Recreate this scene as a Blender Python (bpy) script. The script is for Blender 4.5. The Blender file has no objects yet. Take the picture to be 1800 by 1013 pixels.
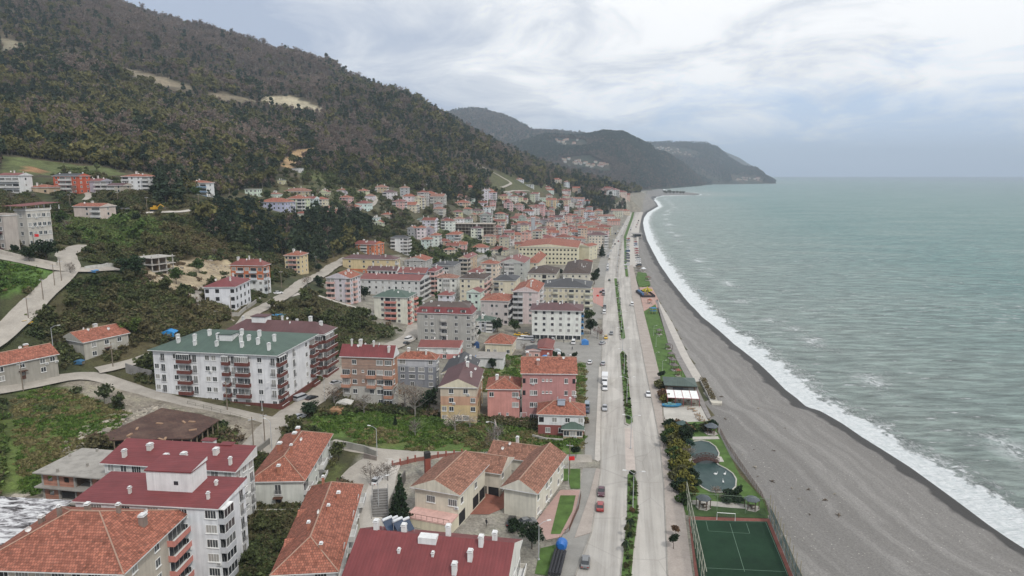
import bpy, bmesh, math, random
import numpy as np
from mathutils import Vector
from mathutils.bvhtree import BVHTree
R = math.radians
random.seed(7); rng = np.random.default_rng(11)
SC = bpy.context.scene
COL = SC.collection

# ------------------------------------------------------------------ camera
CAMZ = 78.0
PITCH = math.atan((506.5 - 305) / 1200.0)
cd = bpy.data.cameras.new('camera'); cam = bpy.data.objects.new('camera', cd); COL.objects.link(cam)
cd.sensor_width = 36; cd.lens = 24.0; cd.clip_start = 1; cd.clip_end = 60000
cam.location = (0, 0, CAMZ); cam.rotation_euler = (R(90) - PITCH, 0, 0)
SC.camera = cam
CP, SP = math.cos(PITCH), math.sin(PITCH)

# ------------------------------------------------------------------ world: daylight sky with a broken overcast
SUN_EL, SUN_AZ = R(48), R(150)      # azimuth measured clockwise from +Y
w = bpy.data.worlds.new("World"); SC.world = w; w.use_nodes = True
nt = w.node_tree; nt.nodes.clear(); N = nt.nodes.new; Lk = nt.links.new
out = N('ShaderNodeOutputWorld'); bg = N('ShaderNodeBackground'); Lk(bg.outputs[0], out.inputs[0])
bg.inputs['Strength'].default_value = 0.1
sky = N('ShaderNodeTexSky'); sky.sky_type = 'NISHITA'; sky.sun_disc = False
sky.sun_elevation = SUN_EL; sky.sun_rotation = SUN_AZ; sky.air_density = 1.2; sky.dust_density = 2.0
tc = N('ShaderNodeTexCoord'); sep = N('ShaderNodeSeparateXYZ'); Lk(tc.outputs['Generated'], sep.inputs[0])
def wmath(op, a, b=None, c=None, clamp=False):
    m = N('ShaderNodeMath'); m.operation = op; m.use_clamp = clamp
    for i, v in enumerate((a, b, c)):
        if v is None: continue
        if isinstance(v, (int, float)): m.inputs[i].default_value = v
        else: Lk(v, m.inputs[i])
    return m.outputs[0]
def wramp(fac, stops, interp='LINEAR'):
    r = N('ShaderNodeValToRGB'); e = r.color_ramp.elements; r.color_ramp.interpolation = interp
    while len(e) < len(stops): e.new(0.5)
    for k, (p, c) in enumerate(stops): e[k].position = p; e[k].color = (*c, 1)
    Lk(fac, r.inputs[0]); return r.outputs[0]
def wmix(f, a, b, mode='MIX'):
    m = N('ShaderNodeMix'); m.data_type = 'RGBA'; m.blend_type = mode
    if isinstance(f, (int, float)): m.inputs[0].default_value = f
    else: Lk(f, m.inputs[0])
    for s, v in ((6, a), (7, b)):
        if isinstance(v, tuple): m.inputs[s].default_value = (*v, 1)
        else: Lk(v, m.inputs[s])
    return m.outputs[2]
zc = wmath('MAXIMUM', sep.outputs[2], 0.0)
den = wmath('ADD', zc, 0.20)
cx = wmath('DIVIDE', sep.outputs[0], den); cy = wmath('DIVIDE', sep.outputs[1], den)
cmb = N('ShaderNodeCombineXYZ'); Lk(cx, cmb.inputs[0]); Lk(cy, cmb.inputs[1])
cmb.inputs[2].default_value = 3.7
def wnoise(scale, detail, rough, dist=0.0, w3=0.0):
    n = N('ShaderNodeTexNoise'); n.inputs['Scale'].default_value = scale; n.inputs['Detail'].default_value = detail
    n.inputs['Roughness'].default_value = rough; n.inputs['Distortion'].default_value = dist
    mp = N('ShaderNodeMapping'); mp.inputs['Location'].default_value = (w3, w3 * .7, 0); Lk(cmb.outputs[0], mp.inputs[0]); Lk(mp.outputs[0], n.inputs[0])
    return n.outputs[0]
n1 = wnoise(1.9, 11, 0.62, 0.5, 2.3)
n2 = wnoise(0.62, 4, 0.5, 0.2, 7.1)
bright = wmath('ADD', wmath('MULTIPLY', n1, 0.66), wmath('MULTIPLY', n2, 0.46))
# the cloud sheet is thinner and brighter out over the sea
bright = wmath('ADD', bright, wmath('MULTIPLY', sep.outputs[0], 0.30))
bright = wmath('ADD', bright, wmath('MULTIPLY', wmath('SUBTRACT', zc, 0.10), 0.22))
clouds = wramp(bright, [(0.43, (4.9, 5.7, 7.2)), (0.53, (6.6, 7.2, 8.3)), (0.62, (8.6, 9.0, 9.6)), (0.71, (11.6, 11.7, 11.8))])
# blue air low over the sea
n3 = wnoise(1.5, 9, 0.6, 0.5, 13.0)
lim = wmath('ADD', 0.135, wmath('MULTIPLY', wmath('SUBTRACT', n3, 0.5), 0.30))
gap = wmath('MULTIPLY', wmath('SUBTRACT', lim, zc), 13.0, clamp=True)
gap = wmath('MULTIPLY', gap, wmath('MULTIPLY', wmath('SUBTRACT', sep.outputs[0], 0.02), 5.0, clamp=True))
skyb = wmix(0.75, sky.outputs[0], (6.7, 8.7, 12.0))
col = wmix(wmath('MULTIPLY', gap, 0.9), clouds, skyb)
Lk(col, bg.inputs['Color'])

sd = bpy.data.lights.new('sun', 'SUN'); sun = bpy.data.objects.new('sun', sd); COL.objects.link(sun)
sd.energy = 2.1; sd.angle = R(6); sd.color = (1.0, .965, .91)
sun.rotation_euler = (R(90) - SUN_EL, 0, math.pi - SUN_AZ)
sun.location = (0, 0, 300)
vs = SC.view_settings; vs.view_transform = 'Standard'; vs.look = 'None'; vs.gamma = 1; vs.use_curve_mapping = False
vs.exposure = -0.05
cy_ = SC.cycles
cy_.max_bounces = 5; cy_.diffuse_bounces = 2; cy_.glossy_bounces = 2; cy_.transparent_max_bounces = 6; cy_.volume_bounces = 0
cy_.transmission_bounces = 2; cy_.use_denoising = True

# ------------------------------------------------------------------ tagging and materials
def tag(o, label=None, cat=None, group=None, kind=None):
    if label: o['label'] = label
    if cat: o['category'] = cat
    if group: o['group'] = group
    if kind: o['kind'] = kind
    return o
def empty(name, loc, rz=0):
    o = bpy.data.objects.new(name, None); COL.objects.link(o); o.location = loc; o.rotation_euler = (0, 0, rz)
    o.empty_display_size = .5
    return o
def link(name, me, parent=None, loc=None, rz=None):
    o = bpy.data.objects.new(name, me); COL.objects.link(o)
    if parent is not None: o.parent = parent
    if loc is not None: o.location = loc
    if rz is not None: o.rotation_euler = (0, 0, rz)
    return o
MATS = {}
class NT:
    def __init__(s, name):
        s.m = bpy.data.materials.new(name); s.m.use_nodes = True; s.t = s.m.node_tree; s.t.nodes.clear()
        s.out = s.n('ShaderNodeOutputMaterial'); s.b = s.n('ShaderNodeBsdfPrincipled'); s.l(s.b.outputs[0], s.out.inputs[0])
    def n(s, k): return s.t.nodes.new(k)
    def l(s, a, b): s.t.links.new(a, b)
    def val(s, sock, v):
        if isinstance(v, (int, float)): sock.default_value = v
        elif isinstance(v, tuple): sock.default_value = (*v, 1) if len(sock.default_value) == 4 else v
        else: s.l(v, sock)
    def coord(s, kind='pos'):
        if kind == 'pos': g = s.n('ShaderNodeNewGeometry'); return g.outputs['Position']
        t = s.n('ShaderNodeTexCoord'); return t.outputs[kind]
    def mapping(s, v, scale=(1, 1, 1), rot=(0, 0, 0), loc=(0, 0, 0)):
        m = s.n('ShaderNodeMapping'); m.inputs['Scale'].default_value = scale; m.inputs['Rotation'].default_value = rot; m.inputs['Location'].default_value = loc
        s.l(v, m.inputs[0]); return m.outputs[0]
    def noise(s, v, scale=1, detail=4, rough=.55, dist=0):
        n = s.n('ShaderNodeTexNoise'); n.inputs['Scale'].default_value = scale; n.inputs['Detail'].default_value = detail
        n.inputs['Roughness'].default_value = rough; n.inputs['Distortion'].default_value = dist; s.l(v, n.inputs[0]); return n.outputs[0]
    def math(s, op, a, b=None, c=None, clamp=False):
        m = s.n('ShaderNodeMath'); m.operation = op; m.use_clamp = clamp
        for i, v in enumerate((a, b, c)):
            if v is not None: s.val(m.inputs[i], v)
        return m.outputs[0]
    def ramp(s, f, stops, interp='LINEAR'):
        r = s.n('ShaderNodeValToRGB'); e = r.color_ramp.elements; r.color_ramp.interpolation = interp
        while len(e) < len(stops): e.new(.5)
        for k, (p, c) in enumerate(stops):
            e[k].position = p; e[k].color = (c, c, c, 1) if isinstance(c, (int, float)) else (*c, 1)
        s.l(f, r.inputs[0]); return r.outputs[0]
    def mix(s, f, a, b, mode='MIX'):
        m = s.n('ShaderNodeMix'); m.data_type = 'RGBA'; m.blend_type = mode
        s.val(m.inputs[0], f); s.val(m.inputs[6], a); s.val(m.inputs[7], b); return m.outputs[2]
    def attr(s, name, kind='GEOMETRY'):
        a = s.n('ShaderNodeAttribute'); a.attribute_name = name; a.attribute_type = kind; return a
    def bump(s, h, strength=.3, dist=.1):
        b = s.n('ShaderNodeBump'); b.inputs['Strength'].default_value = strength; b.inputs['Distance'].default_value = dist
        s.l(h, b.inputs['Height']); s.l(b.outputs[0], s.b.inputs['Normal'])
    def set(s, col=None, rough=None, spec=None, metal=None):
        if col is not None: s.val(s.b.inputs['Base Color'], col)
        if rough is not None: s.val(s.b.inputs['Roughness'], rough)
        if spec is not None: s.val(s.b.inputs['Specular IOR Level'], spec)
        if metal is not None: s.val(s.b.inputs['Metallic'], metal)
def sc3(c, k): return tuple(min(1, x * k) for x in c)
def cached(f):
    def g(*a):
        k = (f.__name__,) + a
        if k not in MATS: MATS[k] = f(*a)
        return MATS[k]
    return g
@cached
def m_wall(c):
    t = NT('plaster'); p = t.coord()
    a = t.noise(p, .35, 5, .6); s = t.noise(t.mapping(p, (1.6, 1.6, .12)), 1, 4, .6)
    f = t.ramp(a, [(.3, sc3(c, .86)), (.7, sc3(c, 1.06))])
    streak = t.ramp(s, [(.35, .80), (.6, 1.0)])
    f = t.mix(.75, f, streak, 'MULTIPLY')
    t.set(f, .85, .25); return t.m
@cached
def m_plain(c, rough=.7, spec=.3):
    t = NT('paint'); p = t.coord(); a = t.noise(p, 1.3, 4, .6)
    t.set(t.ramp(a, [(.3, sc3(c, .85)), (.7, sc3(c, 1.08))]), rough, spec); return t.m
@cached
def m_tile(c, wear=.5):
    t = NT('roof_tiles'); uv = t.coord('UV')
    b = t.n('ShaderNodeTexBrick'); t.l(uv, b.inputs[0]); b.inputs['Scale'].default_value = 1.0
    b.inputs['Brick Width'].default_value = .42; b.inputs['Row Height'].default_value = .48; b.inputs['Mortar Size'].default_value = .045; b.inputs['Mortar Smooth'].default_value = .6
    b.inputs['Color1'].default_value = (*sc3(c, 1.3), 1); b.inputs['Color2'].default_value = (*sc3(c, .62), 1); b.inputs['Mortar'].default_value = (*sc3(c, .36), 1)
    p = t.coord(); a = t.noise(p, .5, 5, .65); d = t.noise(p, 3.1, 3, .6)
    f = t.mix(1, b.outputs[0], t.ramp(a, [(.3, (.58, .58, .56)), (.45, (.95, .93, .92)), (.58, (1.0, 1.0, 1.0)), (.72, (1.12, 1.12, 1.05))]), 'MULTIPLY')
    f = t.mix(t.math('MULTIPLY', t.ramp(d, [(.56, 0.), (.70, 1.)]), wear), f, (.12, .10, .08))
    t.set(f, .8, .25)
    wv = t.n('ShaderNodeTexWave'); wv.wave_type = 'BANDS'; wv.bands_direction = 'Y'; wv.wave_profile = 'SAW'; wv.inputs['Scale'].default_value = .66; t.l(uv, wv.inputs[0])
    t.bump(wv.outputs[1], .5, .12); return t.m
@cached
def m_metal(c):
    t = NT('sheet_roof'); uv = t.coord('UV'); p = t.coord()
    wv = t.n('ShaderNodeTexWave'); wv.wave_type = 'BANDS'; wv.bands_direction = 'X'; wv.inputs['Scale'].default_value = .55; t.l(uv, wv.inputs[0])
    a = t.noise(p, .3, 5, .6); f = t.ramp(a, [(.3, sc3(c, .84)), (.7, sc3(c, 1.12))])
    st = t.noise(t.mapping(uv, (1.4, .12, 1)), 1, 3, .6)
    f = t.mix(.6, f, t.ramp(st, [(.38, .78), (.6, 1.)]), 'MULTIPLY')
    f = t.mix(.45, f, t.ramp(wv.outputs[1], [(.0, .72), (.25, 1.)]), 'MULTIPLY')
    t.set(f, .55, .35); t.bump(wv.outputs[1], .25, .05); return t.m
@cached
def m_conc(c):
    t = NT('concrete'); p = t.coord(); a = t.noise(p, .5, 8, .65); d = t.noise(p, 6, 3, .6)
    f = t.ramp(a, [(.28, sc3(c, .66)), (.5, c), (.72, sc3(c, 1.16))]); f = t.mix(.25, f, t.ramp(d, [(.3, .6), (.7, 1.1)]), 'MULTIPLY')
    t.set(f, .9, .2); t.bump(d, .15, .05); return t.m
@cached
def m_brick(c):
    t = NT('brickwork'); p = t.coord('Object'); b = t.n('ShaderNodeTexBrick'); t.l(t.mapping(p, (1, 1, 1), (R(90), 0, 0)), b.inputs[0])
    b.inputs['Scale'].default_value = 1.6; b.inputs['Color1'].default_value = (*sc3(c, 1.15), 1); b.inputs['Color2'].default_value = (*sc3(c, .75), 1); b.inputs['Mortar'].default_value = (.3, .27, .24, 1)
    a = t.noise(t.coord(), .7, 4, .6); f = t.mix(1, b.outputs[0], t.ramp(a, [(.3, .75), (.7, 1.1)]), 'MULTIPLY'); t.set(f, .9, .2); return t.m
@cached
def m_glass(kind):
    t = NT('window_glass'); oi = t.n('ShaderNodeObjectInfo'); r = oi.outputs['Random']
    cur = t.ramp(r, [(.0, (.030, .034, .040)), (.45, (.045, .05, .055)), (.62, (.16, .16, .155)), (.9, (.34, .33, .31))]) if kind == 'home' else (.03, .035, .04)
    t.set(cur, .12, .6); return t.m
M = {}
M['frame'] = m_plain((.72, .72, .70), .5); M['dark'] = m_plain((.02, .02, .022), .8)
M['white'] = m_wall((.74, .74, .73)); M['steel'] = m_plain((.45, .46, .47), .4, .5); M['wood'] = m_plain((.12, .075, .045), .85)
M['glass'] = m_glass('home')

# ------------------------------------------------------------------ mesh builder
class MB:
    def __init__(s): s.v = []; s.f = []; s.m = []; s.uv = []
    def face(s, pts, mi=0, uv=None):
        k = len(s.v); s.v.extend(pts); s.f.append(tuple(range(k, k + len(pts)))); s.m.append(mi)
        if uv is None:
            a = Vector(pts[0]); u = Vector(pts[1]) - a; u = u.normalized() if u.length > 1e-9 else Vector((1, 0, 0))
            n = (Vector(pts[1]) - a).cross(Vector(pts[-1]) - a); vv = n.cross(u).normalized() if n.length > 1e-9 else Vector((0, 1, 0))
            uv = [((Vector(p) - a).dot(u), (Vector(p) - a).dot(vv)) for p in pts]
        s.uv.extend(uv)
    def box(s, x0, x1, y0, y1, z0, z1, mi=0, top=None, bottom=True):
        p = [(x0, y0, z0), (x1, y0, z0), (x1, y1, z0), (x0, y1, z0), (x0, y0, z1), (x1, y0, z1), (x1, y1, z1), (x0, y1, z1)]
        for q in ((0, 1, 5, 4), (1, 2, 6, 5), (2, 3, 7, 6), (3, 0, 4, 7)): s.face([p[i] for i in q], mi)
        s.face([p[i] for i in (4, 5, 6, 7)], mi if top is None else top)
        if bottom: s.face([p[i] for i in (3, 2, 1, 0)], mi)
    def prism(s, poly, z0, z1, mi=0, top=None):
        n = len(poly)
        for i in range(n):
            a, b = poly[i], poly[(i + 1) % n]
            s.face([(a[0], a[1], z0), (b[0], b[1], z0), (b[0], b[1], z1), (a[0], a[1], z1)], mi)
        s.face([(p[0], p[1], z1) for p in poly], mi if top is None else top)
    def tube(s, pts, rad, n=6, mi=0, cap=True):
        rings = []
        for i, p in enumerate(pts):
            p = Vector(p); d = (Vector(pts[min(i + 1, len(pts) - 1)]) - Vector(pts[max(i - 1, 0)])).normalized()
            u = d.cross(Vector((0, 0, 1))); u = Vector((1, 0, 0)) if u.length < 1e-3 else u.normalized(); v = d.cross(u)
            r = rad[i] if isinstance(rad, (list, tuple)) else rad
            rings.append([tuple(p + u * math.cos(2 * math.pi * k / n) * r + v * math.sin(2 * math.pi * k / n) * r) for k in range(n)])
        for a, b in zip(rings, rings[1:]):
            for k in range(n): s.face([a[k], a[(k + 1) % n], b[(k + 1) % n], b[k]], mi)
        if cap: s.face(rings[-1], mi); s.face(rings[0][::-1], mi)
    def mesh(s, name, mats, smooth=False):
        me = bpy.data.meshes.new(name); me.from_pydata(s.v, [], s.f)
        for m in mats: me.materials.append(m)
        me.polygons.foreach_set('material_index', s.m)
        ul = me.uv_layers.new(name='UVMap'); ul.data.foreach_set('uv', [c for p in s.uv for c in p])
        if smooth: me.polygons.foreach_set('use_smooth', [True] * len(s.f))
        me.update(); return me
    def build(s, name, mats, parent=None, loc=None, rz=None, smooth=False):
        if not isinstance(mats, (list, tuple)): mats = [mats]
        return link(name, s.mesh(name, mats, smooth), parent, loc, rz)

# ------------------------------------------------------------------ camera maths used to place things on the ground
def raydir(px, py):
    v = (506.5 - py) / 1200.0
    return np.array([(px - 900) / 1200.0, CP + v * SP, -SP + v * CP])
def at_depth(px, py, D): return np.array([0, 0, CAMZ]) + D * raydir(px, py)
def at_z(px, py, z=3.0):
    d = raydir(px, py); return np.array([0, 0, CAMZ]) + (z - CAMZ) / d[2] * d
def proj(x, y, z):
    h = z - CAMZ; fw = y * CP - h * SP; up = y * SP + h * CP
    return 900 + 1200 * x / fw, 506.5 - 1200 * up / fw, fw
# ------------------------------------------------------------------ terrain heights
CE = [ # px, py, elevation : where the height is known
 (1040,1000,2),(900,1000,2),(760,900,4),(1040,700,2),(830,760,4),(600,760,8),(640,850,7),(500,1010,7),(400,1010,8.5),(150,1010,9),(100,890,9.5),(320,1000,8.5),
 (560,650,11),(400,720,13),(270,690,14),(480,740,11),(100,650,18),(0,680,17),(220,612,20),(700,720,6),(900,740,4),(1000,800,2),
 (900,450,6),(800,470,8),(700,500,10),(650,560,11),(750,600,6),(850,600,4),(600,600,14),(560,560,19),(1000,500,2),(1050,450,2),(950,560,3),
 (100,800,13),(30,900,10),(210,760,13),(120,840,11),(0,760,16)]
CD = [ # px, py, depth
 (60,530,222),(110,480,229),(120,450,245),(20,440,228),(0,520,215),(0,590,207),(420,545,262),(520,500,350),(600,462,457),(520,483,397),(440,515,312),
 (230,570,235),(170,540,232),(300,560,240),(330,480,300),(250,482,288),(260,468,296),(200,400,332),(158,392,370),(60,470,240),
 (400,370,405),(300,373,385),(160,376,395),(100,343,425),(0,342,415),(230,338,430),(350,345,450),(250,300,520),(100,290,490),(0,280,450),
 (300,250,640),(100,250,580),(0,200,650),(200,150,850),(0,100,900),(0,0,1200),(300,130,1000),(500,180,1120),(500,250,820),(520,292,700),
 (500,330,610),(450,350,560),(560,370,560),(400,400,405),(500,440,430),(400,430,365),(600,400,500),(650,360,620),(640,338,690),(700,300,850),
 (640,240,980),(700,200,1250),(800,250,1150),(760,362,700),(850,330,900),(850,300,1100),(950,330,1200),(950,305,1450),(900,362,850),
 (800,400,700),(850,380,760),(700,420,600),(900,400,840),(950,380,1030),(1000,400,900),(1000,362,1250),(1050,352,1290),(1090,342,1320),(1100,372,1250),
 (1040,330,1700),(300,440,330),(150,440,300)]
CREST = [(0,-120,1500),(100,-40,1500),(170,6,1500),(240,30,1600),(300,34,1700),(400,66,1750),(500,96,1800),(570,120,1800),(640,146,1800),(720,172,1780),(790,202,1760),
 (850,240,1760),(900,266,1800),(960,292,1850),(1020,312,1900),(1080,324,1950),(1110,333,1900)]
pts = []
for px, py, e in CE: p = at_z(px, py, e); pts.append((p[0], p[1], e))
for px, py, D in CD: pts.append(tuple(at_depth(px, py, D)))
for px, py, D in CREST:
    p = at_depth(px, py + 6, D); pts.append(tuple(p)); pts.append((p[0] * 1.4, p[1] * 1.4, p[2] * .55 - 10)); pts.append((p[0] * 1.9, p[1] * 1.9, p[2] * .2))
for y in (20, 60, 120, 200): pts.append((12 + y * .12, y, 2))
pts += [(-60, 20, 14), (-150, 60, 22), (-150, 160, 26), (-260, 160, 50), (-330, 250, 75), (-1000, 700, 330), (-1400, 1200, 450), (-700, 350, 190), (60, 0, 1), (-60, -60, 15), (-200, -60, 40)]
pts = np.array(pts)
def mq(d2): return np.sqrt(d2 + 30.0 ** 2)
_A = mq(((pts[:, None, :2] - pts[None, :, :2]) ** 2).sum(-1))
_n = len(pts); _K = np.zeros((_n + 1, _n + 1)); _K[:_n, :_n] = _A - np.eye(_n) * 12.0; _K[_n, :_n] = 1; _K[:_n, _n] = 1
_W = np.linalg.solve(_K, np.append(pts[:, 2], 0))
def rbf(x, y):
    o = np.full(x.shape, _W[-1])
    for i in range(_n): o = o + _W[i] * mq((x - pts[i, 0]) ** 2 + (y - pts[i, 1]) ** 2)
    return o
_lat = rng.random((256, 256))
def vnoise(x, y):
    xi = np.floor(x).astype(int); yi = np.floor(y).astype(int); fx = x - xi; fy = y - yi
    fx = fx * fx * (3 - 2 * fx); fy = fy * fy * (3 - 2 * fy)
    g = lambda a, b: _lat[a & 255, b & 255]
    return (g(xi, yi) * (1 - fx) + g(xi + 1, yi) * fx) * (1 - fy) + (g(xi, yi + 1) * (1 - fx) + g(xi + 1, yi + 1) * fx) * fy - .5
def fbm(x, y, s, o=4):
    t = 0; a = 1.0
    for k in range(o): t = t + a * vnoise(x / s + 17.3 * k, y / s - 9.1 * k); a *= .5; s *= .5
    return t
# shoreline (water's edge), pixel points on sea level
SHORE_PX = [(1960,1040),(1800,965),(1740,925),(1680,880),(1600,822),(1540,785),(1480,745),(1440,722),(1418,716),(1400,700),(1380,685),(1335,640),(1290,605),(1262,580),(1235,558),(1208,530),
 (1180,495),(1160,466),(1146,440),(1137,422),(1132,404),(1130,392),(1132,383),(1138,374),(1157,363),(1153,356),(1147,350),(1150,347),(1163,344.5),(1227,343),(1228,341),(1203,338.5),(1168,336),
 (1163,331),(1172,327.5),(1200,325.2),(1260,323.6),(1330,322),(1366,322)]
shore = [tuple(at_z(px, py, 0)[:2]) for px, py in SHORE_PX]
e0 = shore[-1]
shore = [(150, -300), (100, 40)] + shore[0:] + [(e0[0] + 60, e0[1] + 500), (e0[0] - 300, e0[1] + 1500), (2400, 9000), (3200, 10800), (2000, 14000)]
SH = np.array(shore)
land = np.array(shore + [(-9000, 14000), (-9000, -300)])
def shore_d(x, y):
    sh = x.shape; x = x.ravel(); y = y.ravel(); best = np.full(x.shape, 1e18)
    for a, b in zip(SH[:-1], SH[1:]):
        d = b - a; L = (d ** 2).sum(); t = np.clip(((x - a[0]) * d[0] + (y - a[1]) * d[1]) / L, 0, 1)
        best = np.minimum(best, (x - a[0] - t * d[0]) ** 2 + (y - a[1] - t * d[1]) ** 2)
    ins = np.zeros(x.shape, bool); P = land
    for i in range(len(P)):
        a, b = P[i], P[(i + 1) % len(P)]
        c = ((a[1] > y) != (b[1] > y)); 
        with np.errstate(divide='ignore', invalid='ignore'):
            xx = (b[0] - a[0]) * (y - a[1]) / (b[1] - a[1]) + a[0]
        ins ^= c & (x < xx)
    return (np.sqrt(best) * np.where(ins, 1, -1)).reshape(sh)
def height(x, y):
    z = rbf(x, y)
    amp = np.clip((z - 45) / 160, 0, 1)
    z = z + amp * (fbm(x, y, 260, 3) * 46 + fbm(x + 500, y, 60, 2) * 14) + np.clip((z - 12) / 20, 0, 1) * fbm(x, y, 26, 3) * 2.2
    z = np.maximum(z, 3.0)
    z = np.where(y > 2100, np.maximum(np.minimum(z, 3 + np.maximum(0, 60)), 3), z)
    d = shore_d(x, y)
    lim = np.where(d > 0, np.where(d < 6, d * .16, .96 + (d - 6) * .075), d * .12)
    lim = lim + np.maximum(0, d - 30) * 1.2 + np.where((y > 1350), np.maximum(0, d - 4) * .9, 0)
    lim = np.where(d > 4, np.where(lim < 3.0, lim, np.maximum(lim, 3.0)), lim)
    return np.maximum(np.minimum(z, lim), -6.0), d
def axis(segs):
    o = [segs[0][0]]
    for a, b, s in segs:
        n = max(1, int(round((b - a) / s))); o += list(np.linspace(a, b, n + 1)[1:])
    return np.array(o)
GX = axis([(-4200, -2000, 120), (-2000, -1000, 22), (-1000, -360, 9), (-360, -210, 4.0), (-210, 190, 2.5), (190, 420, 6), (420, 900, 22), (900, 3000, 90)])
GY = axis([(-150, 60, 15), (60, 460, 2.5), (460, 760, 4.5), (760, 1400, 8), (1400, 2200, 16), (2200, 7500, 110)])
XX, YY = np.meshgrid(GX, GY, indexing='ij')
ZZ, SD = height(XX, YY)
def H(x, y):
    i = min(max(int(np.searchsorted(GX, x)) - 1, 0), len(GX) - 2); j = min(max(int(np.searchsorted(GY, y)) - 1, 0), len(GY) - 2)
    fx = (x - GX[i]) / (GX[i + 1] - GX[i]); fy = (y - GY[j]) / (GY[j + 1] - GY[j])
    return float((ZZ[i, j] * (1 - fx) + ZZ[i + 1, j] * fx) * (1 - fy) + (ZZ[i, j + 1] * (1 - fx) + ZZ[i + 1, j + 1] * fx) * fy)
def grid_mesh(name, X, Y, Z):
    nx, ny = X.shape; co = np.stack([X, Y, Z], -1).reshape(-1, 3).astype(np.float32)
    i = np.arange(nx - 1)[:, None] * ny + np.arange(ny - 1)[None, :]
    q = np.stack([i, i + ny, i + ny + 1, i + 1], -1).reshape(-1, 4).astype(np.int32)
    me = bpy.data.meshes.new(name); me.vertices.add(len(co)); me.vertices.foreach_set('co', co.ravel())
    me.loops.add(q.size); me.loops.foreach_set('vertex_index', q.ravel()); me.polygons.add(len(q))
    me.polygons.foreach_set('loop_start', np.arange(0, q.size, 4, dtype=np.int32)); me.polygons.foreach_set('loop_total', np.full(len(q), 4, np.int32))
    me.polygons.foreach_set('use_smooth', np.ones(len(q), bool)); me.update(calc_edges=True); me.validate(); return me
_dirs = np.geomspace(60, 6000, 900)
def ground(px, py):
    """the point of the terrain seen at a pixel of the survey photograph"""
    d = raydir(px, py); P = np.array([0, 0, CAMZ])[None] + _dirs[:, None] * d[None]
    i = np.clip(np.searchsorted(GX, P[:, 0]) - 1, 0, len(GX) - 2); j = np.clip(np.searchsorted(GY, P[:, 1]) - 1, 0, len(GY) - 2)
    fx = (P[:, 0] - GX[i]) / (GX[i + 1] - GX[i]); fy = (P[:, 1] - GY[j]) / (GY[j + 1] - GY[j])
    z = (ZZ[i, j] * (1 - fx) + ZZ[i + 1, j] * fx) * (1 - fy) + (ZZ[i, j + 1] * (1 - fx) + ZZ[i + 1, j + 1] * fx) * fy
    b = P[:, 2] < z
    if not b.any(): return P[-1]
    k = int(np.argmax(b)); k = max(k, 1)
    a0 = P[k - 1, 2] - z[k - 1]; a1 = P[k, 2] - z[k]; t = a0 / (a0 - a1 + 1e-9)
    p = P[k - 1] * (1 - t) + P[k] * t; return p

# ------------------------------------------------------------------ ground colours: what grows or lies where
gc = np.zeros(XX.shape + (3,)); PXv, PYv, FWv = proj(XX, YY, ZZ); SEEN = FWv > 1
nzA = fbm(XX, YY, 22, 4); nzB = fbm(XX + 900, YY, 7, 3)
def inpoly(px, py, poly):
    ins = np.zeros(px.shape, bool)
    for i in range(len(poly)):
        a, b = poly[i], poly[(i + 1) % len(poly)]
        if a[1] == b[1]: continue
        ins ^= ((a[1] > py) != (b[1] > py)) & (px < (b[0] - a[0]) * (py - a[1]) / (b[1] - a[1]) + a[0])
    return ins
def lerp(a, b, t): return np.array(a) * (1 - t[..., None]) + np.array(b) * t[..., None]
scrub = lerp((.048, .055, .024), (.095, .080, .042), np.clip(nzA * 1.6 + .5, 0, 1))
gc[:] = scrub
URB = (.27, .25, .22); GRASS = (.090, .140, .036); GRASS2 = (.12, .13, .045); EARTH = (.36, .29, .20); RUBBLE = (.26, .23, .19); DRY = (.15, .115, .06)
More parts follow.
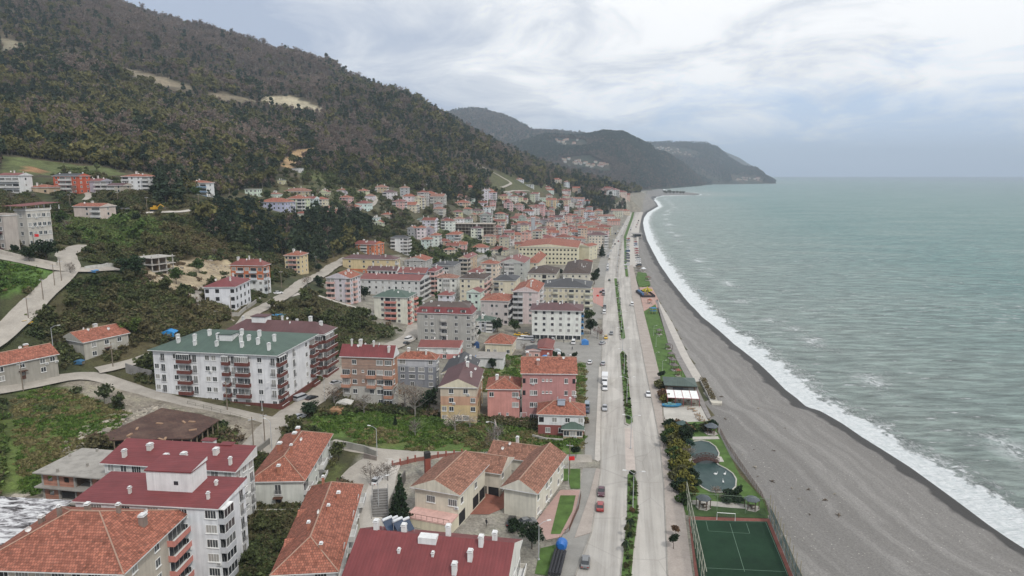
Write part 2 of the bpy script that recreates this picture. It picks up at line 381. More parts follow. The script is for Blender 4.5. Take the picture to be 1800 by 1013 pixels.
ZONES = [
 ([(560,500),(640,462),(700,448),(760,472),(860,446),(905,428),(950,408),(985,398),(1020,388),(1050,372),(1085,358),(1110,335),(1140,335),(1135,420),(1140,520),(1230,700),(1240,1100),(640,1100),(640,960),(700,900),(720,860),(860,800),(1030,800),(1030,740),(860,740),(700,720),(640,690),(560,660),(600,620),(690,590),(650,570)], URB, .75),
 ([(430,345),(560,320),(700,325),(760,350),(700,380),(640,372),(560,380),(470,372)], (.10,.10,.05), .8),
 ([(860,640),(870,595),(1035,595),(1035,635),(930,650)], URB, 1),
 ([(840,625),(920,625),(915,680),(850,690)], (.10,.135,.04), .9),
 ([(1012,640),(1036,640),(1036,760),(1012,760)], (.10,.14,.045), .8),
 ([(540,735),(640,722),(860,742),(1030,768),(1028,806),(860,799),(700,792),(590,774),(550,760)], GRASS, .92),
 ([(600,755),(700,745),(760,775),(660,785)], GRASS2, .6),
 ([(0,690),(80,682),(130,690),(230,728),(160,790),(60,870),(0,880)], (.10,.14,.035), .85),
 ([(0,690),(110,690),(120,740),(0,740)], (.065,.065,.035), .8),
 ([(130,660),(280,690),(470,740),(500,780),(430,800),(380,740),(280,715),(190,745),(130,800),(100,780),(220,718),(110,690)], RUBBLE, .9),
 ([(110,790),(190,745),(280,716),(300,760),(160,800)], (.30,.27,.23), .9),
 ([(0,880),(70,860),(120,890),(60,900),(0,900)], RUBBLE, .7),
 ([(640,800),(700,790),(860,800),(1030,800),(1020,900),(700,960),(610,960),(600,860)], URB, .85),
 ([(560,825),(610,815),(600,865),(570,890)], (.10,.12,.04), .8),
 ([(270,452),(300,458),(400,455),(430,480),(420,500),(360,500),(350,540),(320,520),(250,500),(250,480)], EARTH, .95),
 ([(330,515),(360,505),(362,548),(340,545)], (.30,.28,.26), .9),
 ([(490,290),(515,265),(560,258),(545,272),(510,298)], (.40,.27,.15), .95),
 ([(460,172),(510,168),(560,188),(575,198),(530,195),(500,183),(470,184)], (.42,.37,.27), .9),
 ([(210,118),(260,130),(330,148),(345,160),(280,150),(220,130)], (.30,.25,.18), .6),
 ([(0,66),(40,76),(48,92),(0,92)], (.27,.24,.17), .6),
 ([(360,165),(400,166),(460,180),(400,178)], (.30,.25,.18), .5),
 ([(0,272),(60,280),(120,288),(200,296),(215,308),(120,312),(0,305)], (.105,.125,.05), .9),
 ([(45,292),(80,300),(75,304),(40,300)], (.34,.18,.10), .8),
 ([(100,385),(250,385),(300,395),(310,425),(220,440),(120,415)], (.085,.135,.035), .85),
 ([(230,440),(330,400),(420,440),(380,465),(280,450)], (.11,.075,.042), .6),
 ([(0,452),(40,462),(90,470),(85,500),(50,512),(0,520)], (.085,.15,.038), .9),
 ([(540,455),(600,440),(700,430),(640,450),(590,462)], DRY, .7),
 ([(520,300),(700,290),(640,320),(540,318)], (.10,.115,.04), .8),
 ([(640,350),(770,345),(860,360),(960,350),(1060,360),(1060,390),(960,410),(860,445),(760,470),(700,445),(640,400)], (.080,.075,.045), .8),
 ([(500,515),(560,525),(650,560),(700,595),(640,610),(560,600),(500,560)], (.066,.068,.034), .8),
 ([(860,300),(960,300),(1000,330),(900,345),(820,320),(800,290)], (.09,.095,.045), .7),
 ([(780,470),(860,440),(860,410),(760,400),(720,440),(740,470)], (.09,.11,.04), .7),
]
gc[SEEN & (ZZ > 75)] = lerp((.060, .055, .036), (.105, .085, .058), np.clip(nzA * 1.6 + .5, 0, 1))[SEEN & (ZZ > 75)]
for poly, c, wgt in ZONES:
    jx = PXv + nzA * 16 * np.clip(200 / np.maximum(FWv, 60), .15, 1); jy = PYv + nzB * 12 * np.clip(200 / np.maximum(FWv, 60), .1, 1)
    m = inpoly(jx, jy, poly) & SEEN
    cc = lerp(np.array(c) * .86, np.array(c) * 1.14, np.clip(nzB * 1.5 + .5, 0, 1))
    gc[m] = gc[m] * (1 - wgt) + cc[m] * wgt
# behind and beneath the camera
m = (~SEEN) | (FWv < 90); gc[m] = np.array(URB) * .8
BEACH = [(1420,1100),(1383,1012),(1356,940),(1335,872),(1300,822),(1262,768),(1240,700),(1236,669),(1208,622),(1180,565),(1156,528),(1130,490),(1123,465),(1121,430),(1123,398),(1129,370),(1131,352),(1138,338),(1150,329),(1190,318),(1500,318),(2400,600),(2400,1200)]
bch = (inpoly(PXv + nzB * 1.2, PYv, BEACH) & SEEN) | (~SEEN & (XX > 45))
bch = bch.astype(float)
g_me = grid_mesh('ground', XX, YY, ZZ)
ca = g_me.color_attributes.new('gcol', 'FLOAT_COLOR', 'POINT'); ca.data.foreach_set('color', np.concatenate([gc, np.ones(XX.shape + (1,))], -1).astype(np.float32).ravel())
at = g_me.attributes.new('beach', 'FLOAT', 'POINT'); at.data.foreach_set('value', bch.astype(np.float32).ravel())
at = g_me.attributes.new('shore', 'FLOAT', 'POINT'); at.data.foreach_set('value', SD.astype(np.float32).ravel())
t = NT('ground'); p = t.coord(); g = t.attr('gcol'); sh = t.attr('shore').outputs['Fac']
a = t.noise(p, .22, 9, .68); b = t.noise(p, 1.7, 6, .7)
land_c = t.mix(1, g.outputs['Color'], t.ramp(a, [(.3, (.55, .52, .48)), (.5, (1, 1, 1)), (.72, (1.35, 1.4, 1.25))]), 'MULTIPLY')
land_c = t.mix(.7, land_c, t.ramp(b, [(.34, .5), (.6, 1.25)]), 'MULTIPLY')
# pebble and sand beach, in berms that follow the shore
shn = t.math('ADD', sh, t.math('MULTIPLY', t.noise(p, .06, 4, .6), 7.0))
cs = t.n('ShaderNodeCombineXYZ'); t.l(t.math('MULTIPLY', shn, .22), cs.inputs[0]); t.l(t.math('MULTIPLY', t.noise(p, .03, 2, .5), 1.5), cs.inputs[1])
berm = t.noise(cs.outputs[0], 1.0, 4, .6)
sand = t.ramp(berm, [(.3, (.170, .161, .150)), (.5, (.198, .188, .176)), (.66, (.262, .250, .235))])
gr = t.noise(p, 2.6, 5, .8); sand = t.mix(.8, sand, t.ramp(gr, [(.34, .62), (.52, 1.), (.68, 1.28)]), 'MULTIPLY')
vo = t.n('ShaderNodeTexVoronoi'); vo.inputs['Scale'].default_value = .9; t.l(p, vo.inputs[0])
peb = t.math('MULTIPLY', t.ramp(vo.outputs['Distance'], [(.07, 1.), (.17, 0.)]), t.ramp(t.noise(p, .12, 4, .7), [(.44, 0.), (.58, .9)]))
sand = t.mix(peb, sand, (.50, .47, .42))
wet = t.ramp(t.math('DIVIDE', t.math('ADD', sh, t.math('MULTIPLY', t.noise(p, .07, 3, .6), 9.0)), 12.0), [(.70, 1.), (.80, 0.)])
sand = t.mix(wet, sand, (.040, .037, .034))
isb = t.ramp(t.attr('beach').outputs['Fac'], [(.45, 0.), (.55, 1.)])
t.set(t.mix(isb, land_c, sand), t.mix(wet, (.92, .92, .92), (.6, .6, .6)), .25)
t.bump(b, .5, .35)
g_me.materials.append(t.m)
gobj = link('ground', g_me); tag(gobj, kind='structure')

# ------------------------------------------------------------------ far hills along the coast
def hillmat(name, c1, c2, c3):
    t = NT(name); p = t.coord(); a = t.noise(p, .006, 8, .62); b = t.noise(p, .05, 6, .75); v = t.noise(p, .028, 4, .6)
    f = t.ramp(a, [(.36, c1), (.5, c2), (.64, c3)]); f = t.mix(.9, f, t.ramp(b, [(.34, .38), (.62, 1.35)]), 'MULTIPLY')
    f = t.mix(t.ramp(t.math('MULTIPLY', t.noise(p, .012, 5, .7), 1.0), [(.70, 0.), (.74, .6)]), f, (.15, .125, .10))
    t.set(f, .95, .1); t.bump(b, .9, 8.0); return t.m
HG = []
def hill(name, base, crest, mat, back=1.25, seed=0, rough=.10, n=150):
    base = np.array(base, float); crest = np.array(crest, float)
    u = np.linspace(base[0, 0], base[-1, 0], n); nv = 56
    bd = np.interp(u, base[:, 0], base[:, 1]); bz = np.interp(u, base[:, 0], base[:, 2])
    cyp = np.interp(u, crest[:, 0], crest[:, 1]); cdp = np.interp(u, crest[:, 0], crest[:, 2])
    X = np.zeros((n, nv)); Y = np.zeros((n, nv)); Z = np.zeros((n, nv))
    for i in range(n):
        pc = at_depth(u[i], cyp[i], cdp[i]); pb = at_depth(u[i], 400, bd[i]); 
        for j in range(nv):
            v = j / (nv - 16)
            if v <= 1: s = v ** .8; k = 1 - (1 - v) ** 1.5; q = pb[:2] * (1 - s) + pc[:2] * s; z = bz[i] * (1 - k) + pc[2] * k
            else: s = (v - 1) * (nv - 16) / 15; q = pc[:2] * (1 + s * (back - 1)); z = pc[2] * (1 - s) + -6 * s
            X[i, j], Y[i, j], Z[i, j] = q[0], q[1], z
    amp = np.sin(np.clip(np.arange(nv)[None] / (nv - 16), 0, 1) * math.pi) ** .7
    Z += amp * (Z.max() * rough * 2.2) * fbm(X + seed * 991, Y, 520, 5) + Z.max() * .03 * fbm(X, Y + seed * 77, 60, 2) * np.clip(amp + .35, 0, 1)
    Z = np.maximum(Z, -6)
    me = grid_mesh(name, X, Y, Z); me.materials.append(mat); o = link(name, me); tag(o, kind='structure')
    HG.append((X[:, :nv - 14], Y[:, :nv - 14], Z[:, :nv - 14])); return BVHTree.FromPolygons([v.co for v in me.vertices], [tuple(p.vertices) for p in me.polygons])
hm1 = hillmat('far_woods', (.022, .036, .026), (.048, .052, .036), (.095, .072, .052))
hm2 = hillmat('far_bare_woods', (.06, .048, .036), (.10, .072, .055), (.12, .095, .06))
hbv = []
hbv.append(hill('hills', [(720, 3300, 120), (1090, 3300, 40)], [(720, 250, 5000), (770, 215, 5000), (800, 201, 5000), (850, 198, 5000), (880, 209, 5000), (910, 224, 5000), (940, 237, 5000), (990, 238, 5000), (1030, 241, 5000), (1090, 262, 5000)], hm2, seed=1, rough=.07))
hbv.append(hill('hills', [(860, 2500, 30), (1000, 2600, 30), (1100, 2700, 10), (1150, 3250, -4), (1200, 3900, -4), (1250, 4600, -4)],
    [(860, 280, 3500), (905, 256, 3500), (935, 247, 3600), (960, 240, 3600), (1000, 243, 3600), (1035, 241, 3600), (1060, 235, 3600), (1095, 238, 3650), (1125, 251, 3750), (1160, 266, 3900), (1200, 290, 4200), (1225, 310, 4500), (1250, 322, 4800)], hm1, seed=2, rough=.12, n=190))
hbv.append(hill('hills', [(1080, 4300, -4), (1170, 4500, -4), (1240, 4900, -4), (1300, 5050, -4), (1364, 5250, -4)],
    [(1080, 262, 6200), (1130, 253, 6200), (1180, 251, 6200), (1240, 252, 6100), (1262, 261, 6000), (1285, 281, 5900), (1305, 293, 5800), (1328, 297, 5700), (1340, 304, 5600), (1346, 312, 5500), (1358, 317, 5450), (1366, 322, 5400)], hm1, seed=3, rough=.09))
hbv.append(hill('hills', [(1230, 8300, -4), (1352, 8800, -4)], [(1230, 262, 9600), (1270, 265, 9500), (1300, 278, 9400), (1325, 294, 9300), (1350, 309, 9200)], hm1, seed=4, rough=.05, n=70))

# ------------------------------------------------------------------ sea
SX = axis([(-300, 0, 60), (0, 260, 4), (260, 700, 11), (700, 1600, 30), (1600, 4000, 150), (4000, 14000, 1000)])
SY = axis([(-250, 60, 30), (60, 420, 4), (420, 1000, 10), (1000, 2600, 25), (2600, 6000, 120), (6000, 16000, 1000)])
X2, Y2 = np.meshgrid(SX, SY, indexing='ij'); D2 = -shore_d(X2, Y2)
wv = np.clip(D2 / 12, 0, 1) * np.where(Y2 < 900, 1, 0)
Z2 = wv * (.45 * fbm(X2 * 1.0 + Y2 * .35, Y2 * 2.2, 26, 3)) + np.exp(-((D2 - 13) / 3.5) ** 2) * .8 * np.where(Y2 < 900, 1, 0) * (.6 + fbm(X2, Y2, 30, 2))
sme = grid_mesh('sea', X2, Y2, Z2)
at = sme.attributes.new('shore', 'FLOAT', 'POINT'); at.data.foreach_set('value', D2.astype(np.float32).ravel())
t = NT('sea_water'); p = t.coord(); sh = t.attr('shore').outputs['Fac']
pm = t.mapping(p, (.55, 2.1, 1), (0, 0, R(-14)))
big = t.noise(t.mapping(p, (.006, .020, 1), (0, 0, R(-14))), 1, 7, .66)
base = t.ramp(big, [(.32, (.075, .172, .162)), (.48, (.112, .218, .202)), (.66, (.180, .268, .246))])
shal = t.ramp(t.math('DIVIDE', sh, 260.0), [(.0, .75), (1., 0.)])
base = t.mix(t.ramp(t.math('DIVIDE', sh, 5000.0), [(.12, 0.), (1., 1.)]), base, (.105, .165, .205))
base = t.mix(shal, base, (.28, .305, .275))
wn = t.noise(pm, .13, 8, .68); wn2 = t.noise(pm, .9, 4, .6)
base = t.mix(.8, base, t.ramp(wn, [(.36, .42), (.5, .92), (.62, 1.5)]), 'MULTIPLY')
cap = t.noise(t.mapping(p, (.10, .42, 1), (0, 0, R(-10))), 1, 9, .66); capm = t.noise(p, .012, 3, .5)
capf = t.ramp(t.math('ADD', cap, t.math('MULTIPLY', t.math('SUBTRACT', capm, .5), .16)), [(.60, 0.), (.655, .9)])
pat = t.noise(t.mapping(p, (1.3, .8, 1), (0, 0, R(25))), .5, 9, .75, .6); pat2 = t.noise(p, .09, 5, .6)
# breaking waves: solid foam at the edge, torn foam and lace further out
e = t.math('ADD', sh, t.math('MULTIPLY', t.math('SUBTRACT', pat2, .5), 17.0))
fo1 = t.ramp(t.math('DIVIDE', e, 36.0), [(.0, .82), (.10, .97), (.20, .78), (.28, .56), (.60, .38), (1., .05)])
cs = t.n('ShaderNodeCombineXYZ'); t.l(t.math('MULTIPLY', e, .16), cs.inputs[0]); t.l(t.math('MULTIPLY', pat2, 3.), cs.inputs[1])
band = t.noise(cs.outputs[0], 1.0, 4, .7)
thr = t.math('SUBTRACT', t.math('ADD', t.math('MULTIPLY', pat, .75), t.math('MULTIPLY', band, .35)), t.math('SUBTRACT', 1.0, fo1))
foam = t.ramp(t.math('ADD', thr, .30), [(.36, 0.), (.50, 1.)])
sw = t.n('ShaderNodeTexWave'); sw.inputs['Scale'].default_value = .022; sw.inputs['Distortion'].default_value = 7.0; sw.inputs['Detail'].default_value = 4; sw.inputs['Detail Scale'].default_value = 1.4; sw.bands_direction = 'Y'; t.l(t.mapping(p, (1, 1, 1), (0, 0, R(14))), sw.inputs[0])
base = t.mix(.5, base, t.ramp(sw.outputs[1], [(.1, .78), (.5, 1.0), (.9, 1.12)]), 'MULTIPLY')
e2 = t.math('ABSOLUTE', t.math('SUBTRACT', t.math('ADD', sh, t.math('MULTIPLY', t.math('SUBTRACT', t.noise(p, .035, 4, .6), .5), 40.0)), 38.0))
br2 = t.math('MULTIPLY', t.ramp(t.math('DIVIDE', e2, 10.0), [(.0, 1.), (.25, .5), (1., 0.)]), t.ramp(t.math('ADD', t.math('MULTIPLY', pat, .5), t.math('MULTIPLY', t.noise(p, .03, 2, .5), .5)), [(.50, 0.), (.56, .85)]))
foam = t.math('MAXIMUM', foam, br2)
foam = t.math('MAXIMUM', foam, capf)
fcol = t.mix(t.ramp(pat, [(.3, 1.), (.6, 0.)]), (.80, .82, .82), (.55, .60, .60))
t.set(t.mix(foam, base, fcol), t.mix(foam, (.38, .38, .38), (.9, .9, .9)), .4); t.b.inputs['IOR'].default_value = 1.33
hgt = t.math('ADD', t.math('MULTIPLY', wn, 1.0), t.math('MULTIPLY', wn2, .22)); hgt = t.math('ADD', hgt, t.math('MULTIPLY', foam, .2))
t.bump(hgt, 1.0, 2.6)
sme.materials.append(t.m); so = link('sea', sme); tag(so, kind='structure')
# ------------------------------------------------------------------ building kit
WC = dict(W=(.72,.72,.71), C=(.66,.60,.46), Y=(.64,.52,.31), P=(.66,.42,.37), G=(.42,.42,.41), O=(.52,.17,.08), B=(.50,.45,.38), L=(.50,.56,.62), T=(.52,.40,.28), V=(.42,.40,.46), R=(.45,.10,.07), S=(.58,.24,.20), K=(.30,.29,.28))
RC = dict(r=(.34,.130,.088), d=(.20,.062,.052), m=(.115,.055,.055), g=(.075,.115,.090), k=(.055,.055,.058), c=(.30,.28,.26), R=(.185,.043,.044), t=(.30,.150,.105), n=(.10,.075,.065), e=(.31,.165,.125), h=(.25,.090,.068))
METAL = set('RmgkdD')
def roofmat(c): return m_metal(RC[c]) if c in METAL else (m_conc(RC[c]) if c == 'c' else m_tile(RC[c]))
# shared window and balcony meshes
WM = {}
def win_mesh(w_, h, kind):
    k = ('w', round(w_, 2), round(h, 2), kind)
    if k not in WM:
        f = MB(); x = w_ / 2; b = .09; d = .07
        f.box(-x - b, x + b, -d, .02, -b, 0); f.box(-x - b, x + b, -d, .02, h, h + b); f.box(-x - b, -x, -d, .02, 0, h); f.box(x, x + b, -d, .02, 0, h)
        if kind == 'n':
            f.box(-.04, .04, -d * .6, .02, 0, h)
            if w_ > 1.7: f.box(-x * .5 - .03, -x * .5 + .03, -d * .5, .02, 0, h); f.box(x * .5 - .03, x * .5 + .03, -d * .5, .02, 0, h)
            f.box(-x - .18, x + .18, -.2, .02, -.16, -b)
        p = MB(); p.box(-x, x, -.03, .0, 0, h)
        if kind == 'far': p2 = MB(); p2.v, p2.f, p2.m, p2.uv = list(f.v), list(f.f), list(f.m), list(f.uv); p2.box(-x, x, -.03, .0, 0, h, 1); WM[k] = (p2.mesh('window', [M['frame'], M['glass']]), None)
        elif kind == 'hole': q = MB(); q.box(-x, x, -.012, .0, 0, h); WM[k] = (q.mesh('opening', [M['dark']]), None)
        else: WM[k] = (f.mesh('window', [M['frame']]), p.mesh('pane', [M['glass']]))
    return WM[k]
def bal_mesh(w_, kind, col, near):
    k = ('b', round(w_, 1), kind, col, near)
    if k not in WM:
        m = MB(); x = w_ / 2; o = 1.15; cm = m_wall(col)
        m.box(-x, x, -o, 0, -.14, .02, 1)
        m.box(-x, x, -o - .08, -o, -.14, .92, 0); m.box(-x - .08, -x, -o - .08, 0, -.14, .92, 0); m.box(x, x + .08, -o - .08, 0, -.14, .92, 0)
        m.box(-x - .1, x + .1, -o - .11, -o + .03, .92, .98, 1)
        if kind == 'g':
            m.box(-x, x, -o - .03, -o, .98, 2.5, 2)
            for u in (-x, -x / 3, x / 3, x): m.box(u - .04, u + .04, -o - .06, -o + .02, .98, 2.5, 1)
            m.box(-x, x, -o - .08, 0, 2.5, 2.62, 1)
        elif kind == 'r':   # railing
            m = MB(); m.box(-x, x, -o, 0, -.14, .02, 1)
            for zz in (.35, .62, .92): m.box(-x, x, -o - .03, -o, zz, zz + .05, 0)
            for u in np.linspace(-x, x, 7): m.box(u - .03, u + .03, -o - .03, -o, 0, .95, 0)
        WM[k] = m.mesh('balcony', [cm, M['white'], M['glass']])
        WM[k + ('d',)] = None
    return WM[k]
def face_items(root, ox, oy, rz, length, z0, nf, fh, pat, near, opt, floor0=0):
    """windows, doors and balconies on one face; local x runs along the face from its left end"""
    n = len(pat) if isinstance(pat, str) else len(pat[0])
    cw = length / n; c_, s_ = math.cos(rz), math.sin(rz)
    for fl in range(floor0, nf):
        row = pat if isinstance(pat, str) else pat[min(nf - 1 - fl, len(pat) - 1)]
        for i, ch in enumerate(row):
            if ch == '.': continue
            u = (i + .5) * cw; zb = z0 + fl * fh
            def put(me, name, du, dz, dn=0, par=root):
                xx = u + du; return link(name, me, par, (ox + c_ * xx + s_ * dn, oy + s_ * xx - c_ * dn, zb + dz), rz)
            wk = 'n' if near else 'far'
            if ch in 'wWsfT':
                w_, h, sill = dict(w=(1.25, 1.3, .95), W=(1.9, 1.4, .9), s=(.55, .6, 1.5), f=(1.2, 2.1, .15), T=(1.5, 1.75, .6))[ch]
                w_ = min(w_, cw * .8); h = min(h, fh * .78)
                a, b = win_mesh(w_, h, wk); o = put(a, 'window', 0, sill)
                if b: link('pane', b, o)
                if near and ch in 'wW' and random.random() < .16:
                    ac = WM.get('ac')
                    if ac is None: q = MB(); q.box(-.42, .42, -.38, -.04, 0, .58, 0); q.box(-.3, .3, -.4, -.38, .08, .5, 1); ac = WM['ac'] = q.mesh('air_conditioner', [M['frame'], m_plain((.3,.3,.3))])
                    put(ac, 'air_conditioner', cw * .38, .35)
                if ch == 'f' and near: put(bal_mesh(w_ + .3, 'r', (.25, .25, .25), near), 'railing', 0, .15, -.85)
            elif ch == 'h':
                a, _ = win_mesh(min(1.5, cw * .75), 1.5, 'hole'); put(a, 'opening', 0, .8)
            elif ch == 'H':
                a, _ = win_mesh(cw * .86, fh * .72, 'hole'); put(a, 'opening', 0, .15)
            elif ch in 'bgr':
                bw = cw * (.98 if n > 1 else .8)
                a, b = win_mesh(bw * .9, 2.1, wk); o = put(a, 'balcony_door', 0, .12)
                if b: link('pane', b, o)
                put(bal_mesh(bw, ch if ch != 'b' else 'b', opt.get('bc', (.6, .6, .58)), near), 'balcony', 0, 0)
            elif ch == 'S':
                m = WM.get(('S', round(cw, 1), round(fh, 1)))
                if m is None:
                    q = MB(); x = cw * .44; q.box(-x, x, -.03, 0, .1, fh * .72, 1); q.box(-x - .06, x + .06, -.12, 0, fh * .72, fh * .92, 0); q.box(-.04, .04, -.07, 0, .1, fh * .72, 0)
                    m = WM[('S', round(cw, 1), round(fh, 1))] = q.mesh('shopfront', [M['frame'], m_glass('shop')])
                put(m, 'shopfront', 0, 0)
            elif ch == 'D':
                m = WM.get('door')
                if m is None:
                    q = MB(); q.box(-.65, .65, -.06, 0, 0, 2.2, 0); q.box(-.45, .45, -.08, 0, 1.1, 2.0, 1); q.box(-1.0, 1.0, -1.1, 0, 2.5, 2.62, 0); m = WM['door'] = q.mesh('door', [m_plain((.10, .05, .035)), M['glass']])
                put(m, 'door', 0, .05)
def chimney_mesh(h, col, wd=.75):
    k = ('c', round(h, 1), col, round(wd, 1))
    if k not in WM:
        m = MB(); m.box(-wd / 2, wd / 2, -wd * .4, wd * .4, -1.0, h, 0); m.box(-wd / 2 - .1, wd / 2 + .1, -wd * .4 - .1, wd * .4 + .1, h, h + .1, 1)
        m.box(-wd * .3, wd * .3, -wd * .25, wd * .25, h + .1, h + .25, 2); m.box(-wd / 2 - .02, wd / 2 + .02, -wd * .42, wd * .42, h + .25, h + .33, 1)
        WM[k] = m.mesh('chimney', [m_wall(col), M['white'], M['dark']])
    return WM[k]
def roof_part(root, a, b, ze, typ, rc, ov=.55, rh=None, wall=None, ridge=None, chim=0, seed=0, chcol=(.66, .64, .6), x0=0, y0=0, far=False, sky=0):
    """roof over the footprint [x0,x0+a] x [y0,y0+b]"""
    rm = roofmat(rc); m = MB(); fas = M['white']; rnd = random.Random(seed)
    X0, X1, Y0, Y1 = x0 - ov, x0 + a + ov, y0 - ov, y0 + b + ov; A, B_ = X1 - X0, Y1 - Y0
    along = (b > a) if ridge is None else (ridge == 'b')     # ridge runs along y when True
    half = (A if along else B_) / 2
    if rh is None: rh = half * .42
    t_ = .2; zt = ze + t_
    def P(x, y, z): return (x, y, z)
    if typ in ('hip', 'gable'):
        hipl = half if typ == 'hip' else 0
        if along: r0, r1 = (X0 + A / 2, Y0 + hipl), (X0 + A / 2, Y1 - hipl)
        else: r0, r1 = (X0 + hipl, Y0 + B_ / 2), (X1 - hipl, Y0 + B_ / 2)
        if typ == 'hip' and ((along and r0[1] > r1[1]) or (not along and r0[0] > r1[0])):
            c = (X0 + A / 2, Y0 + B_ / 2); r0 = r1 = c
        zr = zt + rh
        c00, c10, c11, c01 = (X0, Y0, zt), (X1, Y0, zt), (X1, Y1, zt), (X0, Y1, zt); a0 = (*r0, zr); a1 = (*r1, zr)
        if along:
            fs = [[c10, c11, a1, a0], [c01, c00, a0, a1], [c00, c10, a0], [c11, c01, a1]]
        else:
            fs = [[c00, c10, a1, a0], [c11, c01, a0, a1], [c01, c00, a0], [c10, c11, a1]]
        for i, f in enumerate(fs):
            if len(set(f)) < 3: continue
            f2 = []
            for q in f:
                if q not in f2: f2.append(q)
            m.face(f2, 2 if (typ == 'gable' and i >= 2) else 0)
        if typ == 'gable' and not far:      # verge boards hide the thin edge
            pass
    elif typ == 'mono':     # low at x=X0 side (facing the near-left face), high at the back
        zr = zt + rh; m.face([(X0, Y0, zt), (X1, Y0, zr), (X1, Y1, zr), (X0, Y1, zt)][::1], 0)
        m.face([(X0, Y0, zt), (X1, Y0, zt), (X1, Y0, zr)], 2); m.face([(X1, Y0, zt), (X1, Y1, zt), (X1, Y1, zr), (X1, Y0, zr)], 2); m.face([(X1, Y1, zt), (X0, Y1, zt), (X1, Y1, zr)], 2)
    elif typ == 'mansard':
        k = 1.5; zm = zt + rh * .72
        lo = [(X0, Y0), (X1, Y0), (X1, Y1), (X0, Y1)]; hi = [(X0 + k, Y0 + k), (X1 - k, Y0 + k), (X1 - k, Y1 - k), (X0 + k, Y1 - k)]
        for i in range(4):
            j = (i + 1) % 4; m.face([(*lo[i], zt), (*lo[j], zt), (*hi[j], zm), (*hi[i], zm)], 0)
        c = (X0 + A / 2, Y0 + B_ / 2); hh = min(A, B_) / 2 - k
        r0, r1 = ((c[0], Y0 + k + hh), (c[0], Y1 - k - hh)) if along else ((X0 + k + hh, c[1]), (X1 - k - hh, c[1]))
        z2 = zt + rh * 1.25; a0 = (*r0, z2); a1 = (*r1, z2); H4 = [(*q, zm) for q in hi]
        fs = [[H4[1], H4[2], a1, a0], [H4[3], H4[0], a0, a1], [H4[0], H4[1], a0], [H4[2], H4[3], a1]] if along else [[H4[0], H4[1], a1, a0], [H4[2], H4[3], a0, a1], [H4[3], H4[0], a0], [H4[1], H4[2], a1]]
        for f in fs: m.face(f, 3)
    if typ == 'flat':
        m.box(X0, X1, Y0, Y1, ze, ze + .22, 1, top=0)
        pz = rh if rh is not None and rh < 1.3 else .5
        if ov < .3:
            for q in ((X0, X1, Y0, Y0 + .2), (X0, X1, Y1 - .2, Y1), (X0, X0 + .2, Y0 + .2, Y1 - .2), (X1 - .2, X1, Y0 + .2, Y1 - .2)): m.box(*q, ze + .22, ze + .22 + .55, 2)
    else:
        for q in ([(X0, Y0), (X1, Y0)], [(X1, Y0), (X1, Y1)], [(X1, Y1), (X0, Y1)], [(X0, Y1), (X0, Y0)]):
            m.face([(*q[0], ze), (*q[1], ze), (*q[1], zt), (*q[0], zt)], 1)
        m.face([(X0, Y1, ze), (X1, Y1, ze), (X1, Y0, ze), (X0, Y0, ze)], 1)
    ro = m.build('roof', [rm, fas, wall or M['white'], m_metal(RC['n'])], root)
    def rz_(x, y):
        if typ == 'flat': return ze + .2
        if typ == 'mono': return zt + rh * (x - X0) / A
        dx = min(x - X0, X1 - x); dy = min(y - Y0, Y1 - y)
        d = (dx if along else dy) if typ == 'gable' else min(dx, dy)
        return zt + rh * min(d / half, 1)
    for i in range(chim):
        x = x0 + a * rnd.uniform(.2, .8); y = y0 + b * (i + rnd.uniform(.3, .7)) / chim
        if not along: x = x0 + a * (i + rnd.uniform(.3, .7)) / chim; y = y0 + b * rnd.uniform(.2, .8)
        link('chimney', chimney_mesh(rnd.choice([1.0, 1.3, 1.6]), chcol, rnd.choice([.6, .8, 1.1])), ro, (x, y, rz_(x, y)))
    if not far and chim:
        dm = WM.get('dish')
        if dm is None:
            q = MB(); q.tube([(0,0,-.3),(0,0,.9)], .04, 4, 1)
            for k_ in range(10):
                q0_, q1_ = 2*math.pi*k_/10, 2*math.pi*(k_+1)/10; q.face([(0,-.05,.9),(.45*math.cos(q0_),-.25,.9+.45*math.sin(q0_)),(.45*math.cos(q1_),-.25,.9+.45*math.sin(q1_))], 0); q.face([(0,-.03,.9),(.45*math.cos(q1_),-.23,.9+.45*math.sin(q1_)),(.45*math.cos(q0_),-.23,.9+.45*math.sin(q0_))], 0)
            dm = WM['dish'] = q.mesh('satellite_dish', [M['frame'], M['steel']])
        for i in range(rnd.choice([1, 2, 3])):
            x = x0 + a * rnd.uniform(.15, .85); y = y0 + b * rnd.uniform(.1, .9); link('satellite_dish', dm, ro, (x, y, rz_(x, y)), rnd.uniform(-1.5, .5))
    # clay ridge caps on tiled roofs
    if typ in ('hip', 'gable') and not far and rc in 'rt':
        q = MB(); q.tube([(*r0, zr), (*r1, zr + .001)], .14, 5)
        if typ == 'hip':
            e0, e1 = ((c00, c10), (c11, c01)) if along else ((c01, c00), (c10, c11))
            for e in e0: q.tube([e, a0], .12, 5)
            for e in e1: q.tube([e, a1], .12, 5)
        q.build('ridge_cap', m_plain((.36,.24,.18), .9), ro)
    return ro, rz_
def solve_len(P, h, th, px):
    """how far along direction th from P (height h) until the point is seen at column px"""
    X, Y = P[0], P[1]; hh = h - CAMZ; u = (px - 900) / 1200; cx, sy = math.cos(th), math.sin(th)
    return (u * (Y * CP - hh * SP) - X) / (cx - u * sy * CP)
def eave_height(P, py):
    v = (506.5 - py) / 1200; return CAMZ + P[1] * (v * CP - SP) / (CP + v * SP)
BUILT = []
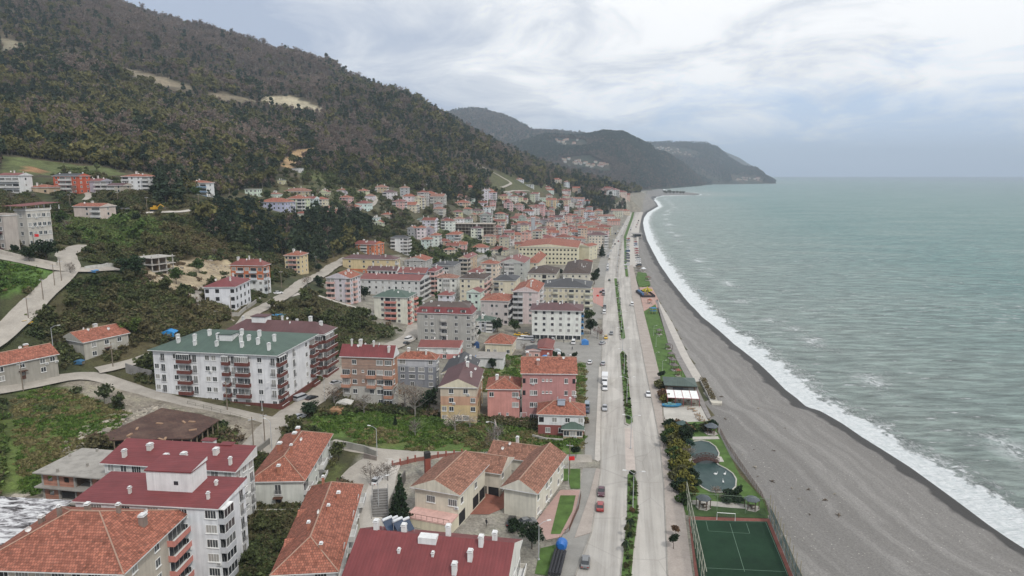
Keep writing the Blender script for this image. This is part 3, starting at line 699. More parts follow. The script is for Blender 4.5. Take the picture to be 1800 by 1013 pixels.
def B(name, label, xC, yE, yB=None, xL=None, xR=None, yaw=82, wall='W', roof='hip', rc='r', nf=None, L=None, Rp=None, a=None, b=None, D=None, ze=None, rh=None, chim=2, bc=None,
      bands=None, cat='building', group=None, ov=.55, near=None, ridge=None, basez=None, wmat=None, floor0=0, top=True, chcol=(.66,.64,.6), seed=None, fh=None, auto=None):
    if D is not None: P = at_depth(xC, yE, D); ze = P[2]; P = np.array([P[0], P[1], 0])
    else:
        P = ground(xC, yB); ze = eave_height(P, yE) if ze is None else ze
    th = R(yaw)
    if a is None: a = abs(solve_len(P, ze, th, xR)) if xR is not None else 10
    if b is None: b = abs(solve_len(P, ze, th + math.pi / 2, xL)) if xL is not None else 10
    a = min(max(a, 5), 60); b = min(max(b, 5), 75)
    ca, sa = math.cos(th), math.sin(th); cor = [(0, 0), (a, 0), (a, b), (0, b), (a / 2, b / 2)]
    zs = [H(P[0] + x * ca - y * sa, P[1] + x * sa + y * ca) for x, y in cor]
    zb = zs[0] if basez is None else basez
    if ze - zb < 2.6: ze = zb + 2.8
    hgt = ze - zb
    if nf is None: nf = max(1, int(round(hgt / 2.95)))
    fh = hgt / nf
    FW_ = P[1] * CP - (zb - CAMZ) * SP
    if near is None: near = FW_ < 300
    far = FW_ > 620
    seed = len(BUILT) * 13 + 5 if seed is None else seed
    root = empty(name, (P[0], P[1], zb), th)
    wm = wmat or m_wall(WC[wall] if isinstance(wall, str) else wall)
    mb = MB(); mats = [wm]; drop = max(1.0, zb - min(zs) + 1.0)
    segs = [(-drop, 0, None)]
    if bands:
        cuts = [0]
        for f0, f1, c in bands:
            segs.append((f0 * fh, f1 * fh, c))
    else: segs.append((0, hgt, None))
    for z0, z1, c in segs:
        mi = 0
        if c is not None:
            mm = m_brick(c[1]) if isinstance(c, tuple) and c[0] == 'brick' else m_wall(WC[c] if isinstance(c, str) else c)
            mats.append(mm); mi = len(mats) - 1
        mb.box(0, a, 0, b, z0, z1, mi, bottom=False)
    mb.build('wall', mats, root)
    opt = dict(bc=WC[bc] if isinstance(bc, str) else (bc or (.6, .59, .57)))
    rnd = random.Random(seed)
    def auto_pat(ln, front):
        n = max(1, int(ln / 3.1)); s = ''.join(rnd.choice('wwwWf' if not far else 'ww') for _ in range(n))
        if auto and n >= 3 and nf >= 3 and front:
            s = list(s); k = rnd.choice([0, n // 2, n - 1]); s[k] = rnd.choice('bbg'); s = ''.join(s)
        return s
    if L is None: L = auto_pat(b, True)
    if Rp is None: Rp = auto_pat(a, True)
    if L: face_items(root, 0, b, -math.pi / 2, b, 0, nf, fh, L, near, opt, floor0)
    if Rp: face_items(root, 0, 0, 0, a, 0, nf, fh, Rp, near, opt, floor0)
    if roof: rp = roof_part(root, a, b, hgt, roof, rc, ov, rh, wm, ridge, chim, seed, chcol, far=far)
    else: rp = (None, None)
    tag(root, label, cat, group)
    BUILT.append(dict(xr=(xR if xR is not None else xC), yB=yB, o=root, px=(xL if xL is not None else xC), xc=xC, py=(yB or yE + 20), yE=yE, D=FW_, wall=wall, rc=rc, roof=roof, nf=nf, a=a, b=b, h=hgt, auto=auto, root=root, label=label))
    return root, dict(a=a, b=b, h=hgt, fh=fh, nf=nf, P=P, zb=zb, th=th, wm=wm, opt=opt, roof=rp[0], rz=rp[1], near=near)
# ------------------------------------------------------------------ roads, pavements, lawns, sheets
def m_ground2(name, c, var=.2, scale=.35, rough=.92, fine=3.0, bumpd=.05):
    t = NT(name); p = t.coord(); a = t.noise(p, scale, 8, .65); d = t.noise(p, fine, 4, .7)
    f = t.ramp(a, [(.3, sc3(c, 1 - var)), (.7, sc3(c, 1 + var))]); f = t.mix(.5, f, t.ramp(d, [(.3, .72), (.68, 1.16)]), 'MULTIPLY')
    t.set(f, rough, .2); t.bump(d, .3, bumpd); return t.m
def m_road():
    t = NT('road_concrete'); p = t.coord(); rt = (0, 0, R(9))
    a = t.noise(p, .12, 7, .6); lanes = t.noise(t.mapping(t.mapping(p, (1, 1, 1), rt), (.55, .02, 1)), 1, 4, .6); d = t.noise(p, 4, 4, .7)
    f = t.ramp(a, [(.3, (.40, .375, .34)), (.7, (.47, .445, .41))])
    f = t.mix(.8, f, t.ramp(lanes, [(.35, .72), (.6, 1.06)]), 'MULTIPLY'); f = t.mix(.4, f, t.ramp(d, [(.3, .75), (.7, 1.12)]), 'MULTIPLY')
    cr = t.n('ShaderNodeTexVoronoi'); cr.feature = 'DISTANCE_TO_EDGE'; cr.inputs['Scale'].default_value = .09; t.l(t.mapping(t.mapping(p, (1, 1, 1), rt), (1, .6, 1)), cr.inputs[0])
    f = t.mix(t.ramp(cr.outputs['Distance'], [(.0, .35), (.012, 0.)]), f, (.2, .19, .17))
    sl = t.n('ShaderNodeTexVoronoi'); sl.inputs['Scale'].default_value = .11; t.l(t.mapping(t.mapping(p, (1, 1, 1), rt), (1.5, .35, 1)), sl.inputs[0]); bw = t.n('ShaderNodeRGBToBW'); t.l(sl.outputs['Color'], bw.inputs[0]); f = t.mix(.8, f, t.ramp(bw.outputs[0], [(.2, .88), (.8, 1.05)]), 'MULTIPLY')
    t.set(f, .9, .25); return t.m
M['road'] = m_road(); M['pave'] = m_ground2('paving', (.36, .315, .28), .12, .3); M['pave2'] = m_ground2('pale_paving', (.45, .42, .38), .12, .3)
M['dirt'] = m_ground2('gravel_road', (.35, .32, .28), .18, .25); M['lawn'] = m_ground2('lawn_grass', (.075, .130, .034), .38, .35, .95, 5)
M['kerb'] = m_ground2('kerb_stone', (.30, .28, .25), .2); M['asph'] = m_ground2('old_asphalt', (.27, .26, .24), .15, .2)
M['turf'] = m_ground2('artificial_turf', (.014, .038, .020), .35, .10, .95, 6); M['line'] = m_plain((.12, .19, .14), .8); M['redbr'] = m_ground2('red_brick_paving', (.27, .115, .085), .2, .4)
M['wood_deck'] = m_ground2('deck_boards', (.24, .225, .21), .2, 1.0)
t = NT('deck'); p = t.coord(); wv_ = t.n('ShaderNodeTexWave'); wv_.bands_direction = 'Y'; wv_.inputs['Scale'].default_value = .22; wv_.inputs['Distortion'].default_value = .6; t.l(t.mapping(p, (1, 1, 1), (0, 0, R(12))), wv_.inputs[0])
f = t.ramp(t.noise(p, .4, 6, .7), [(.3, (.20, .185, .175)), (.7, (.30, .28, .265))]); f = t.mix(.5, f, t.ramp(wv_.outputs[1], [(.1, .55), (.5, 1.05)]), 'MULTIPLY'); t.set(f, .9, .2); M['deck'] = t.m
def flat(pts, z=3.0): return [tuple(at_z(a, b, z)[:2]) for a, b in pts]
def sheet(name, pts, mat, z, depth=.0, kind='structure', parent=None, world=False, **kw):
    P = pts if world else flat(pts, z)
    m = MB()
    A = sum(P[i][0] * P[(i + 1) % len(P)][1] - P[(i + 1) % len(P)][0] * P[i][1] for i in range(len(P)))
    if A < 0: P = P[::-1]
    if depth: m.prism(P, z - depth, z)
    else: m.face([(x, y, z) for x, y in P])
    o = m.build(name, mat, parent)
    if parent is None: tag(o, kind=kind, **kw)
    return o
EL = [(985,1100),(1012,1013),(1041,935),(1050,872),(1057,825),(1057,760),(1058,645),(1060,560),(1063,493),(1073,438),(1083,418),(1093,400),(1105,378),(1117,352),(1124,342),(1131,338)]
ER = [(1176,1100),(1175,1013),(1173,960),(1168,850),(1160,773),(1150,720),(1132,632),(1111,520),(1106,468),(1105,433),(1110,403),(1117,387),(1128,367),(1130,352),(1133,340)]
sheet('road', EL + ER[::-1], M['road'], 3.03, 3)
PLb = [(1236,1100),(1218,1013),(1202,892),(1195,872),(1170,760),(1165,737),(1160,660),(1127,530),(1118,490),(1112,465)]
sheet('pavement', ER[:9] + [(1112,465)] + PLb[::-1][1:], M['pave'], 3.14, .12)
sheet('parking_lot', [(1106,468),(1124,470),(1122,430),(1124,398),(1128,380),(1132,368),(1128,367),(1117,387),(1110,403),(1105,433)], M['pave2'], 3.05, 3)
# frontage strip west of the road, cross street
sheet('pavement', [(1041,935),(1050,872),(1057,825),(1048,823),(1036,870),(1010,945),(1026,940)], M['pave'], 3.15, .13)
sheet('pavement', [(1057,808),(1057,760),(1058,645),(1053,645),(1045,808),(1051,811)], M['pave2'], 3.15, .13)
sheet('parking_lot', [(1045,808),(1053,645),(1054,600),(1050,560),(1040,560),(1030,640),(1028,808)], M['asph'], 3.02)
sheet('parking_lot', [(1010,1040),(1012,1013),(1041,935),(1048,823),(1025,823),(1015,880),(975,975),(960,1040)], M['asph'], 3.02)
sheet('street', [(1058,642),(1059,598),(1000,602),(905,596),(850,602),(845,622),(930,612),(1000,628),(1034,640)], M['asph'], 3.018)
sheet('parking_lot', [(1060,560),(1063,493),(1073,438),(1062,436),(1044,490),(1040,560)], M['asph'], 3.02)
sheet('paved_yard', [(1060,540),(1062,506),(1040,506),(1039,530)], m_ground2('pink_paving', (.42, .24, .21), .1), 3.05)
# thin kerb along the dual carriageway
for L_ in (EL[1:9], ER[1:8]):
    P = flat(L_); Q = []
    for i, q in enumerate(P):
        a = np.array(P[max(i - 1, 0)]); b = np.array(P[min(i + 1, len(P) - 1)]); d = (b - a) / np.linalg.norm(b - a); Q.append((q[0] - d[1] * .28, q[1] + d[0] * .28))
    sheet('kerb', P + Q[::-1], M['kerb'], 3.17, .16, world=True)
MED = [
 [(1090,1100),(1090,1013),(1102,910),(1105,835),(1114,826),(1122,847),(1122,910),(1114,967),(1109,1013),(1108,1100)],
 [(1098,745),(1091,622),(1096,617),(1101,622),(1111,744),(1104,748)],
 [(1089,596),(1082,490),(1087,490),(1097,595),(1093,598)],
 [(1082,487),(1083,468),(1088,440),(1091,417),(1110,383),(1120,363),(1121,348),(1123,348),(1123,363),(1114,384),(1096,417),(1092,440),(1088,468),(1087,487)]]
for P in MED:
    sheet('kerb', P, M['kerb'], 3.20, .2)
    Q = flat(P); c = np.mean(Q, 0); sheet('verge', [(c[0] + (x - c[0]) * .93, y - np.sign(y - c[1]) * .4) for x, y in Q], M['lawn'], 3.24, world=True)
# unplanted middle strip: paler worn concrete band between islands
sheet('road_marking', [(1100,826),(1098,752),(1112,752),(1117,826)], m_ground2('worn_concrete', (.46, .40, .36), .12), 3.036)
# seafront park strip
sheet('lawn', [(1160,660),(1131,548),(1152,535),(1176,605),(1211,672),(1216,684),(1166,690)], M['lawn'], 3.06, 1.2)
sheet('lawn', [(1118,490),(1121,478),(1136,480),(1143,500),(1124,505)], M['lawn'], 3.06, 1.2)
sheet('promenade', [(1128,530),(1124,505),(1146,505),(1158,528),(1152,562),(1136,565)], m_ground2('rubber_paving', (.40, .27, .23), .2), 3.05, 1.2)
sheet('promenade', [(1152,528),(1157,540),(1175,605),(1211,672),(1244,736),(1250,733),(1222,672),(1196,624),(1174,575),(1160,540),(1157,528)], M['deck'], 3.2, 2.2)
sheet('promenade', [(1157,528),(1160,540),(1174,575),(1196,624),(1222,671),(1237,669),(1211,627),(1181,566),(1162,536)], M['pave2'], 3.22, 2.2)
sheet('yard', [(1166,716),(1232,714),(1244,738),(1268,775),(1205,775),(1168,745)], m_ground2('pale_concrete', (.42, .40, .36), .2, .15), 3.05, .8)
PARK = [(1171,744),(1253,740),(1300,835),(1345,880),(1352,905),(1206,905),(1196,872)]
sheet('lawn', PARK, M['lawn'], 3.07, .8)
for P in ([(1216,768),(1262,767),(1265,772),(1218,773)], [(1208,880),(1226,879),(1290,884),(1335,890),(1335,896),(1288,893),(1210,886)]): sheet('footpath', P, M['pave2'], 3.12)
# football pitch
PITCH_C = [(1213,914),(1348,917),(1398,1040),(1232,1040)]
sheet('football_pitch_border', [(1210,908),(1352,912),(1410,1050),(1226,1050)], m_ground2('red_border', (.19,.075,.06), .2), 3.06, .8)
pitch = sheet('football_pitch', PITCH_C, M['turf'], 3.09)
sheet('verge', [(1209,884),(1345,894),(1351,911),(1210,907)], m_ground2('rough_grass', (.05, .085, .03), .3), 3.085)
def line(a, b, w_=.12, z=3.11, mat=None, name='pitch_line', parent=None):
    a, b = np.array(at_z(*a, z)[:2]), np.array(at_z(*b, z)[:2]); d = (b - a) / np.linalg.norm(b - a); n = np.array([-d[1], d[0]]) * w_ / 2 * .8
    return [tuple(a - n), tuple(b - n), tuple(b + n), tuple(a + n)]
mb = MB()
for a, b in [((1214,914.5),(1347,918)), ((1241,916),(1245,933)), ((1245,933.5),(1317,938)), ((1312,920),(1318,938)), ((1232,998),(1380,1005)), ((1283,920),(1309,1005)), ((1215,915),(1232,1012)), ((1346,918),(1385,1012))]:
    mb.face([(x, y, 3.11) for x, y in line(a, b)])
tag(mb.build('pitch_marking', M['line']), kind='structure')

# draped lanes on the hillside
def lane(name, pts, width, mat, dz=.22, elev=None, step=3.0):
    P = [ground(a, b)[:2] for a, b in pts]; Q = []
    for a, b in zip(P, P[1:]):
        n = max(1, int(np.linalg.norm(b - a) / step)); Q += [a * (1 - k / n) + b * k / n for k in range(n)]
    Q.append(P[-1]); Q = np.array(Q)
    for _ in range(6): Q[1:-1] = (Q[:-2] + Q[1:-1] * 2 + Q[2:]) / 4
    m = MB(); W = [-1, -.5, 0, .5, 1]; rows = []; wd = width if isinstance(width, (list, tuple)) else (width, width)
    for i, q in enumerate(Q):
        d = Q[min(i + 1, len(Q) - 1)] - Q[max(i - 1, 0)]; d = d / (np.linalg.norm(d) + 1e-9); nn = np.array([-d[1], d[0]]); hw = (wd[0] + (wd[1] - wd[0]) * i / len(Q)) / 2
        hw *= 1 + .06 * math.sin(i * 1.7)
        xy = [q + nn * hw * k for k in W]; zz = [H(*a) for a in xy]; z0 = sorted(zz)[3]
        rows.append([(a[0], a[1], max(z, z0 * .6 + z * .4) + dz - (.45 if abs(k) == 1 else 0)) for a, z, k in zip(xy, zz, W)])
    for a, b in zip(rows, rows[1:]):
        for k in range(4): m.face([a[k], b[k], b[k + 1], a[k + 1]][::-1])
    o = m.build(name, mat, smooth=True); tag(o, kind='structure'); return o
lane('lane', [(1040,806),(1000,806),(940,802),(850,800),(760,800),(690,800),(640,792),(600,784),(582,778)], 6.5, M['dirt'])
lane('lane', [(690,800),(655,805),(625,825),(610,850),(612,872)], (9, 8), M['dirt'])
lane('lane', [(672,808),(668,850),(650,880),(655,930),(648,1000)], (9, 5), M['pave2'])
lane('lane', [(-30,690),(60,675),(110,660),(170,652),(200,668),(260,690),(330,708),(400,722),(450,732),(484,742)], (6, 6), M['dirt'])
lane('lane', [(440,800),(462,765),(490,740),(530,715),(575,680),(610,650),(660,622),(700,604),(722,592),(728,570)], (9, 7), M['dirt'], .26)
lane('lane', [(170,652),(215,645),(250,630),(285,620),(330,607),(380,602),(420,585),(430,562),(465,540),(500,520),(540,492),(580,470),(610,455)], (5, 8), M['dirt'], .24)
lane('lane', [(505,522),(540,512),(580,527),(640,545),(662,555)], (2.2, 3), M['pave2'])
lane('lane', [(-30,612),(20,575),(50,545),(80,515),(105,492),(128,476),(120,462),(112,450),(126,436),(145,432)], (8, 6.5), M['dirt'], .3)
lane('lane', [(-10,448),(40,460),(90,474),(128,480),(170,476),(205,474)], (6, 5), M['dirt'], .34)
lane('lane', [(95,378),(170,378),(250,376),(300,373),(360,369),(400,366),(430,358)], (4, 4), M['pave2'])
lane('lane', [(120,325),(150,335),(160,345),(150,352)], 5, M['dirt'])
lane('lane', [(635,368),(655,362),(662,350),(655,342),(640,340)], 4, M['dirt'])
lane('lane', [(880,330),(900,322),(880,310),(850,295),(820,285)], 5, M['dirt'])
lane('lane', [(860,352),(875,337),(900,336),(930,336)], 5, M['dirt'])
lane('lane', [(640,300),(600,262),(560,262),(520,290)], 4, M['dirt'])
lane('lane', [(815,470),(850,452),(878,440),(905,428),(930,410),(960,398)], 5, M['asph'])
lane('lane', [(830,640),(826,600),(836,570),(838,545),(840,520),(862,490),(870,470)], 6, M['asph'])
sheet('paved_yard', [(800,925),(818,878),(890,872),(960,870),(1010,850),(1020,870),(985,935),(930,940),(880,960),(800,950)], M['asph'], H(*at_z(880,910,4)[:2]) + .2) if False else None
# ------------------------------------------------------------------ the nearer buildings, one by one
_, F1 = B('apartment_house', 'apartment house with hipped orange tile roof and red parapet balconies, beside the white block', 214, 1006, xR=325, D=101, b=22.5, yaw=87, wall='B', roof='hip', rc='r', nf=4, L='WwWwWwWw', Rp=['wwb', 'wwb', 'wwb'], bc='S', rh=4.6, chim=5, ov=.9, near=True, chcol=(.24,.19,.16))
r2, F2 = B('apartment_block', 'white apartment block with low dark red roof and a white box stair tower on top', 382, 895, xL=132, xR=430, D=117, yaw=84, wall=(.70,.71,.73), roof='mono', rc='R', nf=5, L='.W.W.WwW.W', Rp=['g.f', 'g.f'], bc=(.52,.53,.55), rh=.9, chim=0, ov=.4, near=True)
q = MB(); q.box(4.2, 9.2, 7.0, 15.5, 0, 4.3, 0); q.box(4.0, 9.4, 6.8, 15.7, 4.3, 4.5, 1); q.face([(4.0,6.8,4.5),(9.4,6.8,5.2),(9.4,15.7,5.2),(4.0,15.7,4.5)], 1); q.face([(4.0,6.8,4.5),(9.4,6.8,4.5),(9.4,6.8,5.2)], 0); q.box(4.14, 4.2, 9.5, 10.3, 1.9, 2.6, 2)
q.build('stair_tower', [M['white'], roofmat('R'), M['glass']], r2, (0, 0, F2['h']))
for x, y in ((3, 18), (7, 4), (2.5, 3)): link('chimney', chimney_mesh(1.0, (.66,.64,.6), .5), F2['roof'], (x, y, F2['h'] + .5))
r3, F3 = B('apartment_block', 'tall white block with shiny crimson sheet roof and a dark glazed penthouse corner', 412, 829, xL=183, xR=445, D=134, yaw=82, wall=(.62,.62,.60), roof='mono', rc='R', nf=5, L=['wwW...TTTT', 'w.w.w.w.ww'], Rp=['TwT', 'bwf'], bc=(.62,.62,.6), rh=2.0, chim=6, ov=.6, near=True)
for x, y in ((8, 6), (9.5, 11)):
    q = MB(); q.box(-.7, .7, -1.2, 1.2, -.6, .9, 0); q.box(-.9, .9, -1.4, 1.4, .9, 1.05, 1); q.build('roof_hatch', [M['white'], roofmat('R')], F3['roof'], (x, y, F3['h'] + 1.2))
B('flat_roofed_building', 'low building with dirty white flat roof streaked with dark stains', -45, 990, xR=122, D=113, b=22, yaw=84, wall='G', roof='flat', rc='c', nf=2, L='www', Rp='www', chim=0, ov=.5, near=True)
t = NT('stained_membrane'); p = t.coord(); a = t.noise(t.mapping(p, (.5, 1.4, 1), (0, 0, R(35))), .5, 8, .75, 1.2); t.set(t.ramp(a, [(.42, (.05,.045,.045)), (.50, (.35,.34,.35)), (.56, (.62,.62,.62))]), .8, .2)
[c for c in BUILT[-1]['o'].children if c.name.startswith('roof')][0].data.materials[0] = t.m
_, F7 = B('house', 'white two storey house with long orange tile hip roof above the gravel yard', 535, 845, 893, 443, 580, yaw=92, wall=(.64,.65,.60), roof='hip', rc='r', nf=2, L=['.f.', '.D.'], Rp=['b.wb.w', 'b.wb.w'], rh=3.2, chim=5, chcol=(.40,.17,.11), near=True, ov=.7)
_, F8 = B('house', 'row house with long salmon tile roof and small gabled dormers, next to the steps', 590, 1004, xL=483, D=117, a=32, yaw=95, wall='W', roof='hip', rc='r', nf=2, L='WW', Rp=['b.wb.wb', 'w.wb.ww'], rh=3.6, chim=5, chcol=(.42,.18,.12), near=True, ov=.7)
for x, y, s_ in ((7, -.4, 1), (19, -.4, 1), (26, -.4, 1), (9, F8['b'] + .4, -1), (20, F8['b'] + .4, -1)):
    q = MB(); z0 = F8['h'] + .15
    q.face([(x - 1.9, y, z0), (x, y, z0 + 1.2), (x, y + s_ * 3.2, z0 + 1.5)][::int(-s_)], 0); q.face([(x + 1.9, y, z0), (x, y + s_ * 3.2, z0 + 1.5), (x, y, z0 + 1.2)][::int(-s_)], 0); q.face([(x - 1.9, y, z0), (x + 1.9, y, z0), (x, y, z0 + 1.2)], 1)
    q.build('dormer', [roofmat('r'), M['white']], F8['roof'])
_, F9 = B('hotel', 'big building with broad crimson sheet roof, white chimneys and solar heaters at the ridge', 884, 1050, D=109, a=17, b=27, yaw=80, wall=(.70,.69,.64), roof='gable', rc='R', nf=3, L='WWWWWW', Rp=['.TT.', 'bTTb'], bc=(.70,.66,.58), rh=4.4, chim=0, near=True, ov=.45, ridge='b')
for x, y, h in ((8.9, 24.5, 1.6), (9.2, 19.5, 1.3), (9.5, 11.5, 1.9), (9.4, 3.2, 1.4), (7.6, 5.2, 1.5), (5.0, 6.5, 1.5), (2.6, 8.6, 1.6), (5.0, 13, .5), (5, 19, .5)):
    link('chimney', chimney_mesh(h, (.72,.72,.70), .95 if h > .6 else .5), F9['roof'], (x, y, F9['rz'](x, y)))
q = MB(); q.box(-.9, .9, -1.6, 1.6, -.8, .7, 0); q.build('roof_hatch', [M['white']], F9['roof'], (7.7, 14.6, F9['rz'](7.7, 14.6)))
# station-like complex with terracotta roofs round a brick yard
_, G1 = B('school_building', 'cream east wing with terracotta gable roof and blank end wall, beside the parked black car', 942, 867, 914, 886, None, yaw=69, a=21, wall=(.66,.63,.54), roof='gable', rc='t', nf=2, L='.', Rp='w.ww.ww', rh=2.6, chim=0, ov=.7, near=True, ridge='a')
_, G2 = B('school_building', 'cream west wing with terracotta roof and upper terrace, beside the tall brick chimney', 806, 869, 927, 729, None, yaw=70, a=15, wall=(.66,.62,.51), roof='gable', rc='t', nf=2, L=['.W.W', '....'], Rp=['w.w.', 'H.HH'], rh=2.6, chim=0, ov=.8, near=True, ridge='a')
q = MB(); q.box(-4.6, 0, 0, G2['b'], 2.6, 2.95, 0); q.box(-4.5, 0, .1, G2['b'] - .1, -1.5, 2.6, 1)
for k in range(9): q.box(-4.6, -4.55, G2['b'] * k / 8 - .03, G2['b'] * k / 8 + .03, 2.95, 3.9, 2)
q.box(-4.62, -4.55, 0, G2['b'], 3.85, 3.93, 2); q.build('terrace', [m_wall(WC['P']), m_wall(WC['C']), m_plain((.25,.15,.12))], BUILT[-1]['o'])
_, G3 = B('school_building', 'cream cross wing over a carport, joining the two terracotta roofed wings', 878, 833, None, 815, None, D=159, yaw=72, a=9, wall=(.66,.62,.53), roof='gable', rc='t', nf=2, L=['...', '.HH'], Rp='w.', rh=2.2, chim=0, ov=.6, near=True, ridge='b')
_, G4 = B('school_building', 'rear terracotta roofed cross wing of the cream complex, facing the meadow', 945, 813, None, 860, None, D=172, yaw=71, a=9, wall=(.66,.62,.53), roof='gable', rc='t', nf=2, L='....', Rp='w', rh=2.2, chim=1, ov=.6, near=True, ridge='b')
# the green and maroon roofed blocks on the gravel road
BR = (.15,.055,.045)
_, M1 = B('apartment_block', 'long white apartment block with dark green hip roof and brown balcony bands', 490, 625, 719, 268, 553, yaw=81, wall=(.72,.72,.73), roof='hip', rc='g', nf=5, L=['.f.wggf.ww.gfgg.w.f', 'wf.wbbf.ww.bfbb.w.f', 'wf.wbbf.ww.bfbb.w.f', 'wf.wbbf.ww.bfbb.w.f', '.f.w.bf.ww.bf.b.w.f'], Rp=['gwf.wb', 'bwf.wb'], bc=BR, rh=3.6, chim=0, ov=1.0, near=True)
for x, y, h in [(2,3,1.8),(5,8,1.6),(3,12,1.3),(6,14,1.7),(3,20,1.2),(7,22,1.5),(3,27,1.1),(6,29,1.4),(4,33,1.2),(8,36,1.5),(9,5,1.8),(9.5,10,1.6),(10,16,1.5),(9,26,1.5),(7,12,1.3),(7,18,1.4)]:
    if x < M1['a'] and y < M1['b']: link('chimney', chimney_mesh(h, (.72,.72,.70), .9), M1['roof'], (x, y, M1['rz'](x, y)))
q = MB(); q.box(6, 10, 17, 21, 0, 2.6, 0); q.box(5.7, 10.3, 16.7, 21.3, 2.6, 2.8, 1); q.build('stair_tower', [M['white'], roofmat('g')], BUILT[-1]['o'], (0, 0, M1['h'] + 1.4))
q = MB(); q.box(-.35, M1['a'] + .2, -.35, 0, -2, 1.5, 0); q.box(-.35, 0, 0, M1['b'] + .2, -2, 1.5, 0); q.build('plinth', m_wall(BR), BUILT[-1]['o'])
_, M2 = B('apartment_block', 'white block with maroon roof and stepped brown balconies, behind the green roofed one', 570, 588, 663, 400, 587, yaw=80, wall=(.70,.70,.70), roof='hip', rc='m', nf=5, L=['wgf.wggf.ww.gf.wg', 'wbf.wbbf.ww.bf.wb'], Rp=['ggb', 'bbb'], bc=BR, rh=3.0, chim=7, chcol=(.7,.7,.68), ov=.9, near=True)
q = MB(); q.box(3, 7, 22, 27, 0, 3.4, 0); q.box(2.7, 7.3, 21.7, 27.3, 3.4, 3.6, 1); q.build('stair_tower', [M['white'], roofmat('m')], BUILT[-1]['o'], (0, 0, M2['h'] + 1.0))
B('long_house', 'long grey two storey house with orange tile roof, facing the gravel road junction', -25, 650, 682, None, 100, yaw=58, b=9, wall=(.34,.32,.28), roof='gable', rc='r', nf=2, L='.', Rp=['.w.w.ww', '.w.D.w.'], rh=2.6, chim=2, chcol=(.4,.2,.13), ridge='a', near=True)
B('long_house', 'pale long house with orange gable roof and plain end wall, below the scrub hill', 150, 603, 634, 109, 225, yaw=62, wall=(.42,.40,.35), roof='gable', rc='r', nf=2, L='..', Rp=['.w.w.w.', '.w.D.w.'], rh=2.6, chim=1, ridge='a', near=True)
B('apartment_house', 'unglazed new white house with red hip roof, beside the gravel road bend', 415, 505, 546, 359, 439, yaw=93, wall=(.72,.72,.74), roof='hip', rc='R', nf=3, L='h.h..h', Rp='hhhh', rh=2.4, chim=2, near=True)
B('apartment_house', 'orange and white apartment house with dark red hip roof, behind the new white house', 465, 468, 516, 405, 474, yaw=82, wall='W', roof='hip', rc='d', nf=4, L=['WbWbW', 'WbWbW', '.w.ww'], Rp='bw', bc=(.60,.62,.64), bands=[(0, 2, 'W'), (2, 4, 'O')], rh=2.6, chim=3)
B('apartment_house', 'lone pale yellow apartment tower with orange roof at the edge of the pine grove', 529, 450, 483, 500, 541, yaw=86, wall='Y', roof='hip', rc='r', nf=4, L='wbbw', Rp='ww', bc=(.55,.30,.25), rh=1.8, chim=2)
B('apartment_house', 'tall pink and white corner block with orange gable roof at the edge of town', 617, 490, 535, 574, 633, yaw=80, wall=(.60,.55,.58), roof='gable', rc='r', nf=5, L='bb.w.b', Rp='wbww', bc='P', rh=2.6, chim=2)
B('apartment_house', 'white apartment house with green hip roof and pink balcony stacks', 717, 524, 571, 657, 731, yaw=80, wall=(.70,.68,.58), roof='hip', rc='g', nf=5, L='.wbbw.', Rp='bwwb', bc='S', rh=2.6, chim=3, chcol=(.7,.7,.66))
B('apartment_block', 'long white block with red sheet roofs stepped behind the green roofed pink balconied house', 738, 494, 531, 632, 754, yaw=80, wall=(.58,.58,.57), roof='gable', rc='d', nf=4, L='wwwwwwwww', Rp='bb', rh=2.0, chim=4)
B('apartment_block', 'grey rendered block with crimson mansard roof and white dormers', 829, 553, 615, 733, 836, yaw=82, wall=(.40,.39,.36), roof='mansard', rc='R', nf=5, L='.ww.b.w.w', Rp='bwb', bc=(.5,.48,.44), rh=3.4, chim=6)
for k in range(4):
    q = MB(); q.box(-.5, 1.2, -1.1, 1.1, 0, 1.5, 0); q.box(-.55, -.5, -.8, .8, .3, 1.3, 1); q.box(-.8, 1.3, -1.3, 1.3, 1.5, 1.7, 2); q.build('dormer', [M['white'], M['glass'], roofmat('R')], BUILT[-1]['o'], (.3, BUILT[-1]['b'] * (k + .6) / 4.2, BUILT[-1]['h'] + .4))
B('apartment_block', 'white seafront block with maroon roof, blue corner balconies and ground floor shops', 1021, 547, 598, 935, 1030, yaw=84, wall=(.70,.71,.66), roof='hip', rc='m', nf=5, L=['wwwwww', 'wwwwww', 'wwwwww', 'wwwwww', 'SSSSSS'], Rp=['gww', 'gww', 'gww', 'gww', 'SSS'], bc=(.08,.20,.36), rh=2.2, chim=4, chcol=(.7,.7,.68), ov=1.0, a=14)
B('apartment_block', 'long pale yellow block with slate grey roof, behind the white seafront block', 1037, 507, 548, 953, 1041, yaw=81, wall=(.60,.55,.42), roof='hip', rc='k', nf=4, L='wwbwwbwwb', Rp='bw', bc=(.6,.58,.45), rh=3.4, chim=4)
B('apartment_house', 'pale pink tower with orange roof and shaded balcony stack, beside the slate roofed block', 945, 514, 570, 902, 956, yaw=81, wall=(.62,.52,.50), roof='gable', rc='r', nf=6, L='bb.w.', Rp='wbw', bc=(.55,.55,.55), rh=2.6, chim=3)
B('apartment_house', 'pinkish white house with orange hip roof, below the cream block with dark roof', 893, 530, 572, 845, 904, yaw=80, wall=(.52,.47,.45), roof='hip', rc='r', nf=3, L='w.ww.h', Rp='bw', rh=1.9, chim=1)
B('apartment_block', 'cream block with dark brown roof and maroon balcony column, behind the grey mansard block', 851, 491, 536, 808, 862, yaw=80, wall='C', roof='hip', rc='n', nf=5, L='ww.w', Rp='bb', bc='P', rh=2.0, chim=1)
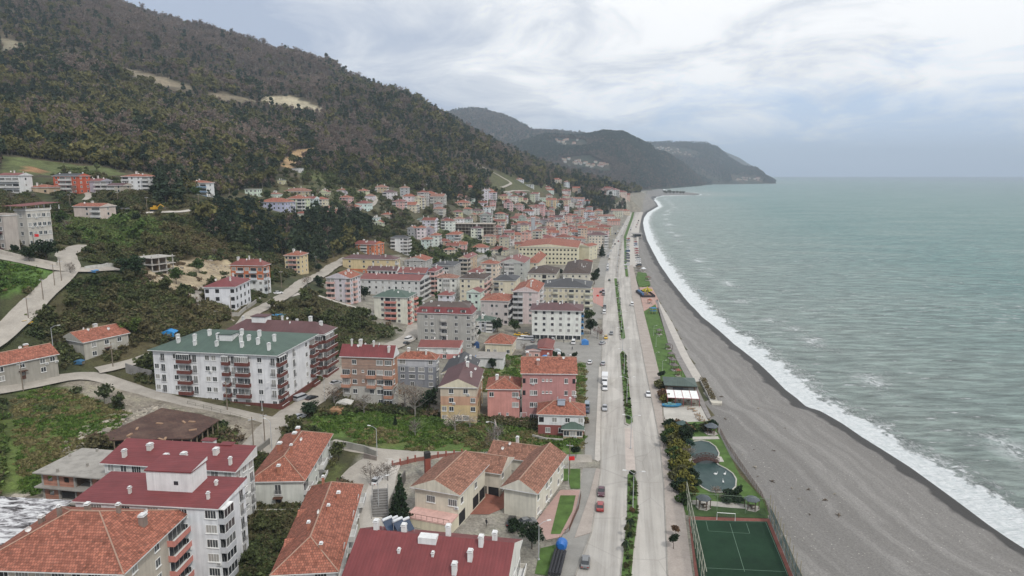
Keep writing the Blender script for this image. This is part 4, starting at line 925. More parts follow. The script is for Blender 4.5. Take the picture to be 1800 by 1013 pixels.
B('apartment_block', 'cream apartment house with charcoal roof, behind the pale pink tower', 905, 494, 535, 868, 914, yaw=80, wall='C', roof='hip', rc='k', nf=4, L='bw.w', Rp='ww', bc='K', rh=2.2, chim=1)
B('school_building', 'long cream school block with rows of dark windows and orange tile roof', 1015, 436, 466, 912, 1026, yaw=82, wall=(.66,.62,.46), roof='gable', rc='r', nf=4, L='hhhhhhhhhhhhhhhh', Rp='ww', rh=2.6, chim=0)
B('apartment_block', 'cream gabled block with orange roof at the seaward end of the school block', 1035, 434, 458, 1017, 1050, yaw=60, wall=(.60,.56,.42), roof='gable', rc='r', nf=4, L='.', Rp='ww', rh=1.6, chim=0, ridge='a')
B('apartment_block', 'cream house with dark glazed loft roof, inland of its twin by the slate roofed block', 977, 482, 508, 928, 984, yaw=81, wall=(.60,.57,.48), roof='hip', rc='n', nf=3, L='wwwHww', Rp='ww', rh=3.2, chim=1)
B('apartment_block', 'cream house with dark brown roof nearest the seafront road, behind the slate roofed block', 1036, 482, 508, 990, 1041, yaw=82, wall=(.60,.57,.48), roof='hip', rc='n', nf=3, L='wwww', Rp='ww', rh=3.0, chim=2)
B('apartment_block', 'wide red roofed block with pale glass front, inland of the dark loft roofed house', 921, 463, 492, 878, 932, yaw=80, wall=(.46,.47,.44), roof='gable', rc='d', nf=4, L='wgg.w', Rp='ww', rh=3.0, chim=6)
B('house', 'orange tile roofed house in front of the cream school block', 945, 463, 482, 925, 960, yaw=80, wall='C', roof='hip', rc='r', nf=3, L='ww', Rp='ww', rh=4.0, chim=1)
B('apartment_block', 'broad orange roofed block with dark underside, behind the cream block with maroon balconies', 873, 477, 495, 832, 884, yaw=80, wall='K', roof='gable', rc='r', nf=4, L='www', Rp='ww', rh=2.8, chim=1)
B('apartment_block', 'grey apartment block with dark gravel roof and deep balconies in the old centre', 797, 468, 510, 758, 810, yaw=80, wall=(.40,.39,.37), roof='hip', rc='k', nf=5, L='w.bb.', Rp='www', rh=1.6, chim=3)
B('apartment_house', 'narrow pinkish house with red roof squeezed between the white terrace and the grey block', 765, 478, 520, 750, 778, yaw=80, wall='P', roof='hip', rc='R', nf=5, L='wb', Rp='bb', bc='P', rh=1.6, chim=1)
B('apartment_block', 'tan block with stacked open balconies, behind the grey block with gravel roof', 822, 455, 500, 806, 838, yaw=78, wall='T', roof='gable', rc='d', nf=6, L='bb', Rp='bww', bc='B', rh=1.6, chim=1)
B('apartment_block', 'long block banded yellow and orange under a dark maroon roof', 695, 457, 492, 602, 703, yaw=80, wall='Y', roof='hip', rc='m', nf=4, L='.w..w.ww.w.', Rp='bw', bands=[(0, 2, 'O'), (2, 4, 'Y')], rh=2.2, chim=3)
B('apartment_block', 'white block with dark clerestory windows, in front of the yellow and orange block', 697, 477, 500, 646, 703, yaw=80, wall='W', roof='gable', rc='m', nf=3, L='hhhhhhh', Rp='w', rh=2.4, chim=4)
B('apartment_block', 'block with maroon roof and blue grey gable wall, beside the narrow pinkish house', 748, 481, 520, 700, 758, yaw=80, wall=(.24,.30,.38), roof='gable', rc='d', nf=4, L='hhhhhh', Rp='ww', rh=2.4, chim=5)
B('apartment_house', 'orange red apartment house with dark red gables at the foot of the pine grove', 657, 431, 452, 622, 675, yaw=70, wall='O', roof='gable', rc='d', nf=4, L='wbw', Rp='wWw', rh=2.0, chim=3, ridge='b')
B('apartment_house', 'slim white tower with balconies all round and dark roof with a long skylight', 717, 419, 449, 687, 721, yaw=80, wall='W', roof='hip', rc='k', nf=5, L='b.wb', Rp='bb', rh=1.6, chim=0)
B('apartment_house', 'house with bright orange roof and grey walls, behind the maroon roofed blue grey block', 748, 459, 476, 711, 760, yaw=80, wall='G', roof='gable', rc='r', nf=4, L='www', Rp='ww', rh=2.4, chim=1)
B('apartment_house', 'white house with twin dark green roofs between the pines and the unfinished frame', 756, 387, 398, 720, 766, yaw=80, wall='W', roof='hip', rc='g', nf=3, L='wbhw', Rp='ww', rh=1.6, chim=3)
# the row around the meadow
B('apartment_house', 'half bare brick, half white apartment house with crimson roof and terraces', 692, 630, 716, 600, 698, yaw=83, wall='W', roof='gable', rc='R', nf=5, L=['.w.dWW', 'bwsbWb', 'bwsbWb', 'Ww.wWg', 'w.w.wg'], Rp='w.', bands=[(0, 2, (.48,.46,.42)), (2, 5, ('brick', (.42,.20,.12)))], bc=(.50,.26,.18), rh=3.2, chim=4, near=True)
B('apartment_house', 'slate blue house with white trim and faded tile roof, beside the half brick house', 766, 633, 684, 699, 769, yaw=84, wall=(.24,.25,.28), roof='hip', rc='r', nf=4, L=['W..w', 'wWWw', 'wWWw', '.w.w'], Rp='w', bands=[(0, 3, (.24,.25,.28)), (3, 4, (.50,.51,.54))], rh=2.0, chim=2, near=True)
B('apartment_house', 'tall house with charcoal sheet roof edged in red, behind the peach house', 832, 658, 705, 778, 846, yaw=86, wall='C', roof='gable', rc='k', nf=5, L='.ww.', Rp='ww', rh=3.0, chim=2, near=True, ridge='a', a=16)
B('apartment_house', 'peeling peach and yellow house with brown gable roof above the meadow', 838, 682, 744, 774, 848, yaw=87, wall='C', roof='gable', rc='m', nf=4, L=['.w.w.', '.w..w', 'ww..w', 'w.WW.'], Rp='hw', bands=[(0, 2, (.60,.46,.26)), (2, 3, (.52,.32,.22)), (3, 4, (.56,.48,.38))], rh=2.6, chim=2, near=True, ridge='a')
B('apartment_house', 'small salmon pink house with orange hip roof, between the peach and the dusty pink houses', 913, 685, 738, 857, 916, yaw=88, wall=(.62,.30,.26), roof='hip', rc='r', nf=3, L=['w..W', '...W', '.ss.W'], Rp='w', rh=2.2, chim=1, near=True, a=11)
B('apartment_block', 'big dusty pink block with orange tile roof beside the road', 1011, 658, 742, 918, 1015, yaw=88, wall=(.48,.25,.235), roof='gable', rc='r', nf=4, L=['h.Ww.sss...W.h', 'h.Ww.sss...w.W', '..Ww.s.s...w.W', '..Ww.s.s...w..'], Rp='w.w', rh=3.4, chim=5, chcol=(.45,.25,.2), near=True, a=13)
B('house', 'white and maroon house with orange hip roof and roof water heater at the roadside', 1026, 731, 767, 946, 1030, yaw=85, wall='W', roof='hip', rc='r', nf=2, L=['h.w.w.w', '.w.w...'], Rp='ww', bands=[(0, 1, (.26,.09,.08)), (1, 2, 'W')], rh=2.6, chim=1, near=True, a=9)
B('shed', 'small kiosk with dark green roof in front of the white and maroon house', 1024, 757, 772, 990, 1028, yaw=86, wall='T', roof='hip', rc='g', nf=1, L='WWW', Rp='w', rh=1.4, chim=0, near=True, a=5, group=None)
B('house', 'low orange hip roofed house with plain walls beside the shop street', 899, 606, 625, 853, 907, yaw=80, wall='C', roof='hip', rc='r', nf=1, L='ww.w', Rp='ww', rh=3.2, chim=0, near=True, fh=3)
B('house', 'small pale grey house with dark green roof and balcony, below the pinkish white house', 866, 566, 585, 832, 873, yaw=82, wall=(.55,.56,.60), roof='hip', rc='g', nf=3, L='bwb', Rp='w', rh=2.0, chim=1, a=9)
B('long_house', 'long low pink house with dull red roof in front of the grey mansard block', 806, 612, 634, 737, 810, yaw=86, wall=(.52,.24,.22), roof='gable', rc='d', nf=2, L='....w..', Rp='w', bands=[(0, 1, (.50,.22,.20)), (1, 2, 'W')], rh=1.6, chim=1, a=11, near=True)
B('house', 'low white house with flat grey roof beside the blue tarpaulins', 884, 630, 650, 838, 892, yaw=84, wall='W', roof='flat', rc='c', nf=2, L='..w.', Rp='w', rh=.4, chim=0, near=True, a=8)
B('shed', 'long narrow maroon roofed shed across the shop street', 969, 614, 630, 951, 975, yaw=82, wall=(.36,.12,.1), roof='gable', rc='d', nf=1, L='.', Rp='.', rh=1.0, chim=0, near=True, a=14, b=6)
B('shed', 'low pink shed with grey sheet roof beside the narrow maroon one', 949, 617, 632, 925, 955, yaw=84, wall='P', roof='gable', rc='k', nf=1, L='ww', Rp='.', rh=.8, chim=0, near=True, a=6)
# left slope
B('school_building', 'tall beige school with narrow windows and flat canopy roof by the hill road', 53, 371, 434, 25, 88, yaw=72, wall=(.52,.49,.44), roof='flat', rc='c', nf=4, L='.w.', Rp='wwwww', rh=.5, chim=0, ov=.2)
SCH = BUILT[-1]['o']; q = MB(); q.face([(-2,-1,1.6),(14,-1,2.6),(14,10,2.6),(-2,10,1.6)], 0); q.face([(-2,10,1.55),(14,10,2.55),(14,-1,2.55),(-2,-1,1.55)], 0)
for x in (0, 5, 10, 13.5):
    for y in (0, 8): q.box(x, x + .25, y, y + .25, 0, 1.7, 1)
q.build('canopy', [m_metal(RC['d']), M['white']], SCH, (0, 0, BUILT[-1]['h'] + .2))
B('school_building', 'beige stair wing with dark zigzag fire stairs beside the tall school', 12, 380, 440, -18, 27, yaw=72, wall=(.45,.40,.36), roof='flat', rc='c', nf=4, L='ww', Rp='.', rh=.5, chim=0, ov=.2, a=5)
q = MB(); hh = BUILT[-1]['h']
for k in range(4):
    z0, z1 = hh * k / 4, hh * (k + 1) / 4; y0, y1 = (1, 7) if k % 2 == 0 else (7, 1)
    q.face([(-1.4, y0, z0 + .9), (-1.4, y1, z1 + .9), (-1.4, y1, z1), (-1.4, y0, z0)], 0); q.face([(0, y0, z0), (0, y1, z1), (-1.4, y1, z1), (-1.4, y0, z0)], 0)
q.build('fire_stairs', m_plain((.10, .05, .05)), BUILT[-1]['o'])
LH = [('white three storey villa with gabled red roof at the edge of the hillside', 36, 309, 341, -4, 42, 84, 'W', 'gable', 'd', 3, 'bbb', 'w'),
 ('low unfinished house with brown orange roof, beside the orange red block', 86, 330, 341, 49, 93, 84, 'T', 'hip', 'r', 1, 'h.h', 'w'),
 ('orange red four storey block with dark roof terrace on the hillside', 139, 310, 341, 93, 144, 80, (.50,.11,.06), 'gable', 'k', 4, 'wbbw', 'ww'),
 ('lilac and white villa with red gable roof beside the orange red block', 178, 319, 340, 146, 186, 80, 'V', 'gable', 'd', 3, 'w.b', 'bw'),
 ('small cream house with brown roof between two white villas', 216, 327, 340, 188, 224, 80, 'B', 'gable', 'm', 2, 'bw', 'w'),
 ('large white villa with wrap around terraces and flat hipped roof on the hillside', 263, 311, 339, 214, 272, 84, 'W', 'hip', 'r', 4, 'bwwb', 'wb'),
 ('white and blue villa with orange hip roof in front of the dark pines', 364, 322, 346, 328, 372, 84, 'W', 'hip', 'r', 3, 'bbb', 'w'),
 ('pale pink gabled house standing below the hillside lane', 178, 364, 391, 129, 185, 75, (.62,.52,.46), 'gable', 'r', 3, '.wb', 'w')]
for lab, xC, yE, yB, xL, xR, yw, wl, rf, rc_, nf, Lp, Rpp in LH:
    B('villa', lab, xC, yE, yB, xL, xR, yaw=yw, wall=wl, roof=rf, rc=rc_, nf=nf, L=Lp, Rp=Rpp, chim=1, rh=1.5, near=False, bc=(.24,.34,.48) if 'blue' in lab else None, a=10)

# ------------------------------------------------------------------ the rest of the town: x0 x1 eave-y base-y wall roof (flat roofs: c)
TOWN = """
430 457 333 346 W c|455 507 356 377 L r|505 536 350 374 C r|536 557 350 368 W d|553 577 351 367 C r|566 586 366 379 P r|497 547 337 348 T r|592 611 335 343 W r|596 617 348 358 P r
607 632 364 372 W r|625 650 358 372 W d|629 649 336 345 C r|658 683 330 343 T r|512 530 296 304 W c|490 500 317 325 C c|648 666 383 390 W c|658 677 392 401 C r
690 712 355 369 P d|707 731 346 357 W r|706 734 361 375 C r|742 766 341 353 P r|756 783 346 368 G r|796 822 346 355 T r|799 826 357 369 Y r|820 836 350 362 W c|796 815 373 387 Y d|814 831 368 381 G r
716 733 402 420 G r|732 751 401 425 W r|748 764 402 421 G r|775 793 386 397 C m|825 838 378 391 T r|845 868 372 383 G c|843 868 385 396 C r|768 792 425 434 T r|799 820 429 437 C r|792 815 411 421 C r
860 872 363 372 W r|876 893 345 355 Y r|923 940 325 333 W c|956 970 330 337 W r|892 926 340 350 W d|900 928 352 360 C r|902 920 361 373 P r|943 962 348 356 W c|947 960 358 368 W r|960 979 352 369 Y r|977 1000 352 367 T r|935 963 366 375 P r
950 972 373 382 Y r|893 930 385 397 C d|898 935 396 407 T d|926 950 384 397 P r|947 966 387 398 V m|965 991 383 395 W m|980 998 397 406 W r|953 980 402 412 T r|873 888 399 409 W c|886 901 405 415 C c|880 906 421 432 W r
885 925 414 424 C r|933 976 419 431 W d|975 1007 418 431 W r|990 1014 407 418 Y r|852 880 420 428 T r|862 894 440 450 C r|991 1003 320 331 W r|988 1004 336 345 W r|1006 1021 331 341 T r|1026 1041 354 362 L r
1057 1079 331 344 P r|1066 1090 334 349 W d|1080 1103 338 357 C d|1097 1109 343 357 P r|1026 1046 373 392 W r|1044 1060 371 386 C r|1074 1096 371 382 C r|1091 1109 371 380 C r|1052 1082 381 391 W r
1068 1092 389 396 P r|992 1011 379 388 C r|948 966 373 384 V d|1008 1025 385 400 T d|999 1013 393 403 C d|1022 1050 394 404 C r|1028 1062 397 406 C r|1046 1076 400 414 T r|952 979 407 417 C d|1026 1072 406 420 P r
1035 1071 414 438 C m|1000 1018 409 419 C r|1012 1032 420 430 G r|1022 1046 461 472 W r|1000 1028 350 360 W r|915 940 372 381 W r|905 925 380 389 C r|840 858 357 366 W r|838 860 400 408 P r|905 925 430 440 T r
860 884 470 486 P r|905 930 505 522 C k|820 850 515 548 W d|800 832 540 560 G n|860 905 545 560 B r|770 800 520 545 W d|690 720 505 520 C r|1005 1030 440 452 C r|940 965 438 450 G c|950 975 335 343 W r
1005 1030 385 394 W r|935 955 395 404 C r|965 985 410 420 W r|1010 1035 432 444 C r|870 890 378 386 W r|780 800 440 450 C r|830 860 436 446 W r|1030 1055 386 394 C r|640 660 345 353 W r|670 690 378 386 C r
560 580 338 346 C r|520 540 376 384 W r|472 492 342 350 W r|580 600 372 380 P r|745 765 322 330 W c|815 835 330 338 C r|850 868 336 344 W r|905 922 316 323 W r|970 988 316 323 C r|1040 1056 342 350 W r"""
WN = dict(W='white', C='cream', Y='yellow', P='pink', G='grey', O='orange', B='beige', L='pale blue', T='tan', V='lilac')
RN = dict(r='orange', d='dark red', m='maroon', g='green', k='charcoal', c='flat', n='brown', e='faded orange', h='brick red')
GEN = []
for i, row in enumerate(TOWN.replace('\n', '|').split('|')):
    if not row.strip(): continue
    x0, x1, ye, yb, wl, rc_ = row.split(); x0, x1, ye, yb = map(float, (x0, x1, ye, yb))
    rnd = random.Random(i * 7 + 1); rf = 'flat' if rc_ == 'c' else rnd.choice(['hip', 'hip', 'gable']); rc_ = rnd.choice('rreh') if rc_ == 'r' else rc_
    P = ground(x1, yb); Dp = P[1]; side = min(11 * 1200 / Dp * .18, (x1 - x0) * .25)
    wd = (x1 - x0) * Dp / 1200
    wc = tuple(min(.78, c * rnd.uniform(.88, 1.06)) for c in WC[wl])
    o, info = B('house' if yb - ye < 14 else 'apartment_house', None, x1 - side, ye, yb, x0, None, yaw=rnd.uniform(74, 88), wall=wc, roof=rf, rc=rc_, rh=None if wd < 13 else 2.8, chim=rnd.choice([0, 1, 2]), a=min(max(8, wd * rnd.uniform(.6, .9)), 14), seed=i * 7 + 1, ov=.5, auto=True)
    GEN.append((o, x0, x1, ye, yb, wl, rc_, info['nf'], wd))
def hit_any(x, y, r):
    for b_ in BUILT:
        th = b_['o'].rotation_euler.z; dx = x - b_['o'].location.x; dy = y - b_['o'].location.y; u = dx * math.cos(th) + dy * math.sin(th); v = -dx * math.sin(th) + dy * math.cos(th)
        if -r < u < b_['a'] + r and -r < v < b_['b'] + r: return True
    return False
rnd = random.Random(77); tries = 0; cnt = 0
FILL = [([(850,352),(940,346),(1000,352),(1060,388),(1072,428),(1010,432),(950,436),(900,440),(845,430),(838,398)], 85), ([(740,402),(838,398),(845,438),(800,446),(750,440)], 10), ([(760,500),(860,488),(880,500),(850,520),(800,530)], 3), ([(690,345),(780,350),(800,385),(760,392),(690,375)], 8)]
for poly, nn_ in FILL:
    k = 0; tries = 0
    while k < nn_ and tries < 900:
        tries += 1; px_ = rnd.uniform(min(p_[0] for p_ in poly), max(p_[0] for p_ in poly)); py_ = rnd.uniform(min(p_[1] for p_ in poly), max(p_[1] for p_ in poly))
        if not inpoly(np.array([px_]), np.array([py_]), poly)[0]: continue
        P = ground(px_, py_)
        if hit_any(P[0] - 4, P[1] + 5, 6.5): continue
        wm_ = rnd.uniform(9, 15); wpx = wm_ * 1200 / P[1]; nf_ = rnd.choice([2, 3, 3, 4, 4, 5]); ye = py_ - nf_ * 2.9 * 1200 / P[1] * .97
        wl = rnd.choice('WWWWCCPGBP'); rc_ = rnd.choice('rreehhdm'); sd_ = 1000 + tries
        wc = tuple(min(.78, c * rnd.uniform(.88, 1.06)) for c in WC[wl])
        o, info = B('house' if nf_ < 3 else 'apartment_house', None, px_, ye, py_, px_ - wpx * .8, None, yaw=rnd.uniform(72, 90), wall=wc, roof=rnd.choice(['hip', 'hip', 'gable']), rc=rc_, chim=rnd.choice([0, 1, 1]), a=rnd.uniform(8, 11), seed=sd_, ov=.5, auto=True)
        GEN.append((o, px_ - wpx, px_, ye, py_, wl, rc_, info['nf'], wm_)); k += 1
GN = dict(house='house', apartment_house='apartment house')
LAND = [(1020,555,'the white seafront block'),(785,575,'the crimson mansard block'),(690,545,'the green roofed pink balconied house'),(965,448,'the long cream school block'),(830,402,'the unfinished concrete frame'),(520,465,'the lone yellow tower'),
 (650,435,'the orange red house by the pines'),(1000,525,'the slate roofed block'),(705,430,'the slim white tower'),(350,332,'the white and blue villa'),(780,490,'the grey gravel roofed block'),(835,510,'the maroon balconied cream block'),
 (745,392,'the green roofed white house'),(1078,345,'the hillside apartment row'),(1053,424,'the big maroon roofed block'),(480,365,'the row under the lane'),(515,285,'the sandy scar in the woods'),(880,325,'the pale switchback lane'),(615,400,'the pine grove'),(960,360,'the yellow gabled house')]
def wname(n): return {1: 'low', 2: 'two storey', 3: 'three storey', 4: 'four storey', 5: 'five storey', 6: 'six storey', 7: 'seven storey'}.get(n, 'tall')
ORD = ['first', 'second', 'third', 'fourth', 'fifth', 'sixth', 'seventh', 'eighth', 'ninth', 'tenth']
draft = {}
for g in GEN:
    o, x0, x1, ye, yb, wl, rc_, nf, wd = g; xm, ym = (x0 + x1) / 2, (ye + yb) / 2
    lx, ly, nm = min(LAND, key=lambda q: ((q[0] - xm) / 1.0) ** 2 + ((q[1] - ym) * 1.6) ** 2)
    dx, dy = xm - lx, (ym - ly) * 1.8
    rel = ('behind' if dy < 0 else 'in front of') if abs(dy) > abs(dx) else ('seaward of' if dx > 0 else 'inland of')
    rr = 'flat roofed' if rc_ == 'c' else RN[rc_] + ' roofed'
    lab = f"{wname(nf)} {WN[wl]} {rr} house {rel} {nm}"
    draft.setdefault(lab, []).append(g)
for lab, gs in draft.items():
    gs.sort(key=lambda g: -g[4])
    for k, g in enumerate(gs):
        L_ = lab if len(gs) == 1 else lab + (', nearer' if (len(gs) == 2 and k == 0) else ', farther' if len(gs) == 2 else f", {ORD[min(k,9)]} nearest")
        g[0]['label'] = L_; g[0]['group'] = 'houses of the hillside town'
# ------------------------------------------------------------------ trees and shrubs
def m_leaf(name, inst):
    t = NT(name); p = t.coord()
    if inst: c = t.attr('tintc', 'INSTANCER').outputs['Color']
    else:
        oi = t.n('ShaderNodeObjectInfo'); c = t.n('ShaderNodeHueSaturation'); t.l(oi.outputs['Color'], c.inputs['Color']); t.l(t.math('ADD', t.math('MULTIPLY', oi.outputs['Random'], .5), .75), c.inputs['Value']); c = c.outputs[0]
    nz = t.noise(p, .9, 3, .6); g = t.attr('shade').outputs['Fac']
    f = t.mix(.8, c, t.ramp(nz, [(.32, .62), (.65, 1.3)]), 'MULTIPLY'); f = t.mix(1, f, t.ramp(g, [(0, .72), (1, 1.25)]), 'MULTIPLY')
    t.set(f, .85, .15); return t.m
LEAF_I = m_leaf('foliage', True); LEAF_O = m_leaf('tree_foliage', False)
BARK = m_plain((.085, .065, .05), .95); BARK2 = m_plain((.24, .22, .20), .95)
def leaves_mesh(name, centers, size, mat, seed=0, flat_=.0, extra=None, bark=None, jit=.5):
    r = np.random.default_rng(seed); n = len(centers); c = np.asarray(centers)
    a = r.normal(size=(n, 3)); a /= np.linalg.norm(a, axis=1)[:, None]; b = r.normal(size=(n, 3)); b -= (a * b).sum(1)[:, None] * a; b /= np.linalg.norm(b, axis=1)[:, None]
    if flat_: a[:, 2] *= flat_; b[:, 2] *= flat_
    s = size * (1 + jit * r.uniform(-1, 1, (n, 1))); a = a * s; b = b * s * .7
    q = np.stack([c - a, c - b, c + a, c + b], 1)
    V = q.reshape(-1, 3); F = np.arange(4 * n).reshape(-1, 4); sh = np.repeat(r.random(n), 4)
    mats = [mat]; mi = np.zeros(n, int); V = list(map(tuple, V)); F = list(map(tuple, F)); sh = list(sh); mi = list(mi)
    if extra is not None:
        k = len(V); V += extra.v; F += [tuple(i + k for i in f) for f in extra.f]; mi += [1] * len(extra.f); sh += [.5] * len(extra.v); mats.append(bark or BARK)
    me = bpy.data.meshes.new(name); me.from_pydata(V, [], F)
    for m in mats: me.materials.append(m)
    me.polygons.foreach_set('material_index', mi); at = me.attributes.new('shade', 'FLOAT', 'POINT'); at.data.foreach_set('value', sh); me.update(); return me
def pts_blobs(n, blobs, seed, shell=.75):
    r = np.random.default_rng(seed); w_ = np.array([b[3] ** 2 for b in blobs]); w_ = w_ / w_.sum(); k = r.choice(len(blobs), n, p=w_); B_ = np.array(blobs)
    d = r.normal(size=(n, 3)); d /= np.linalg.norm(d, axis=1)[:, None]; rad = B_[k, 3][:, None] * np.clip(shell + (1 - shell) * r.normal(size=(n, 1)) * .8, .2, 1.15)
    p = B_[k, :3] + d * rad * np.array([1, 1, .8]); return p
def blobs_round(h, w_, n, seed):
    r = random.Random(seed); o = []
    for i in range(n):
        a = r.uniform(0, 6.28); rr = w_ * .5 * math.sqrt(r.random()) * .65; z = h * r.uniform(.42, .86); k = 1 - abs(z / h - .58) * 1.1
        o.append((math.cos(a) * rr, math.sin(a) * rr, z, w_ * r.uniform(.17, .27) * k))
    o.append((0, 0, h * .62, w_ * .3)); return o
def pts_conifer(n, h, w_, seed):
    r = np.random.default_rng(seed); z = h * (.12 + .88 * (1 - np.sqrt(r.random(n)))); R_ = w_ / 2 * (1 - z / h) ** .8; tier = (np.sin(z / h * 34) * .18 + .85)
    a = r.uniform(0, 6.28, n); lob = 1 + .25 * np.sin(a * 5 + z * 2); rr = R_ * tier * lob * np.sqrt(r.uniform(.25, 1, n)); return np.stack([np.cos(a) * rr, np.sin(a) * rr, z - rr * .25], 1)
def pts_pine(n, h, w_, seed):
    r = random.Random(seed); bl = []
    for i in range(9):
        a = r.uniform(0, 6.28); z = h * r.uniform(.4, .95); rr = w_ * .33 * (1.15 - z / h); bl.append((math.cos(a) * rr, math.sin(a) * rr, z, w_ * r.uniform(.13, .22)))
    return pts_blobs(n, bl, seed, .7)
def branches(h, w_, seed, n=9, trunk=.16, lean=.35, sub=4, t0=.25):
    r = random.Random(seed); m = MB(); top = (r.uniform(-.3, .3), r.uniform(-.3, .3), h * .8)
    m.tube([(0, 0, -.5), (top[0] * .4, top[1] * .4, h * .4), top], [trunk, trunk * .75, trunk * .25], 5)
    for i in range(n):
        z0 = h * (t0 + .5 * i / n); a = i * 2.4 + r.uniform(-.4, .4); L_ = w_ * .5 * r.uniform(.7, 1.05) * (1.15 - .5 * i / n); e = (math.cos(a) * L_, math.sin(a) * L_, z0 + h * r.uniform(.16, .34))
        f = z0 / (h * .8); s = (top[0] * f, top[1] * f, z0); md = tuple((s[k] + e[k]) / 2 + (0, 0, -.15)[k] for k in range(3))
        m.tube([s, md, e], [trunk * .4, trunk * .25, trunk * .1], 3, cap=False)
        for j in range(sub):
            u = r.uniform(.35, 1); b = tuple(s[k] * (1 - u) + e[k] * u for k in range(3)); c = (b[0] + r.uniform(-.9, .9) * w_ * .16, b[1] + r.uniform(-.9, .9) * w_ * .16, b[2] + r.uniform(.2, 1) * h * .14); m.tube([b, c], [trunk * .14, trunk * .05], 3, cap=False)
    return m
def twigs(h, w_, n, seed, size):
    bl = blobs_round(h, w_, 8, seed); return pts_blobs(n, bl, seed + 5, .6)
# ---- the woods: one object, thousands of instances on the slopes
PROTO = bpy.data.collections.new('tree_kinds')
def proto(i, me): o = bpy.data.objects.new('k%02d' % i, me); PROTO.objects.link(o)
tr = lambda h, t_: (lambda m: (m.tube([(0, 0, -1), (0, 0, h)], [t_, t_ * .5], 4), m)[1])(MB())
proto(0, leaves_mesh('c0', pts_conifer(230, 11, 5.6, 1), .62, LEAF_I, 1, extra=tr(9, .2)))
proto(1, leaves_mesh('c1', pts_pine(230, 11, 6.5, 2), .62, LEAF_I, 2, extra=tr(9, .2)))
proto(2, leaves_mesh('c2', pts_blobs(260, blobs_round(9, 7.5, 9, 3), 3), .66, LEAF_I, 3, extra=tr(5, .2)))
proto(3, leaves_mesh('c3', twigs(10, 6.5, 230, 4, .3), .34, LEAF_I, 4, extra=branches(10, 6, 4, 8, .14, sub=3), bark=BARK2))
proto(4, leaves_mesh('c4', twigs(9, 6.5, 200, 8, .3), .36, LEAF_I, 5, extra=branches(9, 6, 8, 9, .14, sub=3), bark=BARK2))
proto(5, leaves_mesh('c5', pts_blobs(190, [(0, 0, .5, 1.1), (.9, .4, .4, .8), (-.8, .5, .5, .9), (.1, -.9, .4, .8)], 6), .27, LEAF_I, 6))
proto(6, leaves_mesh('c6', pts_blobs(170, [(0, 0, .8, .9), (.6, .4, .6, .7), (-.4, .5, 1.2, .6), (.1, -.6, .5, .7)], 7, .5), .20, LEAF_I, 7, extra=branches(2.2, 2, 3, 7, .04, sub=2, t0=.05)))
proto(7, leaves_mesh('c7', np.column_stack([rng.uniform(-.9, .9, 60), rng.uniform(-.9, .9, 60), rng.uniform(.02, .28, 60)]), .20, LEAF_I, 8))
def scatter(name, P, kind, scale, tint, label=None):
    n = len(P); me = bpy.data.meshes.new(name); me.vertices.add(n); me.vertices.foreach_set('co', np.asarray(P, np.float32).ravel())
    a = me.attributes.new('kind', 'INT', 'POINT'); a.data.foreach_set('value', np.asarray(kind, np.int32))
    a = me.attributes.new('scl', 'FLOAT_VECTOR', 'POINT'); a.data.foreach_set('vector', np.asarray(scale, np.float32).ravel())
    a = me.attributes.new('rot', 'FLOAT_VECTOR', 'POINT'); rt = np.zeros((n, 3), np.float32); rt[:, 2] = rng.uniform(0, 6.28, n); rt[:, 0] = rng.normal(0, .06, n); a.data.foreach_set('vector', rt.ravel())
    a = me.attributes.new('tintc', 'FLOAT_COLOR', 'POINT'); a.data.foreach_set('color', np.concatenate([np.asarray(tint), np.ones((n, 1))], 1).astype(np.float32).ravel())
    me.update(); o = link(name, me); md = o.modifiers.new('scatter', 'NODES')
    g = bpy.data.node_groups.new(name, 'GeometryNodeTree'); g.interface.new_socket('Geometry', in_out='INPUT', socket_type='NodeSocketGeometry'); g.interface.new_socket('Geometry', in_out='OUTPUT', socket_type='NodeSocketGeometry')
    gi = g.nodes.new('NodeGroupInput'); go = g.nodes.new('NodeGroupOutput'); ip = g.nodes.new('GeometryNodeInstanceOnPoints'); ci = g.nodes.new('GeometryNodeCollectionInfo')
    ci.inputs['Collection'].default_value = PROTO; ci.inputs['Separate Children'].default_value = True; ci.inputs['Reset Children'].default_value = True; ip.inputs['Pick Instance'].default_value = True
    def na(nm, ty): x = g.nodes.new('GeometryNodeInputNamedAttribute'); x.data_type = ty; x.inputs['Name'].default_value = nm; return x.outputs['Attribute']
    g.links.new(gi.outputs[0], ip.inputs['Points']); g.links.new(ci.outputs[0], ip.inputs['Instance']); g.links.new(na('kind', 'INT'), ip.inputs['Instance Index'])
    g.links.new(na('rot', 'FLOAT_VECTOR'), ip.inputs['Rotation']); g.links.new(na('scl', 'FLOAT_VECTOR'), ip.inputs['Scale']); g.links.new(ip.outputs[0], go.inputs[0]); md.node_group = g
    tag(o, kind='stuff'); return o
